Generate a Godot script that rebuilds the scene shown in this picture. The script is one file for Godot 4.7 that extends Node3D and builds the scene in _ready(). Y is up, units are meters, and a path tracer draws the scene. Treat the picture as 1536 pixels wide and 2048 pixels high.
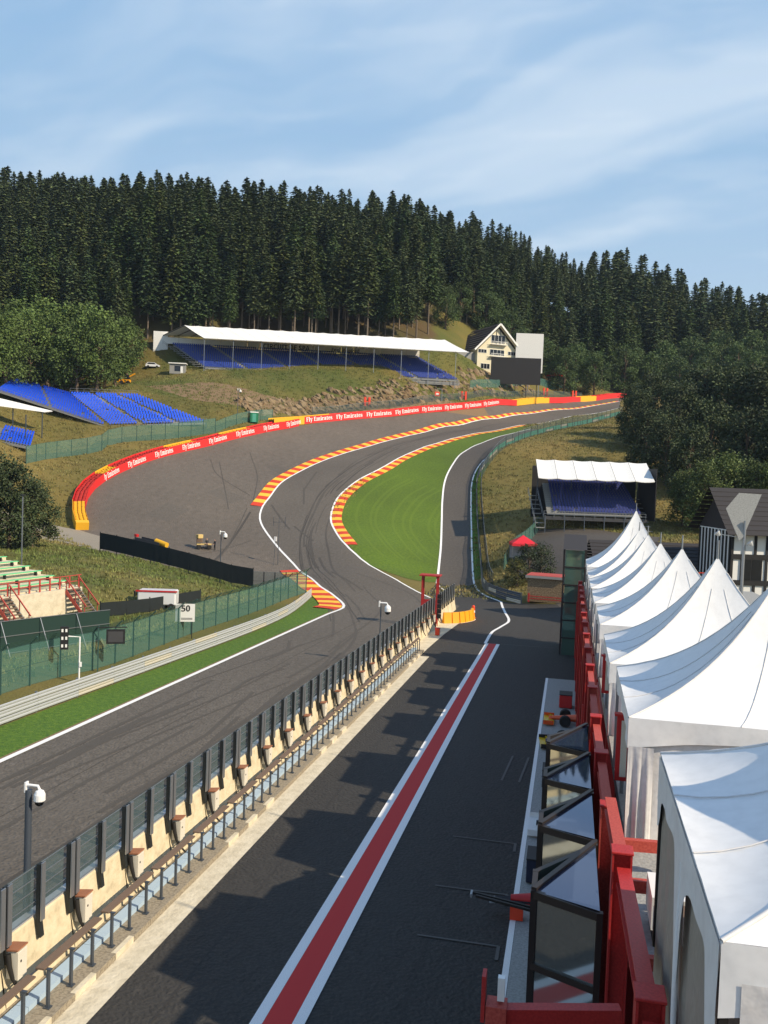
extends Node3D
# A racing circuit in a wooded valley seen from above the old pit building.
# World: pit lane runs along -z, falling 2.7 %; y up, metres; the eye stands 13 m over the lane.
const EXPOSURE := 1.3
const SUN_ENERGY := 1.4
const CTRL := [[-26.8,-125.7,-1.45],[-34.9,-136.3,1.2],[-41.5,-151.5,4.37],[-43.7,-165.5,8.48],[-40.2,-129.9,-2.3],[-53.9,-149.8,3.86],[-57.4,-169.9,10.36],[-54.5,-188.1,14.82],[-69.2,-203.7,22.43],[-77.6,-184.3,17.51],[-82.6,-163.6,12.41],[-84.8,-148.6,7.53],[-80.3,-136,1.97],[-71.7,-148.2,5.81],[-69.9,-164.1,10.39],[-16.3,-132.9,-3.62],[-18.6,-150,0.39],[-21.3,-167,4.63],[-23.9,-188.2,11.05],[-22.7,-208.3,18.61],[-12,-146.3,1.03],[-13.9,-176.9,8.52],[-17.9,-201,16.85],[-4.6,-189.3,12.83],[1.3,-213.4,21.27],[10.1,-236,26.24],[-8.3,-165.7,6.22],[-8.8,-147,1.15],[-3.8,-142,3],[0.8,-149.1,3.98],[5.8,-154.3,4.34],[15.7,-156.4,4.29],[19.5,-116.2,3.81],[-2.7,-113.3,-2.25],[-63.1,-110.9,0.53],[-51.2,-109.3,-0.89],[-39.6,-106.6,-2.37],[-44.2,-88.3,-0.56],[-58.8,-97.5,0.45],[-75.9,-116.4,1],[-37.4,-112.1,-2.04],[-47.3,-71.2,-0.95],[-47.4,-83.5,-0.44],[-39.7,-91.2,-1.19],[-99.2,-155,11.72],[-109.1,-163.3,15.08],[-93.1,-172.9,16.94],[-82.6,-187.5,20.29],[-90.9,-142.1,6.04],[-91.8,-160.7,12.55],[-80.9,-213.9,30.28],[-98.3,-207.2,30.61],[-108.1,-197.8,28.36],[-72.5,-229,32.44],[-48.6,-246.5,34.45],[-29.2,-275.3,38.8],[-9.2,-318.7,44.69],[-92.4,-225,36.12],[-72.4,-237.5,37.76],[-49.5,-250.5,38.08],[-32.5,-276.7,40.89],[-13.1,-326.1,47.17],[12.9,-368.7,52.84],[26,-394.3,60.45],[-115.6,-213.9,33.54],[-139.3,-216.9,30.8],[-147.4,-207,29.73],[-139.8,-237.7,40.03],[-123.6,-243.3,43.83],[-111.4,-156.7,16.77],[-98.5,-259.1,49.2],[-70,-271.3,51.14],[-40.3,-284.8,51.68],[-18.8,-327.3,54.07],[-24.5,-291.8,42.73],[-47.7,-207.1,19.23],[-43.3,-218.4,21.65],[-38.3,-229.7,23.87],[-31.2,-245.7,26.82],[-21.9,-265.2,30.28],[-5,-294.6,35.56],[15.2,-326.7,41.47],[-40.7,-186.9,14.07],[-38.7,-198.7,16.8],[-35,-210.8,19.86],[-30.6,-222.1,22.3],[-25.6,-233.5,24.4],[-15.3,-255.2,28.07],[-1.7,-280.8,32.57],[14.5,-309,37.92],[-71.1,-203.4,23.8],[-63,-216.4,25.55],[-53,-228.9,27.65],[-42.1,-242.5,30.22],[-30.6,-262.5,33.14],[-18.9,-284.5,35.91],[-5.4,-308,38.95],[4.8,-323.5,41.16],[17.6,-341.7,44.28],[-25.3,-210.8,18.84],[-21.7,-220.9,21.62],[-16.5,-233.3,24.37],[-11.9,-244.6,26.42],[-18.3,-205.1,18.65],[-15.1,-215.1,21.21],[-11,-226.3,23.66],[-5.2,-241.9,26.18],[-16.4,-208.6,20.22],[-12,-222,23.06],[-5.2,-239.9,26.07],[13.7,-290.3,34.05],[-27,20,0.54],[-16,20,0.54],[-4,20,0.54],[8,20,0.54],[25,20,0.54],[45,20,0.54],[-27,-5,-0.14],[-16,-5,-0.14],[-4,-5,-0.14],[8,-5,-0.14],[25,-5,-0.14],[45,-5,-0.14],[-27,-30,-0.81],[-16,-30,-0.81],[-4,-30,-0.81],[8,-30,-0.81],[25,-30,-0.81],[45,-30,-0.81],[-27,-55,-1.48],[-16,-55,-1.48],[-4,-55,-1.48],[8,-55,-1.48],[25,-55,-1.48],[45,-55,-1.48],[-27,-80,-2.16],[-16,-80,-2.16],[-4,-80,-2.16],[8,-80,-2.16],[-16,-105,-2.83],[-4,-105,-2.83],[8,-105,-2.83],[-34,-20,-0.84],[-34,-50,-1.65],[-34,-80,-2.46],[-14,-115,-3.1],[-4,-112,-3.02],[-60,-20,-0.54],[-60,-50,-1.35],[-120,-20,-0.54],[-95,-60,-1.62],[-200,-120,30],[-160,-180,42],[-180,-60,10],[-130,-260,66],[-60,-320,78],[-8,-375,80],[62,-355,50],[-160,-330,92],[-60,-390,98],[30,-420,74],[110,-400,50],[170,-380,40],[120,-300,36],[60,-240,26],[110,-200,14],[160,-240,30],[80,-140,3],[130,-120,0],[200,-160,8],[200,-300,34],[120,0,0],[200,-60,2],[-200,40,8],[0,60,1],[-250,-300,95],[260,-420,46],[-100,-480,115],[150,-500,58]]
const LEFT := [Vector2(-25.1,-99.2),Vector2(-28.8,-107.9),Vector2(-32.2,-113.2),Vector2(-40.1,-129.3),Vector2(-46.1,-137.4),Vector2(-51.7,-145.7),Vector2(-54.3,-150.6),Vector2(-55.6,-155.5),Vector2(-56,-160.4),Vector2(-56.9,-170),Vector2(-56,-178.7),Vector2(-54.4,-188),Vector2(-51.3,-197.6),Vector2(-47.7,-207.1),Vector2(-43.3,-218.4),Vector2(-38.3,-229.7),Vector2(-31.2,-245.7),Vector2(-21.9,-265.2),Vector2(-5,-294.6),Vector2(15.2,-326.7)]
const RIGHT := [Vector2(-17.5,-113.3),Vector2(-23.2,-122.4),Vector2(-27.1,-126.9),Vector2(-32.1,-133.2),Vector2(-35.2,-137.4),Vector2(-39.5,-146.2),Vector2(-41.7,-151.5),Vector2(-43.4,-159.2),Vector2(-43.9,-166.2),Vector2(-43.2,-177.2),Vector2(-40.7,-186.9),Vector2(-38.7,-198.7),Vector2(-35,-210.8),Vector2(-30.6,-222.1),Vector2(-25.6,-233.5),Vector2(-15.3,-255.2),Vector2(-1.7,-280.8),Vector2(14.5,-309)]
const EXITL := [Vector2(-19.2,-130.6),Vector2(-21.4,-148.5),Vector2(-23.9,-165.9),Vector2(-25.5,-176.8),Vector2(-26.9,-189.7),Vector2(-26.6,-199),Vector2(-25.3,-210.8),Vector2(-21.7,-220.9),Vector2(-16.5,-233.3),Vector2(-11.9,-244.6)]
const EXITR := [Vector2(-8.3,-114.2),Vector2(-11,-119.7),Vector2(-13.5,-131.5),Vector2(-14.9,-140.5),Vector2(-17.5,-160.8),Vector2(-19.7,-178),Vector2(-21,-191),Vector2(-20.4,-198.7),Vector2(-18.3,-205.1),Vector2(-15.1,-215.1),Vector2(-11,-226.3),Vector2(-5.2,-241.9)]
const ZIG := [Vector2(-8.3,-114.2),Vector2(-7.1,-104.7),Vector2(-6.1,-96.7),Vector2(-6.6,-91.6),Vector2(-7.1,-87.7),Vector2(-7.1,-80.3)]
const GRASSB := [Vector2(-34.6,-137.5),Vector2(-30.9,-131.9),Vector2(-27.9,-128.8),Vector2(-22.8,-127.2),Vector2(-19.3,-131.5)]
const TYRE_A := [Vector2(-80,-135.3),Vector2(-83.4,-140),Vector2(-85.9,-145),Vector2(-87.1,-150.8),Vector2(-86.9,-156.8),Vector2(-85.4,-164.9),Vector2(-82.5,-174.8),Vector2(-77.6,-187.2),Vector2(-72,-197.5),Vector2(-66.8,-209.6)]
const TYRE_B := [Vector2(-71.1,-203.4),Vector2(-63,-216.4),Vector2(-53,-228.9),Vector2(-42.1,-242.5),Vector2(-30.6,-262.5),Vector2(-18.9,-284.5),Vector2(-5.4,-308),Vector2(4.8,-323.5),Vector2(17.6,-341.7)]
const RUNOFF_BOT := [Vector2(-79.6,-134.6),Vector2(-81.9,-127),Vector2(-70.8,-129),Vector2(-56.9,-123.1),Vector2(-40.3,-108.5),Vector2(-37.7,-116)]
const BLACKF := [Vector2(-64.7,-113.7),Vector2(-51.2,-109.4),Vector2(-39.4,-107.1)]
const BLACKF2 := [Vector2(-42.9,-75.7),Vector2(-40.9,-81.8),Vector2(-39.6,-91.2)]
const GRAIL := [Vector2(-29,-41.2),Vector2(-28.8,-49.2),Vector2(-28.5,-60.4),Vector2(-28.2,-77.8),Vector2(-28.7,-88.8),Vector2(-30.3,-100.5),Vector2(-30.9,-104.8)]
const GFENCE := [Vector2(-33.3,-48.1),Vector2(-33.1,-52.1),Vector2(-32.1,-56.6),Vector2(-32.3,-64.8),Vector2(-32.7,-75.4),Vector2(-32.7,-88.3),Vector2(-33.1,-101.3),Vector2(-32.6,-108.1)]
const BOARD50 := [Vector2(-32.3,-71.6)]
const SCREEN := [Vector2(-31.5,-55.5)]
const LIGHTP := [Vector2(-31.4,-52.5)]
const KERB_TIP := [Vector2(-37,-115.6),Vector2(-30.4,-107.1),Vector2(-27.9,-101.9),Vector2(-25.2,-90.8)]
const MESHF := [Vector2(-102.6,-152.3),Vector2(-101.7,-162.3),Vector2(-96.2,-168.2),Vector2(-96.2,-172.2),Vector2(-88.3,-179.3),Vector2(-80.1,-190.2)]
const MESHF2 := [Vector2(-80.1,-190.2),Vector2(-77.9,-196.7),Vector2(-72.1,-206.3)]
const RRAIL := [Vector2(-5.7,-112.5),Vector2(-8.6,-116.2),Vector2(-11,-122),Vector2(-13.1,-136),Vector2(-15.7,-155.2),Vector2(-18.7,-178),Vector2(-20,-192.3),Vector2(-18.7,-201.1),Vector2(-16.4,-208.6),Vector2(-12,-222),Vector2(-5.2,-239.9),Vector2(13.7,-290.3)]
const EXITGRASS := [Vector2(-13.4,-134.2),Vector2(-16.3,-155.3),Vector2(-19,-178),Vector2(-20.2,-192.3),Vector2(-19.2,-199.8)]
const POLES := [Vector2(-44.3,-108.1),Vector2(-79.5,-202),Vector2(-42.7,-131.4),Vector2(-42.1,-131.4),Vector2(-16.9,-72.2)]
const TOILET := [Vector2(-74.9,-200.8)]
const BUSH := [Vector2(-5.5,-125)]
const RTENT := [Vector2(-7.1,-140.7)]
const SHED := [Vector2(-2.8,-113)]
const SSTAND := [Vector2(-4.9,-159.5),Vector2(13.5,-159.2)]
const ROAD_R := [Vector2(-8.8,-136.7),Vector2(-6.9,-157.8),Vector2(5,-156.7),Vector2(14.9,-148.6),Vector2(10.6,-123.3),Vector2(1.6,-120.7),Vector2(-0.8,-110.4)]
const BARRIER := [Vector2(-12.4,-89.7),Vector2(-11.5,-90.9),Vector2(-10.7,-94.5)]
const CART := [Vector2(-57.5,-133.3)]
const PERS := [Vector2(-55.7,-133.4),Vector2(-58.4,-132.7)]
const TROLLEY := [Vector2(-66.4,-127.2),Vector2(-59.4,-124.9)]
const GANTRY := [Vector2(-13.3,-85.5)]
const REDP := [Vector2(-55.3,-232.5),Vector2(-39,-253.6),Vector2(-33,-263.6),Vector2(-10.4,-306.2),Vector2(-0.8,-317.9)]
const HUT := [Vector2(-7.7,-328.3)]
const STANDF := [Vector2(-104,-238.3),Vector2(-35.9,-272.5)]
const CAR := [Vector2(-122,-240.2)]
const CHALET := [Vector2(-30.9,-292.1),Vector2(-20.9,-308.7)]
const TOPF := [Vector2(-32.3,-274.7),Vector2(-24.4,-290.4),Vector2(-15.8,-310.1),Vector2(-0.8,-340.7),Vector2(18.1,-376.2),Vector2(27.1,-395.2)]
const SIGNR := [Vector2(2.2,-307.6),Vector2(16.8,-324.5)]
const GRADE := 0.027
const EYE_H := 13.0
const X0 := -250.0
const Z0 := 30.0
const CELL := 2.5
const NX := 200
const NZ := 200

var M := {}
var hts := PackedFloat64Array()
var tpw := PackedFloat64Array()
var cx := PackedFloat64Array()
var cz := PackedFloat64Array()
var unit_box: BoxMesh
var taken := {}
var rng := RandomNumberGenerator.new()

# ---------------------------------------------------------------- terrain
func solve_tps():
	var n := CTRL.size()
	var m := n + 3
	var a := []
	for i in n:
		cx.append(CTRL[i][0] / 100.0); cz.append(CTRL[i][1] / 100.0)
	for i in m:
		var row := PackedFloat64Array(); row.resize(m + 1); a.append(row)
	for i in n:
		for j in n:
			var dx := cx[i] - cx[j]
			var dz := cz[i] - cz[j]
			var r := dx * dx + dz * dz
			a[i][j] = (r * log(r) if r > 1e-12 else 0.0) + (0.002 if i == j else 0.0)
		a[i][n] = 1.0; a[i][n + 1] = cx[i]; a[i][n + 2] = cz[i]
		a[n][i] = 1.0; a[n + 1][i] = cx[i]; a[n + 2][i] = cz[i]
		a[i][m] = CTRL[i][2]
	for k in m:
		var p := k
		for i in range(k + 1, m):
			if absf(a[i][k]) > absf(a[p][k]): p = i
		var t = a[k]; a[k] = a[p]; a[p] = t
		var rk: PackedFloat64Array = a[k]
		for i in range(k + 1, m):
			var ri: PackedFloat64Array = a[i]
			var f := ri[k] / rk[k]
			if f != 0.0:
				for j in range(k, m + 1): ri[j] -= f * rk[j]
				a[i] = ri
	tpw.resize(m)
	for k in range(m - 1, -1, -1):
		var s: float = a[k][m]
		for j in range(k + 1, m): s -= a[k][j] * tpw[j]
		tpw[k] = s / a[k][k]

func tps(x: float, z: float) -> float:
	var n := cx.size()
	x *= 0.01; z *= 0.01
	var s := tpw[n] + tpw[n + 1] * x + tpw[n + 2] * z
	for i in n:
		var dx := x - cx[i]
		var dz := z - cz[i]
		var r := dx * dx + dz * dz
		if r > 1e-12: s += tpw[i] * r * log(r)
	return s

func raw_h(x: float, z: float) -> float:
	var d := -z
	var m: float = max(smoothstep(0.0, 14.0, -34.0 - x), max(smoothstep(0.0, 20.0, x - 12.0), smoothstep(0.0, 22.0, d - 95.0)))
	var pl := -GRADE * d
	if m <= 0.0: return pl
	return lerpf(pl, tps(x, z), m)

func build_heights():
	hts.resize((NX + 1) * (NZ + 1))
	for j in NZ + 1:
		for i in NX + 1:
			hts[j * (NX + 1) + i] = raw_h(X0 + i * CELL, Z0 - j * CELL)

func H(x: float, z: float) -> float:
	var u := (x - X0) / CELL
	var v := (Z0 - z) / CELL
	if u < 0 or v < 0 or u >= NX or v >= NZ: return raw_h(x, z)
	var i := int(u)
	var j := int(v)
	u -= i; v -= j
	var k := j * (NX + 1) + i
	var a := hts[k]
	var b := hts[k + 1]
	var c := hts[k + NX + 1]
	var e := hts[k + NX + 2]
	# diagonal from (1,0) to (0,1)
	if u + v <= 1.0: return a + (b - a) * u + (c - a) * v
	return e + (c - e) * (1.0 - u) + (b - e) * (1.0 - v)

func on(p: Vector2, lift := 0.0) -> Vector3: return Vector3(p.x, H(p.x, p.y) + lift, p.y)
func gn(x: float, z: float) -> Vector3:
	return Vector3(H(x - 1.5, z) - H(x + 1.5, z), 3.0, H(x, z - 1.5) - H(x, z + 1.5)).normalized()
# a point over the lane's slope: x across, d along the lane, h above it
func pw(x: float, d: float, h: float) -> Vector3: return Vector3(x, h - GRADE * d, -d)

# ---------------------------------------------------------------- mesh helpers
func st() -> SurfaceTool:
	var s := SurfaceTool.new(); s.begin(Mesh.PRIMITIVE_TRIANGLES); return s

func tri(s: SurfaceTool, a: Vector3, b: Vector3, c: Vector3):
	var n := (b - a).cross(c - a)
	if n.length_squared() < 1e-14: return
	n = n.normalized()
	for p in [a, c, b]: s.set_normal(n); s.add_vertex(p)

func quad(s: SurfaceTool, a: Vector3, b: Vector3, c: Vector3, d: Vector3):
	tri(s, a, b, c); tri(s, a, c, d)

func box(s: SurfaceTool, t: Transform3D, size: Vector3, bev := 0.0):
	var h := size * 0.5
	if bev <= 0.0:
		for ax in 3:
			for sg in [-1.0, 1.0]:
				var n := Vector3(); n[ax] = sg
				var u := Vector3(); u[(ax + 1) % 3] = 1.0
				var v := n.cross(u)
				var c := n * h[ax]
				var uu: Vector3 = u * h[(ax + 1) % 3]
				var vv: Vector3 = v * h[(ax + 2) % 3]
				quad(s, t * (c - uu - vv), t * (c + uu - vv), t * (c + uu + vv), t * (c - uu + vv))
		return
	var i := h - Vector3.ONE * bev
	for ax in 3:
		for sg in [-1.0, 1.0]:
			var n := Vector3(); n[ax] = sg
			var u := Vector3(); u[(ax + 1) % 3] = 1.0
			var v := n.cross(u)
			var c := n * h[ax]
			var uu: Vector3 = u * i[(ax + 1) % 3]
			var vv: Vector3 = v * i[(ax + 2) % 3]
			quad(s, t * (c - uu - vv), t * (c + uu - vv), t * (c + uu + vv), t * (c - uu + vv))
	for ax in 3:
		var b1 := (ax + 1) % 3
		var b2 := (ax + 2) % 3
		for s1 in [-1.0, 1.0]:
			for s2 in [-1.0, 1.0]:
				var p := Vector3(); p[b1] = s1 * h[b1]; p[b2] = s2 * i[b2]
				var q := Vector3(); q[b1] = s1 * i[b1]; q[b2] = s2 * h[b2]
				var e := Vector3(); e[ax] = i[ax]
				fquad(s, t, p, q, e)
	for sx in [-1.0, 1.0]:
		for sy in [-1.0, 1.0]:
			for sz in [-1.0, 1.0]:
				var a := Vector3(sx * h.x, sy * i.y, sz * i.z)
				var b := Vector3(sx * i.x, sy * h.y, sz * i.z)
				var c := Vector3(sx * i.x, sy * i.y, sz * h.z)
				if sx * sy * sz > 0: tri(s, t * a, t * b, t * c)
				else: tri(s, t * a, t * c, t * b)

func fquad(s: SurfaceTool, t: Transform3D, p: Vector3, q: Vector3, e: Vector3):
	var n := (p + q).normalized()
	var a := p + e
	var b := q + e
	if (b - a).cross(q - e - a).dot(n) > 0: quad(s, t * a, t * b, t * (q - e), t * (p - e))
	else: quad(s, t * a, t * (p - e), t * (q - e), t * b)

# a beam from a to b, w across, h high, "up" as near to up as it can be
func bar(s: SurfaceTool, a: Vector3, b: Vector3, w: float, h: float, up := Vector3.UP, bev := 0.0):
	var z := (b - a).normalized()
	if absf(z.dot(up)) > 0.99: up = Vector3.RIGHT
	var x := up.cross(z).normalized()
	box(s, Transform3D(Basis(x, z.cross(x), z), (a + b) * 0.5), Vector3(w, h, a.distance_to(b)), bev)

func ibeam(s: SurfaceTool, a: Vector3, b: Vector3, w: float, h: float, up := Vector3.UP):
	var z := (b - a).normalized()
	if absf(z.dot(up)) > 0.99: up = Vector3.RIGHT
	var x := up.cross(z).normalized()
	var y := z.cross(x)
	var bs := Basis(x, y, z)
	var m := (a + b) * 0.5
	var l := a.distance_to(b)
	var f := h * 0.1
	box(s, Transform3D(bs, m + y * (h - f) * 0.5), Vector3(w, f, l))
	box(s, Transform3D(bs, m - y * (h - f) * 0.5), Vector3(w, f, l))
	box(s, Transform3D(bs, m), Vector3(w * 0.12, h - 2 * f, l))

func tube(s: SurfaceTool, pts: Array, r0: float, r1: float, n := 8, cap := true):
	var rings := []
	var k := pts.size()
	for i in k:
		var dir: Vector3 = (pts[min(i + 1, k - 1)] - pts[max(i - 1, 0)]).normalized()
		var up := Vector3.RIGHT if absf(dir.y) > 0.9 else Vector3.UP
		var x := up.cross(dir).normalized()
		var y := dir.cross(x)
		var r := lerpf(r0, r1, float(i) / max(1, k - 1))
		var ring := []
		for j in n:
			var an := TAU * j / n
			var d := x * cos(an) + y * sin(an)
			ring.append([pts[i] + d * r, d])
		rings.append(ring)
	for i in k - 1:
		for j in n:
			var q := [rings[i][j], rings[i][(j + 1) % n], rings[i + 1][(j + 1) % n], rings[i + 1][j]]
			for t in [0, 2, 1, 0, 3, 2]:
				s.set_normal(q[t][1]); s.add_vertex(q[t][0])
	if cap:
		for e in [0, k - 1]:
			for j in n:
				if e == 0: tri(s, pts[0], rings[0][(j + 1) % n][0], rings[0][j][0])
				else: tri(s, pts[e], rings[e][j][0], rings[e][(j + 1) % n][0])

# turned shape: prof = [[radius, height], ...] about the y axis of t
func lathe(s: SurfaceTool, t: Transform3D, prof: Array, n := 12):
	for i in prof.size() - 1:
		for j in n:
			var a0 := TAU * j / n
			var a1 := TAU * (j + 1) / n
			var p := func(q, an): return t * Vector3(q[0] * cos(an), q[1], -q[0] * sin(an))
			quad(s, p.call(prof[i], a0), p.call(prof[i], a1), p.call(prof[i + 1], a1), p.call(prof[i + 1], a0))

# a flat polygon (convex or not) given an extrusion: pts in the plane (x, y) of t, thick along z
func slab(s: SurfaceTool, t: Transform3D, pts: Array, thick: float):
	var pv := PackedVector2Array(pts)
	if Geometry2D.is_polygon_clockwise(pv): pv.reverse()
	var id := Geometry2D.triangulate_polygon(pv)
	var f := func(i, z): return t * Vector3(pv[i].x, pv[i].y, z)
	for k in range(0, id.size(), 3):
		var o := [id[k], id[k + 1], id[k + 2]]
		if (pv[o[1]] - pv[o[0]]).cross(pv[o[2]] - pv[o[0]]) < 0: o = [o[0], o[2], o[1]]
		tri(s, f.call(o[0], thick * 0.5), f.call(o[1], thick * 0.5), f.call(o[2], thick * 0.5))
		tri(s, f.call(o[0], -thick * 0.5), f.call(o[2], -thick * 0.5), f.call(o[1], -thick * 0.5))
	var n := pv.size()
	for i in n:
		var j := (i + 1) % n
		quad(s, f.call(i, -thick * 0.5), f.call(j, -thick * 0.5), f.call(j, thick * 0.5), f.call(i, thick * 0.5))

# ---------------------------------------------------------------- naming
func numbered(n: String) -> String:
	if not taken.has(n): taken[n] = 0; return n
	taken[n] += 1
	return "%s_%03d" % [n, taken[n]]

func mi(called: String, what, m, parent: Node = null, t := Transform3D.IDENTITY) -> MeshInstance3D:
	var o := MeshInstance3D.new()
	o.mesh = what.commit() if what is SurfaceTool else what
	o.material_override = M[m] if m is String else m
	o.transform = t
	if parent == null: o.name = numbered(called); add_child(o, true)
	else: o.name = called; parent.add_child(o, true)
	return o

func thing(called: String, label: String, category: String, pos := Vector3.ZERO, turn := 0.0, group := "") -> Node3D:
	var o := Node3D.new()
	o.name = numbered(called); add_child(o, true)
	o.position = pos; o.rotation.y = turn
	return tag(o, label, category, group)

func tag(o: Node3D, label: String, category: String, group := "") -> Node3D:
	o.set_meta("label", label); o.set_meta("category", category)
	if group: o.set_meta("group", group)
	return o

func struct(called: String, s, m) -> MeshInstance3D:
	var o := mi(called, s, m); o.set_meta("kind", "structure"); return o

func stuff(o: Node3D) -> Node3D:
	o.set_meta("kind", "stuff"); return o

# one box-shaped piece that shares the unit box
func bx(called: String, m, parent: Node, c: Vector3, size: Vector3, b := Basis.IDENTITY) -> MeshInstance3D:
	return mi(called, unit_box, m, parent, Transform3D(b * Basis.from_scale(size), c))

func beam(called: String, m, parent: Node, a: Vector3, b: Vector3, w: float, h: float, up := Vector3.UP) -> MeshInstance3D:
	var z := (b - a).normalized()
	if absf(z.dot(up)) > 0.99: up = Vector3.RIGHT
	var x := up.cross(z).normalized()
	return bx(called, m, parent, (a + b) * 0.5, Vector3(w, h, a.distance_to(b)), Basis(x, z.cross(x), z))

func copy(o: Node3D, pos: Vector3, turn: float, label := "", scl := 1.0) -> Node3D:
	var c: Node3D = o.duplicate()
	var base := String(o.name)
	c.name = numbered(base); add_child(c, true)
	c.position = pos; c.rotation.y = turn
	c.scale = Vector3.ONE * scl
	if label: c.set_meta("label", label)
	return c

# ---------------------------------------------------------------- draped sheets
func drape(s: SurfaceTool, poly: PackedVector2Array, lift: float):
	var lo := poly[0]
	var hi := poly[0]
	for p in poly: lo = lo.min(p); hi = hi.max(p)
	var i0 := int(floor((lo.x - X0) / CELL))
	var i1 := int(floor((hi.x - X0) / CELL))
	var j0 := int(floor((Z0 - hi.y) / CELL))
	var j1 := int(floor((Z0 - lo.y) / CELL))
	for j in range(j0, j1 + 1):
		var zt := Z0 - j * CELL
		for i in range(i0, i1 + 1):
			var xl := X0 + i * CELL
			var a := Vector2(xl, zt)
			var b := Vector2(xl + CELL, zt)
			var c := Vector2(xl, zt - CELL)
			var e := Vector2(xl + CELL, zt - CELL)
			for t in [PackedVector2Array([a, b, c]), PackedVector2Array([b, e, c])]:
				for r in Geometry2D.intersect_polygons(t, poly):
					for k in range(1, r.size() - 1):
						var p := [r[0], r[k], r[k + 1]]
						var ar: float = (r[k] - r[0]).cross(r[k + 1] - r[0])
						if absf(ar) < 1e-6: continue
						# clockwise seen from above (x right, z towards the viewer)
						if ar < 0: p = [r[0], r[k + 1], r[k]]
						for v in p:
							s.set_normal(gn(v.x, v.y)); s.add_vertex(Vector3(v.x, H(v.x, v.y) + lift, v.y))

func offset_line(pts: Array, off: float) -> Array:
	var out := []
	var n := pts.size()
	for i in n:
		var d0: Vector2 = (pts[i] - pts[max(i - 1, 0)]).normalized()
		var d1: Vector2 = (pts[min(i + 1, n - 1)] - pts[i]).normalized()
		if i == 0: d0 = d1
		if i == n - 1: d1 = d0
		var d := (d0 + d1).normalized()
		var nn := Vector2(-d.y, d.x)            # to the right of travel seen from above
		out.append(pts[i] + nn * off / max(0.5, d.dot(d0)))
	return out

func ribbon(s: SurfaceTool, pts: Array, o0: float, o1: float, lift: float):
	var a := offset_line(pts, o0)
	var b := offset_line(pts, o1)
	for i in pts.size() - 1:
		drape(s, PackedVector2Array([a[i], a[i + 1], b[i + 1], b[i]]), lift)

func smooth_line(pts: Array, step := 2.0) -> Array:
	var cv := Curve2D.new()
	var n := pts.size()
	for i in n:
		var t: Vector2 = (pts[min(i + 1, n - 1)] - pts[max(i - 1, 0)]) * 0.5
		var l0: float = pts[i].distance_to(pts[max(i - 1, 0)])
		var l1: float = pts[i].distance_to(pts[min(i + 1, n - 1)])
		var tn := t.normalized()
		cv.add_point(pts[i], -tn * l0 / 3.0, tn * l1 / 3.0)
	cv.bake_interval = 0.3
	var len := cv.get_baked_length()
	var k: int = max(1, int(round(len / step)))
	var out := []
	for i in k + 1: out.append(cv.sample_baked(len * i / k, true))
	return out

# ---------------------------------------------------------------- materials
func ntex(seed_: int, freq: float, cols: Array, size := 512, oct := 5, gain := 0.55, kind := FastNoiseLite.TYPE_SIMPLEX_SMOOTH) -> ImageTexture:
	var nz := FastNoiseLite.new()
	nz.seed = seed_; nz.noise_type = kind; nz.frequency = freq
	nz.fractal_octaves = oct; nz.fractal_gain = gain
	var im := nz.get_seamless_image(size, size)
	im.convert(Image.FORMAT_L8)
	var src := im.get_data()
	var g := Gradient.new()
	g.offsets = PackedFloat32Array(); g.colors = PackedColorArray()
	var offs := PackedFloat32Array()
	var cc := PackedColorArray()
	for i in cols.size(): offs.append(float(i) / (cols.size() - 1)); cc.append(cols[i])
	g.offsets = offs; g.colors = cc
	var lut := PackedByteArray()
	for i in 256:
		var c := g.sample(i / 255.0)
		lut.append(int(clampf(c.r, 0, 1) * 255)); lut.append(int(clampf(c.g, 0, 1) * 255)); lut.append(int(clampf(c.b, 0, 1) * 255))
	var dst := PackedByteArray(); dst.resize(size * size * 3)
	for i in size * size:
		var k := src[i] * 3
		dst[i * 3] = lut[k]; dst[i * 3 + 1] = lut[k + 1]; dst[i * 3 + 2] = lut[k + 2]
	var o := Image.create_from_data(size, size, false, Image.FORMAT_RGB8, dst)
	return ImageTexture.create_from_image(o)

func bump(seed_: int, freq: float, strength: float, size := 512) -> ImageTexture:
	var nz := FastNoiseLite.new()
	nz.seed = seed_; nz.frequency = freq; nz.fractal_octaves = 4
	var im := nz.get_seamless_image(size, size)
	im.convert(Image.FORMAT_RGBA8)
	im.bump_map_to_normal_map(strength)
	return ImageTexture.create_from_image(im)

func plain(n: String, c: Color, rough := 0.7, metal := 0.0) -> StandardMaterial3D:
	var m := StandardMaterial3D.new()
	m.albedo_color = c; m.roughness = rough; m.metallic = metal
	M[n] = m
	return m

func tiled(n: String, tex: Texture2D, metres: float, rough := 0.9, nrm: Texture2D = null, vcol := false) -> StandardMaterial3D:
	var m := plain(n, Color.WHITE, rough)
	m.albedo_texture = tex
	m.uv1_triplanar = true; m.uv1_world_triplanar = true
	m.uv1_scale = Vector3.ONE / metres
	if nrm: m.normal_enabled = true; m.normal_texture = nrm; m.normal_scale = 0.6
	m.vertex_color_use_as_albedo = vcol
	return m

func S(r: int, g: int, b: int) -> Color: return Color8(r, g, b)

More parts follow.
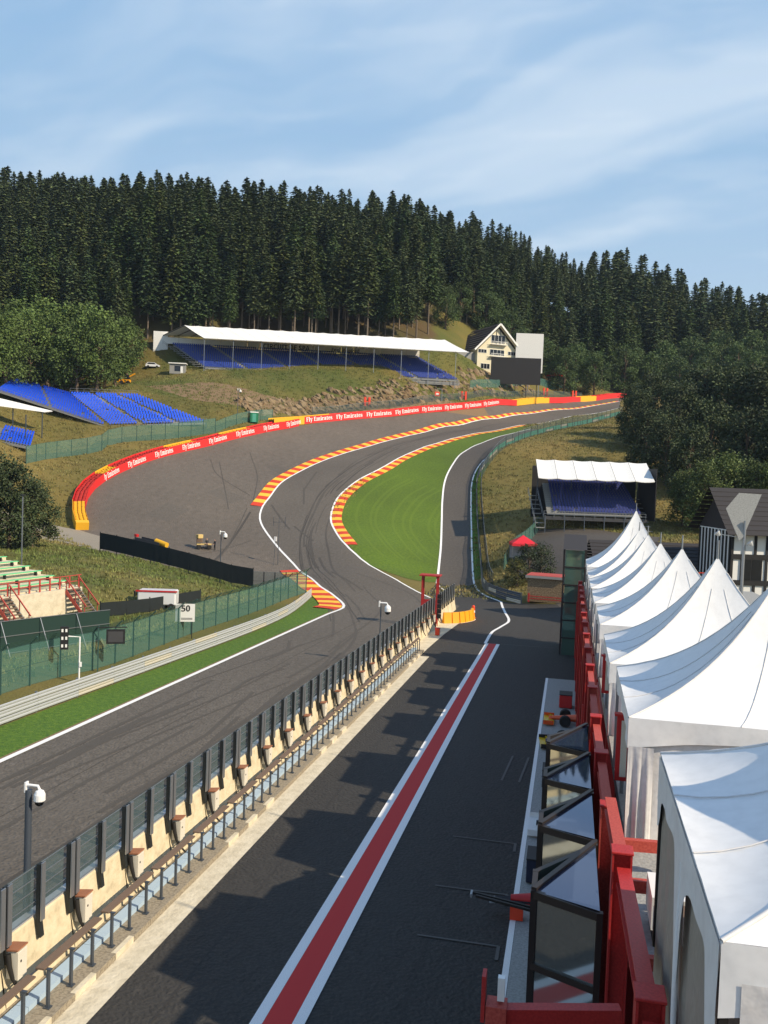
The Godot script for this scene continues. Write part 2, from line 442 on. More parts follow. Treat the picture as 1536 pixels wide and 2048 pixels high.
func make_materials():
	unit_box = BoxMesh.new()
	var nb := bump(5, 0.05, 3.0)
	var nf := bump(6, 0.12, 4.0)
	tiled("asphalt", ntex(1, 0.02, [S(70, 65, 57), S(91, 84, 75), S(99, 92, 83), S(116, 108, 98)], 1024, 7, 0.72), 13.0, 0.85, nf, true)
	tiled("runoff", ntex(2, 0.014, [S(76, 69, 60), S(96, 88, 78), S(104, 95, 85), S(120, 110, 98)], 1024, 7, 0.7), 21.0, 0.85, nf, true)
	tiled("pit_asphalt", ntex(3, 0.02, [S(38, 37, 35), S(50, 48, 45), S(55, 53, 50), S(68, 65, 61)], 1024, 7, 0.72), 11.0, 0.85, nf, true)
	tiled("exit_asphalt", ntex(4, 0.03, [S(66, 61, 55), S(82, 76, 69), S(98, 91, 82)], 512, 6, 0.7), 8.0, 0.85, nf, true)
	tiled("rubber", ntex(7, 0.06, [S(58, 53, 47), S(74, 68, 60)]), 4.0, 0.8)
	tiled("rubber_faint", ntex(9, 0.06, [S(62, 57, 50), S(78, 72, 64), S(90, 83, 74)]), 3.0, 0.8)
	tiled("pit_joint", ntex(10, 0.06, [S(40, 38, 36), S(54, 51, 48)]), 3.0, 0.8)
	tiled("lawn", ntex(11, 0.02, [S(42, 66, 5), S(68, 94, 8), S(82, 107, 12), S(98, 118, 20), S(120, 132, 40)], 1024, 7, 0.75), 12.0, 0.95, nf, true)
	tiled("lawn_strip", ntex(12, 0.02, [S(34, 64, 6), S(62, 96, 10), S(74, 108, 14), S(92, 120, 24), S(114, 128, 46)], 1024, 7, 0.75), 9.0, 0.95, nf, true)
	tiled("lawn_pale", ntex(14, 0.06, [S(66, 92, 10), S(88, 112, 18), S(112, 128, 36)]), 3.0, 0.95, nf, true)
	tiled("meadow", ntex(13, 0.035, [S(172, 160, 118), S(206, 196, 150), S(228, 220, 180), S(250, 240, 206)], 1024, 6, 0.62), 11.0, 0.95, nf, true)
	tiled("earth", ntex(15, 0.05, [S(92, 74, 52), S(122, 100, 72), S(150, 126, 94)]), 5.0, 0.95, nf)
	tiled("rock", ntex(16, 0.04, [S(84, 70, 52), S(116, 99, 75), S(146, 127, 99), S(168, 150, 120)]), 4.0, 0.95, nf)
	tiled("track_gravel", ntex(17, 0.1, [S(110, 104, 92), S(140, 132, 118), S(160, 150, 134)]), 4.0, 0.95, nf)
	tiled("concrete", ntex(21, 0.014, [S(176, 163, 134), S(202, 188, 156), S(212, 198, 167), S(219, 206, 178)]), 4.0, 0.9, nb)
	tiled("concrete_dark", ntex(22, 0.04, [S(112, 104, 90), S(146, 136, 118), S(164, 154, 134)]), 2.5, 0.9, nb)
	tiled("concrete_pale", ntex(23, 0.012, [S(186, 176, 152), S(206, 196, 172), S(216, 207, 184)]), 5.0, 0.9, nb)
	tiled("concrete_grey", ntex(24, 0.04, [S(128, 128, 124), S(150, 150, 146), S(166, 166, 160)]), 2.5, 0.9, nb)
	tiled("line_white", ntex(25, 0.12, [S(196, 195, 191), S(234, 233, 230), S(244, 243, 240)]), 2.0, 0.7)
	tiled("line_worn", ntex(26, 0.15, [S(66, 64, 61), S(88, 86, 83), S(112, 110, 107)]), 1.2, 0.8)
	tiled("line_red", ntex(27, 0.1, [S(160, 30, 30), S(200, 42, 40), S(212, 56, 52)]), 1.5, 0.75)
	tiled("kerb_red", ntex(28, 0.08, [S(168, 40, 18), S(206, 58, 26), S(218, 84, 48)]), 2.0, 0.7)
	tiled("kerb_yellow", ntex(29, 0.08, [S(206, 150, 30), S(236, 186, 52), S(242, 200, 88)]), 2.0, 0.7)
	tiled("tyre_red", ntex(31, 0.1, [S(120, 24, 22), S(178, 40, 36), S(196, 60, 52)]), 1.0, 0.8)
	tiled("tyre_yellow", ntex(32, 0.1, [S(168, 120, 20), S(222, 170, 30), S(232, 186, 60)]), 1.0, 0.8)
	tiled("belt_red", ntex(33, 0.05, [S(196, 30, 30), S(214, 38, 36), S(222, 50, 46)]), 2.0, 0.6)
	tiled("belt_yellow", ntex(34, 0.05, [S(214, 150, 22), S(232, 172, 30), S(238, 186, 52)]), 2.0, 0.6)
	plain("tyre_black", S(34, 33, 32), 0.85)
	plain("white_paint", S(226, 226, 222), 0.55)
	plain("white_text", S(238, 238, 236), 0.6)
	plain("black_text", S(22, 22, 24), 0.7)
	plain("dark_metal", S(40, 42, 44), 0.55, 0.3)
	plain("post_dark", S(40, 44, 44), 0.6, 0.3)
	plain("galv", S(150, 154, 158), 0.45, 0.7)
	plain("galv_rail", S(186, 188, 188), 0.5, 0.35)
	plain("galv_worn", S(190, 184, 168), 0.6, 0.2)
	plain("rail_post", S(84, 92, 102), 0.5, 0.5)
	plain("dark_green", S(18, 48, 42), 0.8)
	plain("green_post", S(52, 84, 80), 0.6, 0.2)
	tiled("timber", ntex(35, 0.08, [S(88, 72, 60), S(112, 92, 76), S(130, 110, 92)]), 0.8, 0.85)
	plain("pale_blue", S(166, 188, 206), 0.6)
	tiled("box_cream", ntex(36, 0.05, [S(190, 182, 164), S(214, 208, 192), S(222, 216, 202)]), 0.6, 0.6)
	tiled("rust_top", ntex(37, 0.1, [S(120, 70, 44), S(156, 98, 66), S(178, 150, 126)]), 0.4, 0.85)
	plain("hose", S(26, 24, 22), 0.7)
	tiled("red_steel", ntex(38, 0.05, [S(146, 32, 30), S(172, 40, 38), S(184, 56, 50)]), 1.3, 0.5)
	tiled("red_steel_faded", ntex(39, 0.05, [S(150, 52, 44), S(176, 70, 58), S(190, 90, 76)]), 1.5, 0.6)
	plain("red_bright", S(186, 34, 34), 0.5)
	var g := plain("bay_pane", S(172, 176, 172), 0.04, 0.85)
	g = plain("bay_glass", S(78, 94, 124), 0.03, 0.72)
	g = plain("green_glass", S(126, 158, 142), 0.05, 0.7)
	plain("bay_frame", S(46, 40, 38), 0.4, 0.2)
	tiled("tent", ntex(41, 0.02, [S(222, 222, 221), S(231, 231, 230), S(236, 236, 235)]), 3.0, 0.5, bump(8, 0.008, 3.0))
	M["tent"].normal_scale = 0.28
	M["tent"].backlight_enabled = true; M["tent"].backlight = Color(0.34, 0.33, 0.32)
	tiled("tent_wall", ntex(42, 0.02, [S(200, 198, 196), S(210, 208, 206), S(218, 216, 214)]), 2.0, 0.6, bump(9, 0.012, 3.0))
	M["tent_wall"].backlight_enabled = true; M["tent_wall"].backlight = Color(0.3, 0.3, 0.3)
	var vi := tiled("vinyl", ntex(43, 0.06, [S(122, 117, 107), S(142, 136, 126), S(160, 155, 145), S(184, 180, 172)], 512, 6, 0.65), 1.4, 0.45)
	vi.uv1_scale = Vector3(1.6, 0.18, 1.6)
	tiled("roof_white", ntex(44, 0.03, [S(210, 208, 202), S(226, 225, 220), S(234, 233, 229)]), 5.0, 0.55)
	plain("seat_blue", S(26, 58, 150), 0.5)
	plain("seat_blue_shaded", S(22, 40, 112), 0.5)  # seat blue darkened to carry the shade under the small stand's roof
	plain("seat_blue_bright", S(24, 88, 226), 0.5)
	plain("bench_green", S(96, 190, 128), 0.55)
	tiled("slate", ntex(45, 0.1, [S(34, 32, 34), S(48, 45, 46), S(60, 56, 56)]), 1.5, 0.85)
	tiled("brown_roof", ntex(46, 0.1, [S(46, 36, 32), S(62, 50, 44), S(74, 60, 52)]), 2.0, 0.85)
	tiled("cream_wall", ntex(47, 0.04, [S(196, 188, 160), S(216, 208, 180), S(226, 219, 194)]), 3.0, 0.85)
	tiled("grey_wall", ntex(48, 0.04, [S(120, 120, 118), S(140, 140, 136), S(154, 153, 149)]), 3.0, 0.85)
	plain("black_panel", S(30, 29, 30), 0.75)
	tiled("black_cloth", ntex(49, 0.05, [S(16, 22, 24), S(24, 32, 34), S(30, 40, 42)]), 2.0, 0.9)
	plain("window_dark", S(30, 34, 40), 0.08)
	plain("orange_plastic", S(228, 120, 22), 0.45)
	plain("amber_plastic", S(232, 160, 28), 0.45)
	plain("orange_box", S(222, 66, 30), 0.5)
	plain("car_white", S(216, 218, 220), 0.25)
	plain("dark_grey", S(62, 62, 64), 0.7)
	plain("skin", S(196, 150, 124), 0.6)
	plain("cloth_black", S(28, 30, 36), 0.85)
	plain("cloth_navy", S(34, 40, 60), 0.85)
	plain("hair_dark", S(40, 30, 24), 0.7)
	plain("hivis", S(214, 196, 40), 0.7)
	plain("race_yellow", S(226, 186, 30), 0.3)
	plain("race_orange", S(224, 84, 24), 0.3)
	plain("race_blue", S(28, 36, 96), 0.3)
	plain("camera_white", S(228, 228, 226), 0.35)
	plain("dome_black", S(14, 14, 16), 0.06)
	plain("toilet_green", S(16, 110, 74), 0.5)
	plain("teal_rail", S(70, 150, 128), 0.5)
	plain("black_pole", S(28, 27, 26), 0.5)
	plain("awning_red", S(206, 30, 44), 0.6)
	plain("straw", S(196, 170, 110), 0.9)
	var mf := plain("mesh_green", Color(0.30, 0.47, 0.43, 0.52), 0.8)
	mf.transparency = BaseMaterial3D.TRANSPARENCY_ALPHA
	mf = plain("mesh_grey", Color(0.26, 0.34, 0.34, 0.40), 0.8)
	mf.transparency = BaseMaterial3D.TRANSPARENCY_ALPHA
	mf = plain("mesh_pit", Color(0.36, 0.44, 0.45, 0.42), 0.7)
	mf.transparency = BaseMaterial3D.TRANSPARENCY_ALPHA
	for a in [["spruce", S(74, 84, 50)], ["broadleaf", S(96, 122, 54)], ["shrub", S(84, 104, 50)]]:
		var f := plain(a[0], Color.WHITE, 0.75)
		f.vertex_color_use_as_albedo = true
		f.backlight_enabled = true; f.backlight = Color(0.25, 0.3, 0.12)
	for a in [["spruce_green", Color(0.92, 1.0, 0.82)], ["spruce_olive", Color(0.98, 0.96, 0.76)], ["spruce_dark", Color(0.78, 0.88, 0.8)]]:
		var f2: StandardMaterial3D = M["spruce"].duplicate()
		f2.albedo_color = a[1]; M[a[0]] = f2
	tiled("bark", ntex(50, 0.08, [S(70, 58, 48), S(98, 84, 70), S(124, 108, 92)]), 1.0, 0.95)
	tiled("bark_pale", ntex(51, 0.08, [S(82, 72, 61), S(112, 100, 86), S(138, 125, 109)]), 1.0, 0.95)

# ---------------------------------------------------------------- sky, sun, camera
func sky_image() -> Image:
	var w := 2048
	var h := 1024
	var n1 := FastNoiseLite.new(); n1.seed = 71; n1.frequency = 1.0; n1.fractal_octaves = 6; n1.fractal_gain = 0.55
	var n2 := FastNoiseLite.new(); n2.seed = 72; n2.frequency = 1.0; n2.fractal_octaves = 4
	var n3 := FastNoiseLite.new(); n3.seed = 73; n3.frequency = 1.0; n3.fractal_octaves = 3
	var data := PackedByteArray(); data.resize(w * h * 3)
	# vapour trails and long streaks: az, el of both ends, half width, strength (degrees)
	var tr := [[-44, 22.2, -21, 22.7, 0.6, 0.75], [-21, 23.0, -4, 23.0, 0.6, 0.3], [0, 22.8, 14, 19.6, 0.5, 0.6], [14, 19.6, 34, 15, 0.8, 0.4],
		[-18.5, 23.6, -12, 26.5, 1.3, 0.4], [-22.5, 19.5, -16, 22.8, 0.7, 0.3], [40, 40, 90, 34, 1.0, 0.5], [-120, 38, -60, 46, 1.2, 0.5], [120, 30, 170, 36, 1.0, 0.5]]
	var zen := Vector3(0.09, 0.22, 0.48)
	var mid := Vector3(0.185, 0.36, 0.59)
	var hor := Vector3(0.48, 0.59, 0.66)
	for j in h:
		var el := 90.0 - (j + 0.5) / h * 180.0
		var sv := sin(deg_to_rad(max(el, 0.0)))
		var base := mid.lerp(hor, exp(-sv * 4.2)).lerp(zen, smoothstep(0.35, 1.0, sv))
		if el < -0.5: base = Vector3(0.20, 0.22, 0.16)
		for i in w:
			var c := base
			if el > -0.5:
				var az := (i + 0.5) / w * 360.0 - 180.0
				var ar := deg_to_rad(az)
				var er := deg_to_rad(el)
				# project on a cloud deck for natural shrinking to the horizon
				var k := 1.0 / (sv + 0.22)
				var x := sin(ar) * cos(er) * k
				var y := -cos(ar) * cos(er) * k
				var wx := n2.get_noise_2d(x * 1.1, y * 1.1) * 0.16
				var v := n1.get_noise_2d((x * 0.9 + y * 0.25 + wx) * 0.42, (y * 0.95 - x * 0.3 + wx) * 2.1)
				var big := n3.get_noise_2d(x * 0.42 + 9.0, y * 0.42)
				var cl := smoothstep(-0.3, 0.6, v * 0.9 + big * 0.7) * 0.42 + 0.1 * smoothstep(0.0, 0.5, n1.get_noise_2d(x * 1.7 + 40.0, y * 7.0))
				cl += 0.3 * exp(-sv * 4.5)
				for t in tr:
					if az < t[0] - 3 or az > t[2] + 3: continue
					var f := clampf((az - t[0]) / (t[2] - t[0]), -0.05, 1.05)
					var yy: float = lerpf(t[1], t[3], f) + 0.35 * n2.get_noise_1d(az * 0.12 + t[0])
					var q: float = (el - yy) / (t[4] * (0.7 + 0.9 * f))
					var e: float = smoothstep(-0.05, 0.1, f) * (1.0 - smoothstep(0.75, 1.05, f))
					cl += t[5] * exp(-q * q) * e * (0.75 + 0.6 * n1.get_noise_2d(az * 0.25, el * 0.6))
				c = c.lerp(Vector3(0.68, 0.74, 0.79), clampf(cl, 0.0, 0.85))
			var o := (j * w + i) * 3
			data[o] = int(clampf(pow(c.x, 0.4545), 0, 1) * 255.0 + 0.5)
			data[o + 1] = int(clampf(pow(c.y, 0.4545), 0, 1) * 255.0 + 0.5)
			data[o + 2] = int(clampf(pow(c.z, 0.4545), 0, 1) * 255.0 + 0.5)
	return Image.create_from_data(w, h, false, Image.FORMAT_RGB8, data)

func make_light():
	var cam := Camera3D.new()
	cam.name = "camera"
	cam.fov = 60.0; cam.near = 0.1; cam.far = 4000.0
	cam.position = Vector3(0, EYE_H, 0)
	cam.basis = Basis(Vector3.UP, deg_to_rad(11.916)) * Basis(Vector3.RIGHT, deg_to_rad(-2.509)) * Basis(Vector3.BACK, deg_to_rad(2.1))
	add_child(cam); cam.current = true
	var we := WorldEnvironment.new(); we.name = "world_environment"
	var e := Environment.new()
	e.background_mode = Environment.BG_SKY
	var sk := Sky.new()
	var pm := PanoramaSkyMaterial.new()
	pm.panorama = ImageTexture.create_from_image(sky_image())
	sk.sky_material = pm
	e.sky = sk
	e.tonemap_mode = Environment.TONE_MAPPER_LINEAR
	e.tonemap_exposure = EXPOSURE
	e.sdfgi_enabled = true; e.ssao_enabled = true; e.ssil_enabled = true
	e.fog_enabled = true; e.fog_density = 0.00008; e.fog_light_color = Color(0.72, 0.8, 0.9)
	we.environment = e
	add_child(we)
	var sun := DirectionalLight3D.new(); sun.name = "sun"
	sun.light_energy = SUN_ENERGY; sun.light_color = Color(1.0, 0.93, 0.82)
	sun.light_angular_distance = 0.53; sun.shadow_enabled = true
	var el := deg_to_rad(36.2)
	var dir := Vector3(-cos(deg_to_rad(18.0)) * cos(el), -sin(el), -sin(deg_to_rad(18.0)) * cos(el))
	sun.basis = Basis.looking_at(dir)
	add_child(sun)

# ---------------------------------------------------------------- ground and roads
var patch := FastNoiseLite.new()
func vc(x: float, z: float, lo: float) -> Color:
	var v := lerpf(lo, 1.0, clampf(0.5 + 0.75 * patch.get_noise_2d(x, z) + 0.35 * patch.get_noise_2d(x * 4.0 + 300.0, z * 4.0), 0, 1))
	return Color(v, v, v)

func in_poly(p: Vector2, poly: Array) -> bool: return Geometry2D.is_point_in_polygon(p, PackedVector2Array(poly))

func ground_color(x: float, z: float) -> Color:
	var a := patch.get_noise_2d(x * 1.3, z * 1.3)
	var b := patch.get_noise_2d(x * 4.0 + 77.0, z * 4.0)
	var olive := Color(0.14, 0.14, 0.038)
	var dry := Color(0.27, 0.215, 0.08)
	var green := Color(0.115, 0.145, 0.034)
	var t := clampf(0.42 + 0.8 * a + 0.5 * b, 0, 1)
	var c := olive.lerp(dry, t)
	if x < -28 and z > -118: c = green.lerp(dry, clampf(0.22 + 0.55 * a + 0.5 * b, 0, 1))
	if z < -205 and z > -330 and x > -120 and x < -10: c = green.lerp(dry, clampf(0.3 + 0.6 * a + 0.4 * b, 0, 1))
	if x > -20 and z < -100 and x < 60: c = olive.lerp(dry, clampf(0.6 + 0.7 * a + 0.4 * b, 0, 1))
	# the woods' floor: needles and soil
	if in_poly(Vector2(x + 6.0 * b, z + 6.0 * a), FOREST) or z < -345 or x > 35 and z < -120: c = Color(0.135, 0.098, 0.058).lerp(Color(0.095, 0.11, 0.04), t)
	return c

func build_ground():
	patch.seed = 33; patch.frequency = 0.025; patch.fractal_octaves = 3
	var s := st()
	var idx := []
	var cols := PackedColorArray()
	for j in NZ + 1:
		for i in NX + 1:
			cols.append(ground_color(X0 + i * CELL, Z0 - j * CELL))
	for j in NZ:
		for i in NX:
			var v := [[i, j], [i + 1, j], [i, j + 1], [i + 1, j], [i + 1, j + 1], [i, j + 1]]
			for q in [v[0], v[1], v[2], v[3], v[4], v[5]]:
				var x: float = X0 + q[0] * CELL
				var z: float = Z0 - q[1] * CELL
				idx.append([x, z, q[1] * (NX + 1) + q[0]])
	# clockwise from above: (i,j) (i,j+1) are away; order a, c, b
	for k in range(0, idx.size(), 3):
		for q in [idx[k], idx[k + 2], idx[k + 1]]:
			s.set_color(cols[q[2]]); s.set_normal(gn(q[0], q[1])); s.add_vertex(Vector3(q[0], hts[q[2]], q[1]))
	# coarse country all round, down to the horizon
	var xs := [-3000.0, -1500.0, -800.0, -450.0, X0, 0.0, 250.0, 450.0, 800.0, 1500.0, 3000.0]
	var zs := [2500.0, 1200.0, 500.0, 150.0, Z0, -220.0, -470.0, -700.0, -1100.0, -2000.0, -3500.0]
	var far_h := func(x, z):
		var xx := clampf(x, X0, 250.0)
		var zz := clampf(z, -470.0, Z0)
		var h := H(min(xx, 249.99), max(zz, -469.99))
		var out: float = Vector2(x - xx, z - zz).length()
		return lerpf(h, 20.0, clampf(out / 700.0, 0, 1))
	for j in zs.size() - 1:
		for i in xs.size() - 1:
			if xs[i] >= X0 and xs[i + 1] <= 250.0 and zs[j] <= Z0 and zs[j + 1] >= -470.0: continue
			# rim cells are cut finely so that they meet the fine grid
			var su := 1
			var sv := 1
			if xs[i] >= X0 and xs[i + 1] <= 250.0: su = int((xs[i + 1] - xs[i]) / CELL)
			if zs[j] <= Z0 and zs[j + 1] >= -470.0: sv = int((zs[j] - zs[j + 1]) / CELL)
			for b in sv:
				for a in su:
					var x0 := lerpf(xs[i], xs[i + 1], float(a) / su)
					var x1 := lerpf(xs[i], xs[i + 1], float(a + 1) / su)
					var z0 := lerpf(zs[j], zs[j + 1], float(b) / sv)
					var z1 := lerpf(zs[j], zs[j + 1], float(b + 1) / sv)
					var p := [Vector3(x0, far_h.call(x0, z0), z0), Vector3(x1, far_h.call(x1, z0), z0), Vector3(x1, far_h.call(x1, z1), z1), Vector3(x0, far_h.call(x0, z1), z1)]
					s.set_color(Color(0.11, 0.125, 0.045))
					quad(s, p[0], p[1], p[2], p[3])
	struct("ground", s, "meadow")

func sheet(called: String, poly: Array, lift: float, m: String, lo := 0.8):
	var s := st()
	s.set_color(Color.WHITE)
	drape_c(s, PackedVector2Array(poly), lift, lo)
	return struct(called, s, m)

func drape_c(s: SurfaceTool, poly: PackedVector2Array, lift: float, lo: float):
	# as drape, with uneven tone from patch to patch
	var t := st()
	drape(t, poly, lift)
	var a := t.commit_to_arrays()
	var v: PackedVector3Array = a[Mesh.ARRAY_VERTEX]
	var n: PackedVector3Array = a[Mesh.ARRAY_NORMAL]
	for i in v.size():
		s.set_color(vc(v[i].x, v[i].z, lo)); s.set_normal(n[i]); s.add_vertex(v[i])

func painted(called: String, pts: Array, o0: float, o1: float, m: String, lift := 0.05):
	var s := st()
	ribbon(s, pts, o0, o1, lift)
	return struct(called, s, m)

func ragged(a: Vector2, b: Vector2, step: float, amp: float) -> Array:
	var out := []
	var n := int(a.distance_to(b) / step)
	var nn := (b - a).normalized().orthogonal()
	for i in n + 1: out.append(a.lerp(b, float(i) / n) + nn * amp * (patch.get_noise_2d(i * 31.0, 7.0) + 0.8 * patch.get_noise_2d(i * 90.0, 50.0)))
	return out

func rev(a: Array) -> Array:
	var b := a.duplicate(); b.reverse(); return b

var left_line := []
var right_line := []
func build_roads():
	left_line = smooth_line([Vector2(-25.1, 12), Vector2(-25.1, -60), Vector2(-25.1, -92)] + LEFT, 2.0)
	right_line = smooth_line(RIGHT, 2.0)
	var lf := smooth_line(LEFT, 2.0)
	# run-off area
	var tw := smooth_line(TYRE_A, 3.0)
	var tb := smooth_line(TYRE_B, 3.0)
	sheet("runoff_area", lf + rev(offset_line(tb.slice(6), 0.6)) + rev(offset_line(tw, 0.5)) + [RUNOFF_BOT[1], Vector2(-66, -116), Vector2(-52, -112), Vector2(-40, -109.5), Vector2(-34.5, -113)], 0.012, "runoff", 0.82)
	# track
	sheet("track", left_line + rev(right_line) + [Vector2(-15.2, -112), Vector2(-12.9, -108), Vector2(-12.9, 12)], 0.024, "asphalt", 0.78)
	# pit lane and the apron at its end
	sheet("pit_lane", [Vector2(-12.85, 12), Vector2(-12.85, -108), Vector2(-15.1, -112.1), Vector2(-18.2, -116.4), EXITL[0], Vector2(-13.7, -132), EXITR[1], EXITR[0], Vector2(8, -108.5), Vector2(8, 12)], 0.018, "pit_asphalt", 0.85)
	var el := smooth_line(EXITL, 2.0)
	var er := smooth_line(EXITR.slice(2), 2.0)
	sheet("pit_exit_road", el + rev(er), 0.030, "exit_asphalt", 0.85)
	# mown grass between track and exit road, in bands cut in turn
	var inner := right_line.slice(0)
	var gpoly := []
	for p in smooth_line(GRASSB, 2.0): gpoly.append(p)
	var up := offset_line(smooth_line(EXITL, 2.0), -0.12)
	for i in up.size(): gpoly.append(up[i])
	var rk := offset_line(right_line, 0.12)
	for i in range(rk.size() - 1, -1, -1):
		if rk[i].y < GRASSB[0].y - 0.5 and rk[i].y > -262: gpoly.append(rk[i])
	sheet("infield_grass", gpoly, 0.036, "lawn", 0.72)
	# mower passes: narrow paler swathes that follow the bend
	var s := st()
	for k in 9:
		var off := 4.6 + k * 2.1 + 0.7 * sin(k * 2.3)
		var l := offset_line(smooth_line(RIGHT.slice(3, 11), 2.5), off)
		var clip := PackedVector2Array(gpoly)
		for i in l.size() - 1:
			var d: Vector2 = (l[i + 1] - l[i]).normalized()
			var n := Vector2(-d.y, d.x) * 0.32
			for r in Geometry2D.intersect_polygons(PackedVector2Array([l[i] - n * 0.5, l[i + 1] - n * 0.5, l[i + 1] + n, l[i] + n]), clip):
				drape_c(s, r, 0.043 + 0.0006 * k, 0.8)
	struct("mown_swathe", s, "lawn_pale")
	# grass verge inside the guard rail
	var gr := smooth_line(GRAIL, 3.0)
	sheet("verge_grass", ragged(Vector2(-25.55, 10), Vector2(-25.55, -97.5), 0.7, 0.13) + [ Vector2(-27.4, -101.5), Vector2(-29.6, -104.6)] + rev(offset_line(gr, 0.05)) + [Vector2(-29.2, -20), Vector2(-29.2, 10)], 0.014, "lawn_strip", 0.72)
	sheet("track_shoulder", [Vector2(-25.62, 10), Vector2(-25.62, -97.4), Vector2(-25.22, -97.4), Vector2(-25.22, 10)], 0.028, "earth")
	var eg := smooth_line(EXITGRASS, 3.0)
	sheet("exit_verge", offset_line(eg, -0.8) + rev(offset_line(eg, 0.9)), 0.034, "lawn_strip", 0.7)
	sheet("paddock_yard", ROAD_R, 0.02, "exit_asphalt", 0.8)
	sheet("service_path", [RUNOFF_BOT[1] + Vector2(-22, -3), RUNOFF_BOT[1] + Vector2(-20, 3), Vector2(-74, -121), Vector2(-66, -116), Vector2(-72, -131), Vector2(-80, -134)], 0.02, "track_gravel")
	# painted lines
	painted("track_edge_line", left_line, 0.0, -0.32, "line_white")
	painted("track_edge_line", right_line, 0.0, 0.32, "line_white")
	painted("exit_road_line", el, -0.08, 0.26, "line_white")
	painted("exit_road_line", smooth_line(EXITR, 1.5), -0.2, 0.06, "line_white", 0.052)
	painted("pit_exit_line", smooth_line(ZIG, 0.8), -0.14, 0.14, "line_white", 0.056)
	painted("pit_exit_line", [EXITL[0] + Vector2(0.1, 0), Vector2(-16.6, -122), Vector2(-14.3, -113.5)], -0.14, 0.14, "line_white", 0.056)
	painted("pit_lane_line", [Vector2(-7.1, 12), Vector2(-7.1, -80.4)], 0.0, 0.3, "line_white")
	painted("pit_lane_line", [Vector2(-5.8, 12), Vector2(-5.8, -80.4)], -0.3, 0.0, "line_white")
	painted("pit_lane_stripe", [Vector2(-6.45, 12), Vector2(-6.45, -80.4)], -0.345, 0.345, "line_red")
	painted("cross_line", [Vector2(-11.2, -80.6), Vector2(1.2, -80.6)], -0.05, 0.05, "line_worn")
	painted("cross_line", [Vector2(-17.2, -132), Vector2(-13.9, -132)], -0.12, 0.12, "line_worn", 0.058)
	painted("cross_line", [Vector2(-4.6, -84.5), Vector2(-1.6, -84.5)], -0.05, 0.05, "line_worn")
	# worn pit box marks
	for d in [25.5, 29.0, 33.5]:
		painted("pit_box_mark", [Vector2(-3.9, -d), Vector2(-1.5, -d)], -0.04, 0.04, "line_worn")
		painted("pit_box_mark", [Vector2(-1.5, -d), Vector2(-1.5, -d + 0.8)], -0.05, 0.05, "line_worn", 0.054)
	for xx in [-2.6, -1.8]:
		painted("pit_box_mark", [Vector2(xx, -41.0), Vector2(xx + 0.25, -45.2)], -0.05, 0.05, "line_worn")
	# tyre marks
	var marks := [[Vector2(-24, -30), Vector2(-21, -52), Vector2(-20.4, -64)], [Vector2(-22, -34), Vector2(-18.4, -58)], [Vector2(-24.2, -55), Vector2(-21, -80)], [Vector2(-19, -70), Vector2(-21, -100), Vector2(-27, -116)],
		[Vector2(-73, -176), Vector2(-68, -166), Vector2(-61, -152)], [Vector2(-70, -186), Vector2(-63, -172), Vector2(-58.5, -158)], [Vector2(-75, -176), Vector2(-70, -168), Vector2(-60, -160)], [Vector2(-52, -140), Vector2(-58, -128), Vector2(-62, -122)],
		[Vector2(-17, -106), Vector2(-21, -116), Vector2(-30, -124)], [Vector2(-58.2, -154), Vector2(-53, -128), Vector2(-51, -118)]]
	for i in marks.size():
		painted("tyre_mark", smooth_line(marks[i], 2.0), -0.09, 0.09, "rubber_faint", 0.035 if i != 9 else 0.038)
	# paving joints and faint rubber along the straight
	for xx in [-21.0, -17.0]: painted("paving_joint", [Vector2(xx, 12), Vector2(xx, -95)], -0.03, 0.03, "rubber", 0.0295)
	for xx in [-9.4, -3.6]: painted("paving_joint", [Vector2(xx, 12), Vector2(xx, -79)], -0.025, 0.025, "pit_joint", 0.0295)
	var rr := RandomNumberGenerator.new(); rr.seed = 15
	for i in 16:
		var x0 := rr.randf_range(-24.0, -15.5)
		var z0 := rr.randf_range(-20.0, -80.0)
		var l := rr.randf_range(8.0, 26.0)
		painted("tyre_mark", [Vector2(x0, z0), Vector2(x0 + rr.randf_range(-0.5, 0.5), z0 - l * 0.5), Vector2(x0 + rr.randf_range(-1.2, 1.2), z0 - l)], -0.13, 0.13, "rubber_faint", 0.0305 + 0.0006 * i)
	for i in 12:
		var a: Vector2 = left_line[60 + i * 5].lerp(right_line[min(5 + i * 5, right_line.size() - 1)], rr.randf_range(0.25, 0.75))
		var d: Vector2 = (left_line[62 + i * 5] - left_line[60 + i * 5]).normalized()
		painted("tyre_mark", [a, a + d * 5.0, a + d * rr.randf_range(9.0, 15.0)], -0.16, 0.16, "rubber_faint", 0.041 + 0.0006 * i)
	# repair patches in the run-off
	for a in [[-64.0, -158.0, 7.0, 4.0, 0.4], [-70.0, -146.0, 5.0, 6.0, 0.2], [-60.0, -178.0, 8.0, 3.0, 0.7], [-52.0, -198.0, 7.0, 3.4, 0.8]]:
		var bs := Transform2D(a[4], Vector2(a[0], a[1]))
		var sp := st()
		drape_c(sp, PackedVector2Array([bs * Vector2(-a[2] * 0.5, -a[3] * 0.5), bs * Vector2(a[2] * 0.5, -a[3] * 0.5), bs * Vector2(a[2] * 0.5, a[3] * 0.5), bs * Vector2(-a[2] * 0.5, a[3] * 0.5)]), 0.0175, 0.85)
		struct("repair_patch", sp, "asphalt")
	# rubber laid along the racing line: many narrow streaks side by side
	var race := smooth_line([Vector2(-15.8, 8), Vector2(-16.2, -50), Vector2(-19.2, -80), Vector2(-26.8, -104), Vector2(-35, -122), Vector2(-42, -140), Vector2(-45, -155), Vector2(-46.4, -172), Vector2(-44.6, -190), Vector2(-42, -205), Vector2(-34.5, -226), Vector2(-23, -250), Vector2(-8, -280)], 2.0)
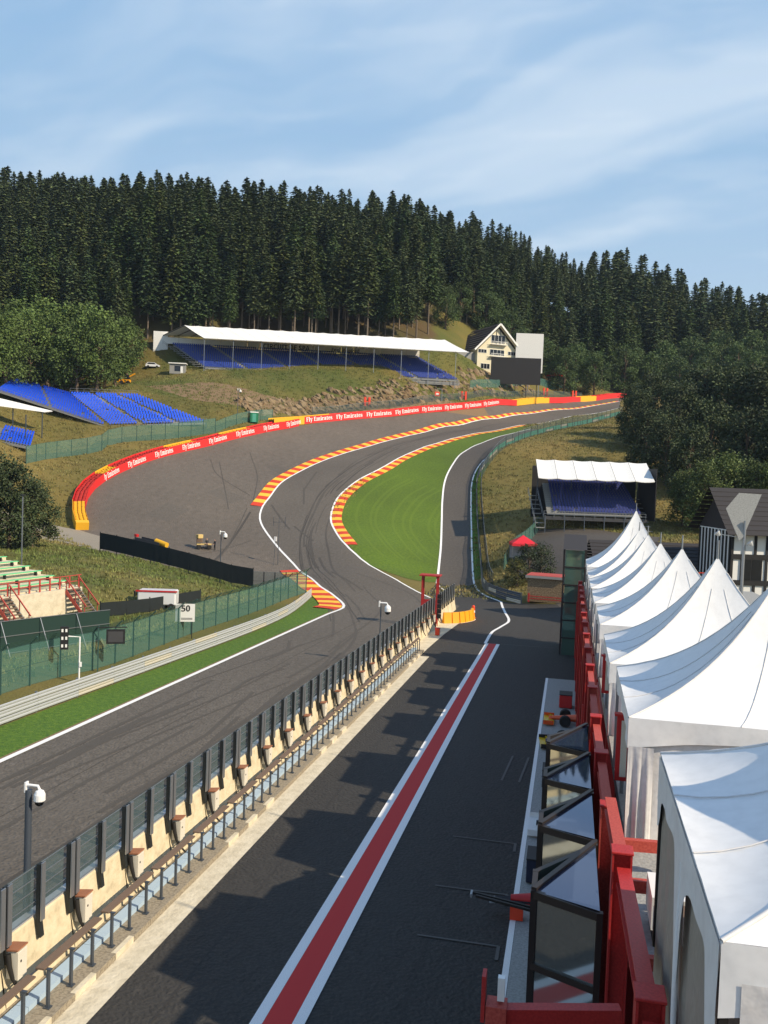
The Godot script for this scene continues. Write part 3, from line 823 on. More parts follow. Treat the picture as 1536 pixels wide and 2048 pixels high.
	for i in 58:
		var off := rr.randfn() * 0.95
		var k0 := rr.randi_range(0, race.size() - 30)
		var k1: int = min(race.size() - 1, k0 + rr.randi_range(6, 26))
		var seg := offset_line(race.slice(k0, k1), off)
		for j in seg.size(): seg[j] += Vector2(0.12 * sin(j * 0.6 + i), 0)
		var w := rr.randf_range(0.05, 0.17)
		painted("rubber_streak", seg, -w, w, "rubber_faint" if i % 3 else "rubber", 0.0245 + 0.00035 * (i % 14))
	# a seam from the kerb's end across the run-off
	painted("drain_seam", [Vector2(-57.0, -152.5), Vector2(-52.0, -118)], -0.2, 0.2, "rubber", 0.0285)

func kerb(label: String, line: Array, o0: float, o1: float, step: float, rise: float, narrow := 0.0):
	var t := thing("kerb", label, "kerb")
	var l := smooth_line(line, step)
	var a := offset_line(l, o0)
	var b := offset_line(l, o1)
	for i in l.size(): b[i] = b[i].lerp(a[i], narrow * smoothstep(0.3, 0.8, float(i) / l.size()))
	for i in l.size() - 1:
		var s := st()
		var g := 0.012
		var p := [a[i].lerp(a[i + 1], g), a[i].lerp(a[i + 1], 1 - g), b[i].lerp(b[i + 1], 1 - g), b[i].lerp(b[i + 1], g)]
		var top := [on(p[0], 0.05), on(p[1], 0.05), on(p[2], 0.05 + rise), on(p[3], 0.05 + rise)]
		var m0: Vector2 = (p[0] + p[3]) * 0.5
		var m1: Vector2 = (p[1] + p[2]) * 0.5
		var tm := [on(m0, 0.06 + rise * 0.7), on(m1, 0.06 + rise * 0.7)]
		if (p[1] - p[0]).cross(p[2] - p[0]) < 0:
			quad(s, top[0], top[1], tm[1], tm[0]); quad(s, tm[0], tm[1], top[2], top[3])
			quad(s, top[3], top[2], on(p[2], -0.1), on(p[3], -0.1)); quad(s, top[1], top[0], on(p[0], -0.1), on(p[1], -0.1))
		else:
			quad(s, top[1], top[0], tm[0], tm[1]); quad(s, tm[1], tm[0], top[3], top[2])
			quad(s, top[2], top[3], on(p[3], -0.1), on(p[2], -0.1)); quad(s, top[0], top[1], on(p[1], -0.1), on(p[0], -0.1))
		mi("kerb_block", s, "kerb_red" if i % 2 == 0 else "kerb_yellow", t)

func build_kerbs():
	kerb("long red and yellow kerb along the run-off side of the climbing bend", LEFT.slice(7), -0.34, -2.5, 1.7, 0.06, 0.5)
	kerb("red and yellow kerb round the mown infield grass", RIGHT.slice(4, 16), 0.34, 2.1, 1.7, 0.06)
	kerb("short broad red and yellow kerb by the end of the guard rail", [Vector2(-25.3, -96.2)] + LEFT.slice(0, 4).map(func(v): return v), -0.34, -3.0, 1.9, 0.07)

# ---------------------------------------------------------------- trees
const FOREST := [Vector2(-250,-208), Vector2(-150,-224), Vector2(-136,-236), Vector2(-122,-249), Vector2(-84,-264), Vector2(-50,-276), Vector2(-48,-290), Vector2(-47,-318), Vector2(-20,-326), Vector2(6,-338), Vector2(20,-362), Vector2(40,-386), Vector2(80,-398), Vector2(120,-385), Vector2(250,-360), Vector2(250,-470), Vector2(-250,-470)]
const DL := [[-135.9,-183.9,20],[-134.2,-190.4,20],[-133.4,-198.8,22],[-130.8,-205.5,21],[-121.8,-201.3,20],[-118.0,-204.1,22],[-117.7,-212.4,18],[-147.6,-214.2,26],[-143.1,-221.3,26],[-137.2,-226.6,25],[-127.0,-236.0,17],[-131.0,-226.0,15],[-150.0,-206.0,20],[-126.0,-222.0,14]]
const DARKL := [[-73.2,-105.2,12.5],[-75.2,-102.7,12],[-72.5,-109.4,9.5]]
const RD := [[14.9,-240.6,12.5],[18.2,-222.8,17],[22.5,-209.4,17],[28.9,-216.9,20],[33.5,-211.8,21],[38.3,-208.7,22],[41.8,-203.3,22],[18.3,-188.1,15],[22.2,-180.7,15],[15.1,-197.6,14],[14.0,-212.8,14],[43.1,-193.4,22],[27,-190,18],[33,-184,18],[39,-180,19]]
const RL := [[21.8,-158.1,12],[25.5,-161.0,13.5],[30.1,-159.9,12],[33.8,-158.6,13],[19.3,-163.7,10]]
const HD := [[-23.8,-320.3,18],[-12.7,-326.9,17],[-1.0,-334.5,17],[10.3,-352.2,18],[17.7,-351.7,20],[33.6,-365.3,22],[43.5,-369.4,23],[56.4,-380.4,24],[66.4,-372.3,23],[76.5,-376.5,24],[-4.5,-324.4,17],[6.1,-330.8,17],[-33.0,-322.5,17],[27.0,-353.7,18],[22.0,-362.0,19],[38.0,-356.0,16],[50.0,-366.0,20],[60.0,-362.0,18],[72.0,-360.0,19],[86.0,-372.0,22],[94.0,-362.0,20],[46.0,-350.0,15],[80.0,-350.0,17],[62.0,-345.0,15],[-45.0,-304.0,15],[-42.0,-320.0,15],[-30.0,-326.0,16],[-21.0,-318.0,14],[-14.0,-326.0,15],[0.0,-342.0,15]]

func leaf(s: SurfaceTool, c: Vector3, dir: Vector3, side: Vector3, l: float, w: float, col: Color):
	# a folded spray of foliage: two faces along a mid rib
	var n := dir.cross(side).normalized()
	var a := c - dir * l * 0.5
	var b := c + dir * l * 0.5
	var m := c + n * w * 0.18
	s.set_color(col)
	tri(s, a, m + side * w * 0.5, b)
	s.set_color(col)
	tri(s, a, b, m - side * w * 0.5)

func spruce_crown(h: float, bare: float, rad: float, seed_: int, thin: float) -> SurfaceTool:
	var r := RandomNumberGenerator.new(); r.seed = seed_
	var s := st()
	var y := h * bare
	var lop := r.randf() * TAU
	while y < h - 0.2:
		var f := (y - h * bare) / (h * (1 - bare))
		var len := rad * pow(1.0 - f, 0.62) * (0.55 + 0.45 * smoothstep(0.0, 0.16, f)) + 0.12
		var nb := int(6 + 5 * (1 - f))
		var a0 := r.randf() * TAU
		for k in nb:
			if r.randf() < thin: continue
			var an := a0 + TAU * k / nb + r.randf_range(-0.3, 0.3)
			var ll := len * r.randf_range(0.6, 1.18) * (1.0 + 0.16 * sin(an + lop))
			var out := Vector3(cos(an), 0, sin(an))
			var side := Vector3(-sin(an), 0, cos(an))
			var droop := lerpf(0.5, 0.08, f) + r.randf_range(-0.1, 0.15)
			var yb := y + r.randf_range(-0.25, 0.25)
			var nc: int = max(2, int(ll / 0.5))
			var tone := r.randf_range(0.62, 1.25)
			for q in nc:
				var t := (q + 0.6) / nc
				var p := out * ll * t + Vector3(0, yb - droop * ll * t * t + 0.1 * ll * t, 0) + side * r.randf_range(-0.22, 0.22) * ll * 0.5
				var col := Color(0.056, 0.082, 0.025) * tone * r.randf_range(0.75, 1.25)
				if r.randf() < 0.12: col = Color(0.095, 0.112, 0.036) * tone
				var d := (out + side * r.randf_range(-0.9, 0.9) + Vector3(0, r.randf_range(-0.9, 0.1), 0)).normalized()
				var sd := (side + Vector3(0, r.randf_range(-0.8, 0.8), 0) + out * r.randf_range(-0.3, 0.3)).normalized()
				leaf(s, p, d, sd, r.randf_range(0.8, 1.5), r.randf_range(0.45, 0.85), col)
		y += h * (1 - bare) / 50.0 * r.randf_range(0.75, 1.25)
	# the leading shoot
	for q in 6:
		leaf(s, Vector3(0, h - 0.1 * q, 0), Vector3(r.randf_range(-.3, .3), 1, r.randf_range(-.3, .3)).normalized(), Vector3(cos(q), 0, sin(q)), 0.9, 0.3, Color(0.05, 0.062, 0.024))
	return s

func trunk_mesh(h: float, r0: float, lean: float, stubs: bool, seed_: int) -> SurfaceTool:
	var r := RandomNumberGenerator.new(); r.seed = seed_
	var s := st()
	var pts := []
	for i in 7:
		var t := i / 6.0
		pts.append(Vector3(lean * t * t, h * t - 0.6 * (1 - t), lean * 0.6 * sin(t * 3.0)))
	tube(s, pts, r0, 0.04, 7)
	if stubs:
		for i in 16:
			var yy := h * r.randf_range(0.12, 0.6)
			var an := r.randf() * TAU
			tube(s, [Vector3(0, yy, 0), Vector3(cos(an) * r.randf_range(0.5, 1.3), yy - 0.2, sin(an) * r.randf_range(0.5, 1.3))], 0.04, 0.015, 4, false)
	return s

# a broad-leaved crown: leaf clumps spread through uneven lobes, limbs under them
func broad_tree(h: float, seed_: int, dens: int, base_col: Color, low: float, called: String, label: String, group: String) -> Node3D:
	var r := RandomNumberGenerator.new(); r.seed = seed_
	var o := thing(called, label, "tree" if called != "shrub" else "shrub", Vector3.ZERO, 0, group)
	var ts := st()
	var s := st()
	tube(ts, [Vector3(0, -0.5, 0), Vector3(0.1, h * 0.25, 0.05), Vector3(0.2, h * 0.55, -0.1), Vector3(0.1, h * 0.85, 0)], h * 0.022, h * 0.005, 8)
	var lobes := []
	var nl := 15
	for i in nl:
		var f := (i + 0.5) / nl
		var an := i * 2.4 + r.randf_range(-0.4, 0.4)
		var yy := lerpf(low, 0.9, f) * h
		var wr := h * 0.25 * sin(PI * clampf(lerpf(0.26, 0.93, f), 0, 1)) * r.randf_range(0.7, 1.15)
		var c := Vector3(cos(an) * wr, yy, sin(an) * wr)
		var rad := h * r.randf_range(0.10, 0.165)
		lobes.append([c, rad, r.randf_range(0.72, 1.25)])
		tube(ts, [Vector3(0.1, yy * 0.62, 0), c * Vector3(0.55, 0.92, 0.55), c], h * 0.008, h * 0.002, 5, false)
	for i in dens:
		var lb = lobes[r.randi() % nl]
		var d := Vector3(r.randfn(), r.randfn() * 0.8 + 0.12, r.randfn()).normalized()
		var rr: float = lb[1] * pow(r.randf(), 0.45) * (1.0 + 0.22 * sin(d.x * 7.0 + d.y * 5.0 + seed_) + 0.14 * sin(d.z * 13.0))
		var p: Vector3 = lb[0] + d * rr
		var dr := (d + Vector3(r.randf_range(-1, 1), r.randf_range(-1.0, 0.4), r.randf_range(-1, 1))).normalized()
		var sd := dr.cross(Vector3(r.randf_range(-1, 1), r.randf_range(-1, 1), r.randf_range(-1, 1))).normalized()
		leaf(s, p, dr, sd, h * r.randf_range(0.022, 0.042), h * r.randf_range(0.014, 0.028), base_col * lb[2] * r.randf_range(0.7, 1.3))
	mi("trunk", ts, "bark", o)
	mi("crown", s, "broadleaf", o)
	return o

func plant(list: Array, kinds: Array, n0: int):
	# the first of each kind is moved, later ones are copies
	var used := {}
	for i in list.size():
		var k = kinds[(i + n0) % kinds.size()]
		var t = list[i]
		var p := Vector3(t[0], H(t[0], t[1]), t[1])
		var o: Node3D = k
		if used.has(k): o = copy(k, p, 0.0)
		used[k] = true
		o.position = p
		o.rotation.y = fmod(i * 2.399 + n0, TAU)
		o.scale = Vector3.ONE * t[2] / 20.0

func build_trees():
	var r := RandomNumberGenerator.new(); r.seed = 4
	# spruces: three with bare trunks, three feathered lower down
	var crowns := []
	var trunks := []
	for i in 6:
		var bare: float = [0.42, 0.36, 0.47, 0.14, 0.2, 0.26][i]
		crowns.append(spruce_crown(30.0, bare, [4.0, 4.6, 3.6, 5.0, 4.5, 4.2][i], 100 + i, 0.06).commit())
		trunks.append(trunk_mesh(29.4, 0.27, 0.25 - 0.09 * i, i < 3, 200 + i).commit())
	var pts := []
	var z := -212.0
	while z > -468.0:
		var x := -248.0
		while x < 200.0:
			var p := Vector2(x + r.randf_range(-2.2, 2.2), z + r.randf_range(-2.2, 2.2))
			if in_poly(p, FOREST):
				# rank by nearness to the wood's front edge, where trees show
				var e := 1e9
				for k in FOREST.size() - 3:
					var a: Vector2 = FOREST[k]
					e = min(e, p.distance_to(Geometry2D.get_closest_point_to_segment(p, a, FOREST[k + 1])))
				pts.append([p, e + (40.0 if p.x > 95 or p.x < -190 else 0.0), r.randf()])
			x += 5.0 if z > -330 else 6.0
		z -= 5.0 if z > -330 else 6.0
	pts.sort_custom(func(a, b): return a[1] < b[1])
	var mmx := []
	var cut := 0
	for i in pts.size():
		var p: Vector2 = pts[i][0]
		var open: bool = p.x < -112 or p.x > -36        # no open trunks away from the long stand
		var v := (3 + i % 3) if open else (i % 3)
		if pts[i][1] > 26 and not open: v = i % 6
		var sc: float = lerpf(0.78, 1.22, pts[i][2])
		sc *= lerpf(1.0, 0.8, smoothstep(-62.0, -20.0, p.x)) * lerpf(0.91, 1.36, smoothstep(-6.0, 16.0, p.x))
		var t := Transform3D(Basis(Vector3.UP, r.randf() * TAU).scaled(Vector3(sc * r.randf_range(0.85, 1.35), sc, sc * r.randf_range(0.85, 1.35))), on(p))
		if i < 292:
			var lab := "tall dark spruce with a bare lower trunk in the wood behind the long white-roofed grandstand"
			var grp := "spruces behind the long grandstand"
			if p.x <= -112: lab = "tall dark spruce feathered low down in the wood left of the long white-roofed grandstand"; grp = "spruces left of the long grandstand"
			elif p.x > -36: lab = "dark spruce on the wooded hillside beyond the chalet"; grp = "spruces on the hillside beyond the chalet"
			elif v >= 3: lab = "tall dark feathered spruce deep in the wood behind the long white-roofed grandstand"; grp = "feathered spruces behind the long grandstand"
			var o := thing("spruce_tree", lab, "tree", Vector3.ZERO, 0, grp)
			o.transform = t
			mi("trunk", trunks[v], "bark_pale", o)
			mi("crown", crowns[v], ["spruce", "spruce_green", "spruce_olive", "spruce_dark"][r.randi() % 4], o)
		else: mmx.append(t)
	# everything deeper in the wood reads as one mass
	var whole := st()
	whole.append_from(crowns[4], 0, Transform3D.IDENTITY)
	var mm := MultiMesh.new()
	mm.transform_format = MultiMesh.TRANSFORM_3D
	mm.mesh = whole.commit()
	mm.instance_count = mmx.size()
	for i in mmx.size(): mm.set_instance_transform(i, mmx[i])
	var mmi := MultiMeshInstance3D.new()
	mmi.multimesh = mm; mmi.material_override = M["spruce"]; mmi.name = numbered("deep_forest")
	add_child(mmi)
	tag(mmi, "dense dark spruce forest covering the hill up to the skyline", "forest"); stuff(mmi)
	# broad-leaved trees
	var g1 := Color(0.092, 0.142, 0.030)
	var ks := []
	for i in 3: ks.append(broad_tree(20.0, 300 + i, 5200, g1, 0.2, "broadleaf_tree", "leafy mid-green tree in the clump above the bright blue bleachers", "leafy trees above the blue bleachers"))
	plant(DL, ks, 0)
	ks = []
	for i in 3: ks.append(broad_tree(20.0, 320 + i, 5200, Color(0.078, 0.122, 0.034), 0.16, "broadleaf_tree", "leafy tree on the hillside between the chalet and the valley", "leafy trees on the hillside"))
	plant(HD, ks, 1)
	ks = []
	for i in 4: ks.append(broad_tree(20.0, 340 + i, 6500, Color(0.044, 0.062, 0.020), 0.1, "broadleaf_tree", "dark dense tree behind the small blue grandstand by the paddock", "dark trees behind the small grandstand"))
	plant(RD, ks, 2)
	ks = []
	for i in 2: ks.append(broad_tree(20.0, 360 + i, 6000, Color(0.092, 0.125, 0.030), 0.12, "broadleaf_tree", "yellow-green bushy tree beside the half-timbered house", "bushy trees by the half-timbered house"))
	plant(RL, ks, 0)
	ks = []
	for i in 2: ks.append(broad_tree(20.0, 380 + i, 7000, Color(0.042, 0.062, 0.020), 0.08, "broadleaf_tree", "dark spreading tree above the concrete terrace with green benches", "dark trees by the concrete terrace"))
	plant(DARKL, ks, 0)
	# shrubs in front of the paddock
	var sh := [[-5.5, -126.0, 5.6, 0, "dark green round bush between guard rail and paddock yard"], [-6.9, -124.0, 4.2, 1, "yellow-green conical bush in front of a dark round bush"], [-3.9, -127.4, 5.0, 2, "dark green bush by the red gazebo"]]
	for a in sh:
		var b := broad_tree(20.0, 400 + a[3], 3000, [Color(0.030, 0.046, 0.018), Color(0.085, 0.088, 0.02), Color(0.034, 0.05, 0.018)][a[3]], 0.05, "shrub", a[4], "")
		b.position = Vector3(a[0], H(a[0], a[1]) - 0.2, a[1]); b.scale = Vector3.ONE * a[2] / 20.0 * Vector3(1.5, 1.0, 1.5)

# ---------------------------------------------------------------- pit wall, pit building, tents
func wp(called: String, m, parent: Node, x0: float, x1: float, d0: float, d1: float, h0: float, h1: float) -> MeshInstance3D:
	# a block lying along the lane's slope
	var s := st()
	var p := []
	for d in [d0, d1]:
		for h in [h0, h1]:
			for x in [x0, x1]: p.append(pw(x, d, h))
	quad(s, p[0], p[1], p[3], p[2]); quad(s, p[5], p[4], p[6], p[7])
	quad(s, p[4], p[0], p[2], p[6]); quad(s, p[1], p[5], p[7], p[3])
	quad(s, p[2], p[3], p[7], p[6]); quad(s, p[4], p[5], p[1], p[0])
	return mi(called, s, m, parent)

func build_pit_wall():
	var r := RandomNumberGenerator.new(); r.seed = 9
	var t := thing("pit_wall", "long sand-coloured concrete wall with dark posts and wire debris fence along the pit lane", "wall")
	var f := thing("pit_walkway", "raised concrete walkway with kerb between pit wall and pit lane", "walkway")
	var g := thing("handrail", "low grey railing with brown plank top along the pit walkway", "railing")
	var step := 3.05
	var d := 9.55
	var k := 0
	# shared meshes
	var post := st()
	bar(post, Vector3(0, -0.42, 0.06), Vector3(0, 0.0, 0.0), 0.1, 0.16, Vector3.RIGHT)
	bar(post, Vector3(0, 0.0, 0.0), Vector3(0, 1.5, 0), 0.1, 0.16, Vector3.RIGHT)
	var pm := post.commit()
	var face := st()
	bar(face, Vector3(0, 0, 0), Vector3(0, 1.52, 0), 0.035, 0.17, Vector3.RIGHT)
	var fm := face.commit()
	var rp := st()
	bar(rp, Vector3(0, 0, 0), Vector3(0, 0.98, 0), 0.09, 0.06, Vector3.RIGHT)
	box(rp, Transform3D(Basis.IDENTITY, Vector3(0, 0.015, 0)), Vector3(0.16, 0.03, 0.16))
	box(rp, Transform3D(Basis.IDENTITY, Vector3(-0.06, 0.97, 0)), Vector3(0.3, 0.03, 0.08))
	var rpm := rp.commit()
	var boxes := []
	while d < 103.0:
		var e := d + step
		# battered concrete panel with a joint at each end
		var s := st()
		var g0 := d + 0.012
		var g1 := e - 0.012
		var q := [[-12.82, 0.0], [-12.96, 0.7], [-13.11, 1.7], [-13.15, 1.75], [-13.38, 1.75], [-13.55, 0.0]]
		for i in q.size() - 1:
			quad(s, pw(q[i][0], g1, q[i][1]), pw(q[i][0], g0, q[i][1]), pw(q[i + 1][0], g0, q[i + 1][1]), pw(q[i + 1][0], g1, q[i + 1][1]))
		for gg in [g0, g1]:
			for i in range(1, q.size() - 1):
				if gg == g0: tri(s, pw(q[0][0], gg, q[0][1]), pw(q[i + 1][0], gg, q[i + 1][1]), pw(q[i][0], gg, q[i][1]))
				else: tri(s, pw(q[0][0], gg, q[0][1]), pw(q[i][0], gg, q[i][1]), pw(q[i + 1][0], gg, q[i + 1][1]))
		mi("wall_panel", s, "concrete", t)
		wp("wall_cap", "galv_rail", t, -13.4, -13.14, g0, g1, 1.752, 1.79)
		# posts: a pair at the joint, one at mid-panel
		for o in [-0.13, 0.13, step * 0.5]:
			var pp := mi("fence_post", pm, "post_dark", t, Transform3D(Basis(Vector3.UP, PI * 0.5), pw(-13.0, d + o, 1.66)))
			mi("post_face", fm, "galv", pp, Transform3D(Basis.IDENTITY, Vector3(0, 0.02, 0.1)))
		var ms := st()
		quad(ms, pw(-13.14, d + 0.2, 1.8), pw(-13.14, e - 0.2, 1.8), pw(-13.14, e - 0.2, 3.1), pw(-13.14, d + 0.2, 3.1))
		mi("mesh_panel", ms, "mesh_pit", t)
		for i in 5:
			var hh := 1.85 + i * 0.31
			beam("fence_wire", "galv", t, pw(-13.1, d, hh), pw(-13.1, e, hh), 0.018, 0.018)
		if d < 90.0: boxes.append(d)
		if d < 72.0:
			# walkway slabs, railing
			wp("slab", "concrete_dark", f, -12.83, -11.78, d + 0.006, e - 0.006, -0.05, 0.2)
			for i in 3: wp("kerb_stone", "concrete_dark" if (k + i) % 4 else "concrete_pale", f, -11.77, -11.62, d + i * step / 3 + 0.008, d + (i + 1) * step / 3 - 0.008, -0.05, 0.205)
			wp("painted_step", "pale_blue", f, -12.6, -12.26, d + 0.01, e - 0.01, 0.2, 0.33)
			for i in 3: mi("rail_post", rpm, "rail_post", g, Transform3D(Basis.IDENTITY, pw(-11.93, d + (i + 0.3) * step / 3.0, 0.2)))
			var gap := r.randf_range(0.0, 0.12)
			wp("plank", "timber", g, -12.2, -11.97, d + 0.1 + gap, e - 0.16, 1.19, 1.235)
			wp("rail_bar", "rail_post", g, -12.22, -12.19, d, e, 1.12, 1.16)
		d = e; k += 1
	# pale gutter along the kerb
	var s2 := st()
	drape(s2, PackedVector2Array([Vector2(-11.615, 4), Vector2(-11.615, -71.5), Vector2(-10.85, -71.5), Vector2(-10.85, 4)]), 0.03)
	struct("gutter", s2, "concrete_pale")
	var s3 := st()
	drape(s3, PackedVector2Array([Vector2(-12.92, -71.5), Vector2(-12.92, -101), Vector2(-11.4, -99), Vector2(-10.9, -94), Vector2(-11.4, -84), Vector2(-11.6, -75), Vector2(-11.6, -71.5)]), 0.034)
	struct("walkway_apron", s3, "concrete_pale")
	for bd in boxes:
		var o := thing("control_box", "cream control box with rusty lid on the pit wall below paired fence posts", "control box", pw(-12.8, bd + 0.3, 0.86), 0.0, "control boxes along the pit wall")
		var cb := st(); box(cb, Transform3D(Basis.IDENTITY, Vector3(0, 0.35, 0)), Vector3(0.34, 0.7, 0.36), 0.012)
		mi("cabinet", cb, "box_cream", o)
		bx("lid", "rust_top", o, Vector3(-0.04, 0.735, 0), Vector3(0.42, 0.035, 0.42), Basis(Vector3.BACK, 0.12))
		bx("lock", "black_text", o, Vector3(0.175, 0.45, 0.08), Vector3(0.02, 0.05, 0.04))
		var hs := st()
		tube(hs, [Vector3(-0.08, 0.66, 0.24), Vector3(-0.02, 0.36, 0.26), Vector3(0.03, 0.05, 0.2), Vector3(0.1, -0.2, 0.1), Vector3(0.24, -0.5, -0.12)], 0.075, 0.03, 6)
		mi("hose", hs, "hose", o)

func tent_roof(hw: float, hd: float, rise: float, seed_: int) -> SurfaceTool:
	# four concave fabric panels drawn up to a peak, sagging between the ridges
	var s := SurfaceTool.new(); s.begin(Mesh.PRIMITIVE_TRIANGLES)
	var nz := FastNoiseLite.new(); nz.seed = seed_; nz.frequency = 0.7
	var n := 22
	var cs := [Vector2(-1, 1), Vector2(1, 1), Vector2(1, -1), Vector2(-1, -1)]
	for q in 4:
		var a: Vector2 = cs[q]
		var b: Vector2 = cs[(q + 1) % 4]
		s.set_smooth_group(q)
		var f := func(i, j):
			var t := float(i) / n
			var u := float(j) / n
			var c := a.lerp(b, u) * (1.0 - t)
			var y := rise * (0.42 * t + 0.58 * pow(t, 2.6))
			y -= 0.16 * rise * 4.0 * u * (1 - u) * sin(PI * pow(t, 0.8)) * 0.45
			# pull wrinkles near corners and peak
			var near := exp(-8.0 * min(u, 1 - u)) * (1 - t)
			y += 0.035 * sin((u if u < 0.5 else 1 - u) * 70.0 + q) * near * smoothstep(0.0, 0.06, t)
			y += 0.012 * nz.get_noise_2d(c.x * hw * 3.0, c.y * hd * 3.0)
			return Vector3(c.x * hw, y, c.y * hd)
		for i in n:
			for j in n:
				var p0 = f.call(i, j); var p1 = f.call(i, j + 1); var p2 = f.call(i + 1, j + 1); var p3 = f.call(i + 1, j)
				for v in [p0, p2, p1]: s.add_vertex(v)
				if i < n - 1:
					for v in [p0, p3, p2]: s.add_vertex(v)
	s.generate_normals()
	return s

func cloth(s: SurfaceTool, a: Vector3, b: Vector3, top: float, bot: Callable, wav: float, seed_: float, n := 24, m := 8):
	# hanging cloth between a and b; bot(u) gives its lower edge
	s.set_smooth_group(0)
	var nrm := (b - a).cross(Vector3.UP).normalized()
	var f := func(i, j):
		var u := float(i) / n
		var v := float(j) / m
		var y := lerpf(top, bot.call(u), v)
		var w := wav * v * (sin(u * 17.0 + seed_) + 0.6 * sin(u * 39.0 + seed_ * 2.0 + v * 2.0))
		var p := a.lerp(b, u)
		return Vector3(p.x, p.y + y, p.z) + nrm * w
	for i in n:
		for j in m:
			var p0 = f.call(i, j); var p1 = f.call(i + 1, j); var p2 = f.call(i + 1, j + 1); var p3 = f.call(i, j + 1)
			for v in [p0, p1, p2, p0, p2, p3]: s.add_vertex(v)

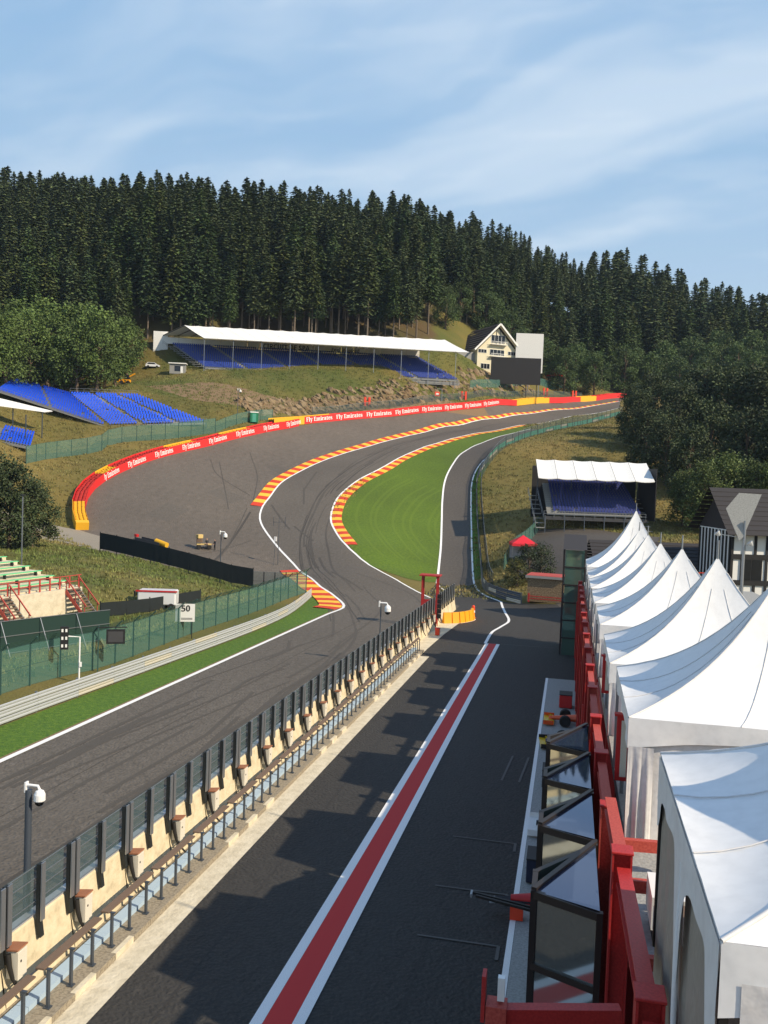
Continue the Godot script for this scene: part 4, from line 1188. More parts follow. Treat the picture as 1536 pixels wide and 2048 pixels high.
func build_tents():
	var T := [[9.5, 9.75, 2.6], [20.2, 8.95, 2.75], [28.5, 8.55, 3.05], [37.3, 8.5, 2.95], [46.0, 8.4, 2.9], [53.6, 8.4, 3.05], [60.2, 8.4, 3.15], [67.6, 8.7, 4.1]]
	var lab := ["white peaked tent with grey see-through side sheets beside the red column heads", "white peaked tent with a creased white front wall hanging to the terrace floor", "white peaked tent, second beyond the one with clear side sheets", "white peaked tent, third beyond the one with clear side sheets", "white peaked tent, fourth beyond the one with clear side sheets", "white peaked tent, fifth beyond the one with clear side sheets", "white peaked tent next to the tallest tent of the row", "tallest white peaked tent at the far end of the terrace row"]
	for i in T.size():
		var a = T[i]
		var hw := 3.15
		var hd := 2.4
		if i == 7: hw = 3.4; hd = 2.9
		var o := thing("peaked_tent", lab[i], "tent", pw(1.28 + hw, a[0], a[1]), 0.0, "white tents on the pit building terrace")
		var floor_h: float = 6.42 - a[1]                # terrace level below the eaves
		if i == 0: floor_h = 7.22 - a[1]
		var rf := mi("roof", tent_roof(hw, hd, a[2], 50 + i), "tent", o)
		for q in 4:
			var c2: Vector2 = [Vector2(-1, 1), Vector2(1, 1), Vector2(1, -1), Vector2(-1, -1)][q]
			var seam := st()
			var sp := []
			for k in 12:
				var tt := k / 12.0
				sp.append(Vector3(c2.x * hw * (1 - tt), a[2] * (0.42 * tt + 0.58 * pow(tt, 2.6)) + 0.004, c2.y * hd * (1 - tt)))
			tube(seam, sp, 0.022, 0.016, 5, false)
			mi("seam", seam, "tent_wall", rf)
			for uu in [0.33, 0.66]:
				var e2: Vector2 = [Vector2(1, 1), Vector2(1, -1), Vector2(-1, -1), Vector2(-1, 1)][q]
				var s9 := st()
				var sq := []
				for k in 11:
					var tt := k / 12.0
					var cc := c2.lerp(e2, uu) * (1 - tt)
					sq.append(Vector3(cc.x * hw, a[2] * (0.42 * tt + 0.58 * pow(tt, 2.6)) - 0.16 * a[2] * 4.0 * uu * (1 - uu) * sin(PI * pow(tt, 0.8)) * 0.45 + 0.014, cc.y * hd))
				tube(s9, sq, 0.009, 0.009, 4, false)
				mi("seam", s9, "tent_wall", rf)
		var fs := st(); tube(fs, [Vector3(0, a[2] - 0.15, 0), Vector3(0, a[2] + 0.5, 0)], 0.035, 0.03, 8)
		mi("finial", fs, "galv", rf)
		var cr := [Vector3(-hw, 0, hd), Vector3(hw, 0, hd), Vector3(hw, 0, -hd), Vector3(-hw, 0, -hd)]
		for k in 4:
			var p: Vector3 = cr[k] * Vector3(0.985, 1, 0.985)
			var ps := st(); bar(ps, p + Vector3(0, floor_h, 0), p + Vector3(0, -0.01, 0), 0.07, 0.07, Vector3.RIGHT)
			mi("pole", ps, "black_pole" if i == 0 else "galv", o)
			var s := SurfaceTool.new(); s.begin(Mesh.PRIMITIVE_TRIANGLES)
			var deep := 0.62
			cloth(s, cr[k], cr[(k + 1) % 4], 0.0, func(u): return -0.34 - deep * 0.42 * pow(absf(2 * u - 1), 2.2), 0.02, k + i)
			s.generate_normals()
			mi("valance", s, "tent", o)
		# back walls, and for the second tent the hanging front wall
		if i >= 1:
			var s := SurfaceTool.new(); s.begin(Mesh.PRIMITIVE_TRIANGLES)
			cloth(s, cr[0] + Vector3(0.12, 0, -0.08), cr[1] + Vector3(-0.1, 0, -0.08), -0.1, func(u): return floor_h + 0.03, 0.05, i * 1.7, 40, 10)
			s.generate_normals(); mi("front_wall", s, "tent_wall", o)
			# loose curtain edge at the corner
			s = SurfaceTool.new(); s.begin(Mesh.PRIMITIVE_TRIANGLES)
			cloth(s, cr[0] + Vector3(0.02, 0, 0.02), cr[0] + Vector3(0.5, 0, 0.06), -0.55, func(u): return floor_h + 0.05, 0.07, i * 0.7, 14, 10)
			s.generate_normals(); mi("curtain", s, "tent_wall", o)
		else:
			for k in 2:
				var z0 := lerpf(-hd, hd, k * 0.5) + 0.06
				var z1 := lerpf(-hd, hd, k * 0.5 + 0.5) - 0.06
				var s := SurfaceTool.new(); s.begin(Mesh.PRIMITIVE_TRIANGLES)
				cloth(s, Vector3(-hw + 0.05, 0, z0), Vector3(-hw + 0.05, 0, z1), -0.05, func(u): return floor_h - 1.6, 0.035, k * 3.0, 20, 12)
				s.generate_normals(); mi("clear_sheet", s, "vinyl", o)
			var rs := st(); tube(rs, [Vector3(-hw + 0.01, -0.4, 0.05), Vector3(-hw - 0.02, -1.3, 0.1), Vector3(-hw - 0.02, floor_h - 1.5, 0.28)], 0.035, 0.03, 6)
			mi("lacing", rs, "tent", o)
			# arched cloth border over the sheets
			var ab := SurfaceTool.new(); ab.begin(Mesh.PRIMITIVE_TRIANGLES)
			cloth(ab, Vector3(-hw - 0.015, 0, -hd), Vector3(-hw - 0.015, 0, hd), -0.02, func(u): return -0.42 - 1.5 * pow(absf(sin(PI * 2 * u - PI * 0.5)), 9.0) * (0.35 if u < 0.3 else 1.0), 0.012, 4.0, 60, 6)
			ab.generate_normals(); mi("arched_border", ab, "tent", o)
			var s := SurfaceTool.new(); s.begin(Mesh.PRIMITIVE_TRIANGLES)
			cloth(s, cr[0] + Vector3(0.16, 0, 0.02), cr[1] + Vector3(-0.1, 0, 0.02), -0.3, func(u): return floor_h, 0.05, 2.2, 40, 10)
			s.generate_normals(); mi("front_wall", s, "tent_wall", o)

func build_pit_building():
	var b := thing("pit_building", "long two-storey pit building with red front and tents on its roof terrace", "building")
	wp("terrace", "concrete_grey", b, 1.35, 15.0, -4.0, 78.0, 6.1, 6.4)
	wp("upper_terrace", "timber", b, 1.7, 15.0, -4.0, 13.4, 6.405, 7.2)
	wp("rear_block", "dark_grey", b, 2.6, 14.6, -4.0, 77.6, -0.3, 6.09)
	var d := -1.0
	while d < 76.0:
		wp("pier", "red_steel", b, 1.45, 2.58, d, d + 0.5, 0.02, 6.08)
		wp("garage_door", "dark_grey", b, 2.3, 2.57, d + 0.55, d + 5.5, 0.03, 3.1)
		if d > 24.0:
			wp("lintel", "red_steel", b, 1.2, 2.55, d + 0.52, d + 6.08, 3.2, 3.9)
			for k in 3:
				wp("front_panel", "red_steel", b, 1.28, 1.44, d + 0.52 + k * 1.86, d + 0.52 + k * 1.86 + 1.8, 3.92, 6.07)
		d += 6.1
	# concrete strip in front of the garages
	var s := st()
	drape(s, PackedVector2Array([Vector2(-1.1, 6), Vector2(-1.1, -66.5), Vector2(2.5, -66.5), Vector2(2.5, 6)]), 0.034)
	struct("garage_apron", s, "concrete_grey")
	painted("pit_edge_line", [Vector2(-1.2, 8), Vector2(-1.2, -66.5)], -0.09, 0.09, "line_white", 0.04)
	# wedge-shaped glass bays
	for k in 4:
		var d0 := 14.05 + 3.05 * k
		var o := thing("glass_bay", ["wedge-shaped dark-framed glass bay next to the red canopy bracket", "wedge-shaped glass bay, second from the red canopy bracket", "wedge-shaped glass bay, third from the red canopy bracket", "wedge-shaped glass bay farthest from the red canopy bracket"][k], "bay window", pw(0.7, d0, 0.0), 0.0, "glass bays of the pit building")
		var base := o.position
		var c := func(x, dd, h): return pw(x, d0 + dd, h) - base
		var A = [0.72, 0.0]; var B = [-0.32, 0.5]; var C = [-0.32, 1.3]; var D = [0.72, 2.85]
		var ring := [A, B, C, D]
		for lv in [[5.4, 6.55], [3.2, 5.36], [0.9, 3.16]]:
			for i in 3:
				var q := st()
				var p = ring[i]; var r = ring[i + 1]
				quad(q, c.call(r[0], r[1], lv[0]), c.call(p[0], p[1], lv[0]), c.call(p[0], p[1], lv[1]), c.call(r[0], r[1], lv[1]))
				mi("pane", q, "bay_pane", o)
		for lv in [6.57, 5.38, 3.18, 0.9]:
			for i in 3: beam("frame_bar", "bay_frame", o, c.call(ring[i][0], ring[i][1], lv), c.call(ring[i + 1][0], ring[i + 1][1], lv), 0.09, 0.11 if lv < 6.5 else 0.13)
		for p in ring: beam("frame_post", "bay_frame", o, c.call(p[0], p[1], 0.0), c.call(p[0], p[1], 6.64), 0.1, 0.1)
		# roof: one sheet of glass, one folded-down dark wedge
		var rs := st()
		tri(rs, c.call(A[0], A[1], 6.66), c.call(D[0], D[1], 6.66), c.call(B[0], B[1], 6.63))
		mi("roof_pane", rs, "bay_glass", o)
		rs = st()
		tri(rs, c.call(B[0], B[1], 6.632), c.call(D[0], D[1], 6.662), c.call(C[0], C[1], 6.36))
		mi("roof_wedge", rs, "green_glass", o)
		beam("ridge_bar", "bay_frame", o, c.call(B[0], B[1], 6.66), c.call(D[0], D[1], 6.69), 0.09, 0.05)
	# red steel frame along the terrace edge
	var f := thing("steel_frame", "red steel columns and stepped top beams along the terrace edge", "steel frame")
	var heads := [[5.4, 7.9, 1.05], [9.65, 7.8, 1.05], [13.9, 7.7, 1.0], [17.5, 7.2, 0.96], [21.6, 7.1, 0.96], [25.7, 7.0, 0.95], [29.8, 7.0, 0.95], [33.9, 7.0, 0.95], [38.0, 7.0, 0.95], [42.1, 7.0, 0.95], [46.2, 7.0, 0.95], [50.3, 7.0, 0.95], [54.4, 7.0, 0.95], [58.5, 7.0, 0.95], [62.6, 7.0, 0.95], [66.7, 7.0, 0.95], [70.8, 7.0, 0.95]]
	for i in heads.size():
		var h = heads[i]
		var s1 := st(); ibeam(s1, pw(h[2], h[0], 0.03), pw(h[2], h[0], h[1]), 0.3, 0.3)
		var col := mi("column", s1, "red_steel" if i < 3 or i % 3 else "red_steel_faded", f)
		var s2 := st(); box(s2, Transform3D(Basis.IDENTITY, pw(h[2], h[0], h[1] + 0.03)), Vector3(0.33, 0.04, 0.33), 0.008)
		mi("head_plate", s2, "red_steel", col)
		if i + 1 < heads.size():
			var n = heads[i + 1]
			var s3 := st(); ibeam(s3, pw(h[2] + 0.02, h[0] + 0.2, h[1] - 0.3), pw(n[2] + 0.02, n[0] - 0.2, n[1] - 0.3 + (0.4 if i == 2 else 0.0)), 0.2, 0.26)
			mi("top_beam", s3, "red_steel" if i < 2 else "red_steel_faded", f)
			if i >= 3 and i % 2 == 0:
				var s5 := st(); tube(s5, [pw(h[2] - 0.26, h[0] + 0.9, 2.2), pw(h[2] - 0.26, h[0] + 0.9, 6.2)], 0.035, 0.035, 6)
				mi("down_pipe", s5, "red_steel", f)
	for a in [[14.6, 6.9, 2.4], [16.1, 7.0, 2.2], [12.9, 6.5, 2.1]]:
		beam("bracket", "red_steel_faded", f, pw(1.12, a[0], a[1]), pw(1.12 + a[2] * 0.55, a[0] + 0.25, a[1] - 0.05), 0.12, 0.2)
	# bright red lamp housings beside the second tent
	for a in [[20.9, 1.42, 8.2, 1.5], [29.6, 1.4, 8.1, 1.2]]:
		var o := thing("sign_case", "tall narrow red case with a cream face beside the tents", "sign case", pw(a[1], a[0], a[2] - a[3]), 0.0, "red cases beside the tents")
		bx("case", "red_bright", o, Vector3(0, a[3] * 0.5, 0), Vector3(0.34, a[3], 0.12))
		bx("face", "box_cream", o, Vector3(0.0, a[3] * 0.5, 0.065), Vector3(0.14, a[3] - 0.2, 0.02))
		bx("cap", "red_bright", o, Vector3(0, a[3] + 0.025, 0), Vector3(0.46, 0.05, 0.2))
		beam("stem", "galv", o, Vector3(0, 6.4 - (a[2] - a[3]), 0), Vector3(0, 0, 0), 0.08, 0.08)
	# canopy bracket and red stand near the lane
	var cbk := thing("canopy_bracket", "dark red steel bracket reaching out over the pit apron", "bracket", pw(0.9, 11.5, 6.5))
	beam("arm", "red_steel", cbk, Vector3(0, 0, 0), Vector3(-1.45, -0.05, 0.3), 0.16, 0.2)
	bx("end_block", "red_steel_faded", cbk, Vector3(-1.55, -0.05, 0.32), Vector3(0.26, 0.3, 0.26))
	bx("fin", "red_steel", cbk, Vector3(-1.72, 0.15, 0.3), Vector3(0.05, 0.6, 0.2))
	bx("lamp", "white_paint", cbk, Vector3(-1.5, 0.28, 0.3), Vector3(0.09, 0.3, 0.09))
	# air handling case between the first two tents
	var ac := thing("terrace_case", "white box-shaped cooling unit on the terrace beside the red columns", "cooling unit", pw(1.9, 13.5, 7.2))
	bx("case", "white_paint", ac, Vector3(0, -0.3, -0.6), Vector3(0.9, 0.5, 0.9))
	bx("grille", "grey_wall", ac, Vector3(0, -0.3, -0.14), Vector3(0.7, 0.36, 0.03))
	bx("foot", "dark_metal", ac, Vector3(0, -0.68, -0.6), Vector3(0.8, 0.26, 0.8))
	# glazed stair tower at the far end
	var tw := thing("glass_tower", "narrow black-framed glass stair tower at the far end of the pit building", "tower", pw(0.5, 79.0, 0.0))
	for lv in 6:
		var y0 := lv * 1.53
		for side in [[Vector3(-0.8, 0, 1.4), Vector3(0.8, 0, 1.4)], [Vector3(-0.8, 0, -4.6), Vector3(-0.8, 0, 1.4)]]:
			var s4 := st()
			var a: Vector3 = side[0] + Vector3(0, y0 + 0.06, 0)
			var e: Vector3 = side[1] + Vector3(0, y0 + 0.06, 0)
			quad(s4, a, e, e + Vector3(0, 1.41, 0), a + Vector3(0, 1.41, 0))
			mi("pane", s4, "green_glass", tw)
			beam("frame_bar", "bay_frame", tw, side[0] + Vector3(0, y0, 0), side[1] + Vector3(0, y0, 0), 0.12, 0.12)
		bx("landing", "dark_grey", tw, Vector3(0, y0 + 0.04, -1.6), Vector3(1.7, 0.06, 5.8))
	for c in [Vector3(-0.92, 0, 1.42), Vector3(0.92, 0, 1.42), Vector3(-0.92, 0, -4.62), Vector3(0.92, 0, -4.62)]: beam("frame_post", "bay_frame", tw, c, c + Vector3(0, 9.2, 0), 0.14, 0.14)
	var rs2 := st()
	slab(rs2, Transform3D(Basis(Vector3.UP, PI * 0.5), Vector3(0, 9.2, 0)), [Vector2(-1.7, 0), Vector2(4.9, 0.0), Vector2(4.9, 0.9), Vector2(4.7, 0.9)], 2.0)
	mi("roof", rs2, "slate", tw)

# open-wheel car, nose towards -x
func race_car(label: String, pos: Vector3, turn: float, body: String, wing: String, trim: String) -> Node3D:
	var o := thing("race_car", label, "race car", pos, turn, "")
	var s := st()
	var prof := [[-2.3, 0.10, 0.10, 0.28], [-1.6, 0.16, 0.14, 0.32], [-0.8, 0.26, 0.22, 0.36], [0.0, 0.40, 0.28, 0.38], [1.0, 0.62, 0.30, 0.38], [2.0, 0.45, 0.26, 0.4], [2.5, 0.2, 0.16, 0.4]]
	for i in prof.size() - 1:
		var p = prof[i]; var q = prof[i + 1]
		for j in 10:
			var a0 := TAU * j / 10; var a1 := TAU * (j + 1) / 10
			var f := func(v, a): return Vector3(v[0], v[3] + v[2] * sin(a), v[1] * cos(a))
			quad(s, f.call(p, a1), f.call(p, a0), f.call(q, a0), f.call(q, a1))
	mi("body", s, body, o)
	var ws := st()
	box(ws, Transform3D(Basis(Vector3.BACK, -0.1), Vector3(-2.35, 0.14, 0)), Vector3(0.5, 0.03, 1.8)); box(ws, Transform3D(Basis(Vector3.BACK, -0.35), Vector3(-2.12, 0.22, 0.55)), Vector3(0.3, 0.03, 0.7)); box(ws, Transform3D(Basis(Vector3.BACK, -0.35), Vector3(-2.12, 0.22, -0.55)), Vector3(0.3, 0.03, 0.7))
	var w := mi("front_wing", ws, wing, o)
	for z in [-0.91, 0.91]: bx("end_plate", trim, w, Vector3(-2.3, 0.22, z), Vector3(0.6, 0.24, 0.03))
	var ty := st()
	lathe(ty, Transform3D.IDENTITY, [[0.17, -0.17], [0.29, -0.18], [0.33, -0.12], [0.33, 0.12], [0.29, 0.18], [0.17, 0.17]], 18)
	var rim := st()
	lathe(rim, Transform3D.IDENTITY, [[0.0, -0.13], [0.17, -0.15], [0.17, 0.15], [0.0, 0.13]], 14)
	for p in [Vector3(-1.35, 0.33, 0.75), Vector3(-1.35, 0.33, -0.75), Vector3(1.75, 0.33, 0.72), Vector3(1.75, 0.33, -0.72)]:
		var wh := mi("tyre", ty, "tyre_black", o, Transform3D(Basis(Vector3.RIGHT, PI * 0.5), p))
		mi("rim", rim, "dark_metal", wh)
		beam("suspension_arm", "dark_metal", o, Vector3(p.x + 0.2, 0.36, p.z * 0.3), p * Vector3(1, 1, 0.8), 0.04, 0.03)
	var cs := st(); lathe(cs, Transform3D(Basis.IDENTITY.scaled(Vector3(1.5, 1, 0.8)), Vector3(0.25, 0.62, 0)), [[0.34, 0.0], [0.3, 0.06], [0.24, 0.02], [0.0, -0.06]], 14)
	mi("cockpit", cs, "black_text", o)
	var rw := st()
	box(rw, Transform3D(Basis(Vector3.BACK, -0.2), Vector3(2.5, 0.82, 0)), Vector3(0.35, 0.03, 1.0)); box(rw, Transform3D(Basis.IDENTITY, Vector3(2.5, 0.62, 0.5)), Vector3(0.5, 0.45, 0.03)); box(rw, Transform3D(Basis.IDENTITY, Vector3(2.5, 0.62, -0.5)), Vector3(0.5, 0.45, 0.03))
	mi("rear_wing", rw, trim, o)
	return o

func build_pit_gear():
	race_car("race car with orange and yellow front wing nosing out of a garage", pw(1.55, 53.0, 0.05), 0.0, "race_orange", "race_yellow", "race_orange")
	race_car("dark race car with a blue and yellow body nosing out of a garage", pw(1.5, 48.0, 0.05), 0.1, "race_blue", "race_yellow", "black_text")
	race_car("black and white race car nosing out of a garage past the last glass bay", pw(1.5, 35.2, 0.05), 0.0, "cloth_black", "white_paint", "white_paint")
	var o := thing("tyre_trolley", "black trolley stacked with racing tyres in front of a garage", "trolley", pw(0.4, 46.0, 0.05))
	bx("frame", "dark_metal", o, Vector3(0, 0.1, 0), Vector3(1.2, 0.1, 0.8))
	var ty := st(); lathe(ty, Transform3D.IDENTITY, [[0.17, 0.0], [0.3, 0.0], [0.33, 0.06], [0.33, 0.28], [0.3, 0.34], [0.17, 0.34]], 16)
	for p in [Vector3(-0.28, 0.15, 0), Vector3(0.34, 0.15, 0.05), Vector3(-0.28, 0.5, 0.02), Vector3(0.33, 0.5, 0)]: mi("tyre", ty, "tyre_black", o, Transform3D(Basis.IDENTITY, p))
	o = thing("nose_cone", "red and black nose cone with wing lying on a stand by the apron edge", "nose cone", pw(-0.9, 27.5, 0.04))
	bx("wing", "cloth_black", o, Vector3(-0.25, 0.55, 0), Vector3(1.3, 0.05, 0.42), Basis(Vector3.BACK, 0.12))
	var s := st(); tube(s, [Vector3(-0.4, 0.6, 0), Vector3(0.1, 0.62, 0), Vector3(0.6, 0.66, 0)], 0.1, 0.24, 10); mi("cone", s, "red_bright", o)
	bx("stand", "orange_box", o, Vector3(-0.2, 0.27, 0.1), Vector3(0.4, 0.5, 0.3))
	bx("edge", "galv", o, Vector3(-0.9, 0.47, 0), Vector3(0.3, 0.03, 0.43), Basis(Vector3.BACK, 0.12))
	o = thing("pit_boom", "pair of long black equipment booms sticking out over the pit lane", "boom", pw(-0.2, 20.6, 3.6))
	for z in [0.0, 0.16]:
		beam("arm", "black_pole", o, Vector3(0.3, -0.1, z), Vector3(-1.75 + z, 0.1, z - 0.1), 0.05, 0.06)
	bx("tip", "galv", o, Vector3(-1.7, 0.1, -0.02), Vector3(0.05, 0.08, 0.24))
	beam("bracket", "bay_frame", o, Vector3(0.9, -0.3, 0.3), Vector3(0.2, -0.1, 0.1), 0.06, 0.06)
	for a in [[-0.55, 30.6, "cloth_navy", "dark blue equipment case standing on the pale apron"], [-0.35, 41.0, "cloth_black", "black equipment case standing on the pale apron"], [0.2, 57.5, "red_bright", "red tool cabinet standing in front of a garage"]]:
		var c := thing("equipment_case", a[3], "case", pw(a[0], a[1], 0.035))
		var cb := st(); box(cb, Transform3D(Basis.IDENTITY, Vector3(0, 0.45, 0)), Vector3(0.8, 0.8, 1.1), 0.03); mi("case_body", cb, a[2], c)
		bx("lid", "dark_metal", c, Vector3(0, 0.87, 0), Vector3(0.82, 0.05, 1.12))
		for z in [-0.4, 0.4]: bx("handle", "galv", c, Vector3(-0.42, 0.55, z), Vector3(0.04, 0.05, 0.2))

func build_pits():
	build_pit_wall()
	build_pit_building()
	build_tents()
	build_pit_gear()

# ---------------------------------------------------------------- along the track
func text_mesh(txt: String, h: float, serif := false, bold := true, depth := 0.02) -> TextMesh:
	var f := SystemFont.new()
	f.font_names = PackedStringArray(["Droid Serif" if serif else "Droid Sans"])
	f.font_weight = 700 if bold else 400
	var t := TextMesh.new()
	t.text = txt; t.font = f; t.font_size = 64; t.pixel_size = h / 46.0; t.depth = depth
	t.curve_step = 4.0
	return t

# frame whose x runs from a to b, y up, z towards the right of travel (seen from above)
func along(a: Vector3, b: Vector3) -> Basis:
	var x := (b - a).normalized()
	var z := x.cross(Vector3.UP).normalized()
	return Basis(x, z.cross(x), z)

func tyre_wall(label: String, line: Array, step: float, bands: Callable, texts: Callable, end_cap: bool):
	var t := thing("tyre_wall", label, "tyre wall")
	var l := smooth_line(line, step)
	var hgt := 1.55
	# one low tyre ring
	for i in l.size() - 1:
		var a := on(l[i])
		var b := on(l[i + 1])
		var bs := along(a, b)
		var len := a.distance_to(b)
		var mid := (a + b) * 0.5
		var col: String = bands.call(i)
		var belt: String = texts.call(i)[0]
		var word: String = texts.call(i)[1]
		# conveyor-belt facing
		var s := st()
		var fz := bs.z * 0.62
		var g := bs.x * 0.012
		var th := bs.z * 0.03
		var dn := Vector3(0, -0.25, 0)
		quad(s, a + fz + g + dn, b + fz - g + dn, b + fz - g + Vector3(0, hgt, 0), a + fz + g + Vector3(0, hgt, 0))
		quad(s, a + fz + g + Vector3(0, hgt, 0), b + fz - g + Vector3(0, hgt, 0), b + fz - g - th + Vector3(0, hgt, 0), a + fz + g - th + Vector3(0, hgt, 0))
		quad(s, b + fz - th - g, a + fz - th + g, a + fz - th + g + Vector3(0, hgt, 0), b + fz - th - g + Vector3(0, hgt, 0))
		var panel := mi("facing", s, "belt_red" if belt == "red" else "belt_yellow", t)
		if word != "":
			var tm := text_mesh(word, 1.0, true)
			var sc: float = min(1.35, (len * 0.86 if len > 6.0 else len * 1.3) / max(0.1, tm.get_aabb().size.x))
			var o := mi("lettering", tm, "white_text", panel)
			o.transform = Transform3D(Basis(bs.x * sc, bs.y, bs.z), mid + bs.z * (0.635 if len > 6.0 else 0.68) + bs.y * hgt * 0.5)
		# stacked tyres behind it, three deep
		var ts := st()
		var n: int = int(round(len / 0.66))
		for k in n:
			for row in 3:
				var c := a.lerp(b, (k + 0.5) / n) + bs.z * (0.22 - row * 0.66)
				c.y = lerpf(a.y, b.y, (k + 0.5) / n) + hgt - 0.06 + 0.05 * sin(k * 2.1 + row * 1.7 + i)
				var tr := Transform3D(Basis.IDENTITY, c)
				lathe(ts, tr, [[0.325, -1.4], [0.325, -0.04], [0.28, 0.0], [0.19, 0.0], [0.16, -0.22]], 8)
		mi("tyre_stack", ts, "tyre_red" if col == "red" else "tyre_yellow", t).set_meta("kind", "stuff")
		# dark core and rear boarding
		var cs := st()
		box(cs, Transform3D(bs, mid + Vector3(0, 0.6, 0) - bs.z * 0.45), Vector3(len, 1.1, 1.9)); mi("core", cs, "tyre_black", t)
		var rs := st()
		box(rs, Transform3D(bs, mid + Vector3(0, 0.86, 0) - bs.z * 1.5), Vector3(len - 0.02, 1.75, 0.06)); mi("rear_board", rs, "belt_yellow" if col != "red" else "belt_red", t)
	if end_cap:
		var a := on(l[0]); var b := on(l[1])
		var bs := along(a, b)
		bx("end_sheet", "belt_yellow", t, a - bs.x * 0.6 - bs.z * 0.4 + Vector3(0, 0.72, 0), Vector3(1.2, 1.5, 2.1), bs)
		bx("end_lip", "white_paint", t, a - bs.x * 1.25 - bs.z * 0.4 + Vector3(0, 0.06, 0), Vector3(0.16, 0.12, 2.2), bs)

func guard_rail(label: String, line: Array, side: float, rails: int, step: float, m: String, post_m: String, h := 1.15):
	var t := thing("guard_rail", label, "guard rail")
	var l := smooth_line(line, step)
	for i in l.size() - 1:
		var a := on(l[i]); var b := on(l[i + 1])
		var bs := along(a, b)
		var n := bs.z * side
		beam("post", post_m, t, a - n * 0.1 - Vector3(0, 0.2, 0), a - n * 0.1 + Vector3(0, h + 0.05, 0), 0.1, 0.12)
		for k in rails:
			var y0 := 0.08 + k * (h - 0.05) / rails
			var w := (h - 0.05) / rails - 0.03
			# W section
			var s := st()
			var pr := [[0.0, 0.0], [w * 0.12, 0.05], [w * 0.32, 0.05], [w * 0.5, 0.0], [w * 0.68, 0.05], [w * 0.88, 0.05], [w, 0.0]]
			var g := bs.x * 0.006
			for q in pr.size() - 1:
				var p0: Vector3 = a + g + n * pr[q][1] + Vector3(0, y0 + pr[q][0], 0)
				var p1: Vector3 = b - g + n * pr[q][1] + Vector3(0, y0 + pr[q][0], 0)
				var p2: Vector3 = b - g + n * pr[q + 1][1] + Vector3(0, y0 + pr[q + 1][0], 0)
				var p3: Vector3 = a + g + n * pr[q + 1][1] + Vector3(0, y0 + pr[q + 1][0], 0)
				if side > 0: quad(s, p0, p1, p2, p3)
				else: quad(s, p1, p0, p3, p2)
			mi("rail", s, m if (i * 3 + k) % 7 else "galv_worn", t)

# wire fence: posts with mesh panels between; over = length of the bent top
func mesh_fence(label: String, line: Array, h: float, step: float, m: String, post_m: String, over := 0.0, side := 1.0):
	var t := thing("mesh_fence", label, "fence")
	var l := smooth_line(line, step)
	for i in l.size():
		var a := on(l[i])
		var bs := along(on(l[max(i - 1, 0)]), on(l[min(i + 1, l.size() - 1)]))
		var s := st()
		bar(s, a - Vector3(0, 0.3, 0), a + Vector3(0, h, 0), 0.1, 0.1, Vector3.RIGHT)
		if over > 0: bar(s, a + Vector3(0, h - 0.02, 0), a + Vector3(0, h + over * 0.7, 0) + bs.z * side * over * 0.75, 0.08, 0.08)
		mi("post", s, post_m, t)
		if i < l.size() - 1:
			var b := on(l[i + 1])
			var q := st()
			quad(q, a + Vector3(0, 0.05, 0), b + Vector3(0, 0.05, 0), b + Vector3(0, h, 0), a + Vector3(0, h, 0))
			if over > 0:
				var o := bs.z * side * over * 0.75 + Vector3(0, over * 0.7, 0)
				quad(q, a + Vector3(0, h, 0), b + Vector3(0, h, 0), b + Vector3(0, h, 0) + o, a + Vector3(0, h, 0) + o)
			mi("mesh_panel", q, m, t)
			beam("top_wire", "galv" if m == "mesh_grey" else post_m, t, a + Vector3(0, h, 0), b + Vector3(0, h, 0), 0.035, 0.035)
			beam("mid_wire", post_m, t, a + Vector3(0, h * 0.5, 0), b + Vector3(0, h * 0.5, 0), 0.025, 0.025)
	return t

func camera_pole(label: String, base: Vector3, h: float, turn: float, r := 0.06, head := 1.0):
	var o := thing("camera_pole", label, "camera pole", base, turn)
	var s := st(); tube(s, [Vector3(0, 0, 0), Vector3(0, h, 0)], r, r * 0.9, 10); mi("pole", s, "rail_post", o)
	var cam := st()
	box(cam, Transform3D(Basis.IDENTITY, Vector3(-0.08, h + 0.08, 0) * head + Vector3(0, h * (1 - head), 0)), Vector3(0.05, 0.3, 0.16) * head)
	var b := mi("bracket", cam, "camera_white", o)
	var arm := st(); tube(arm, [Vector3(-0.08 * head, h + 0.14 * head, 0), Vector3(0.3 * head, h + 0.14 * head, 0), Vector3(0.36 * head, h + 0.02 * head, 0)], 0.045 * head, 0.045 * head, 8); mi("arm", arm, "camera_white", o)
	var hd := st(); lathe(hd, Transform3D(Basis.IDENTITY.scaled(Vector3.ONE * head), Vector3(0.36 * head, h - 0.3 * head, 0)), [[0.145, 0.0], [0.17, 0.03], [0.165, 0.2], [0.12, 0.3], [0.05, 0.34], [0.0, 0.345]], 16)
	mi("housing", hd, "camera_white", o)
	var dm := st(); lathe(dm, Transform3D(Basis.IDENTITY.scaled(Vector3.ONE * head), Vector3(0.36 * head, h - 0.3 * head, 0)), [[0.0, -0.15], [0.07, -0.135], [0.12, -0.085], [0.14, -0.01], [0.14, 0.01]], 16)
	mi("dome", dm, "dome_black", o)
	return o

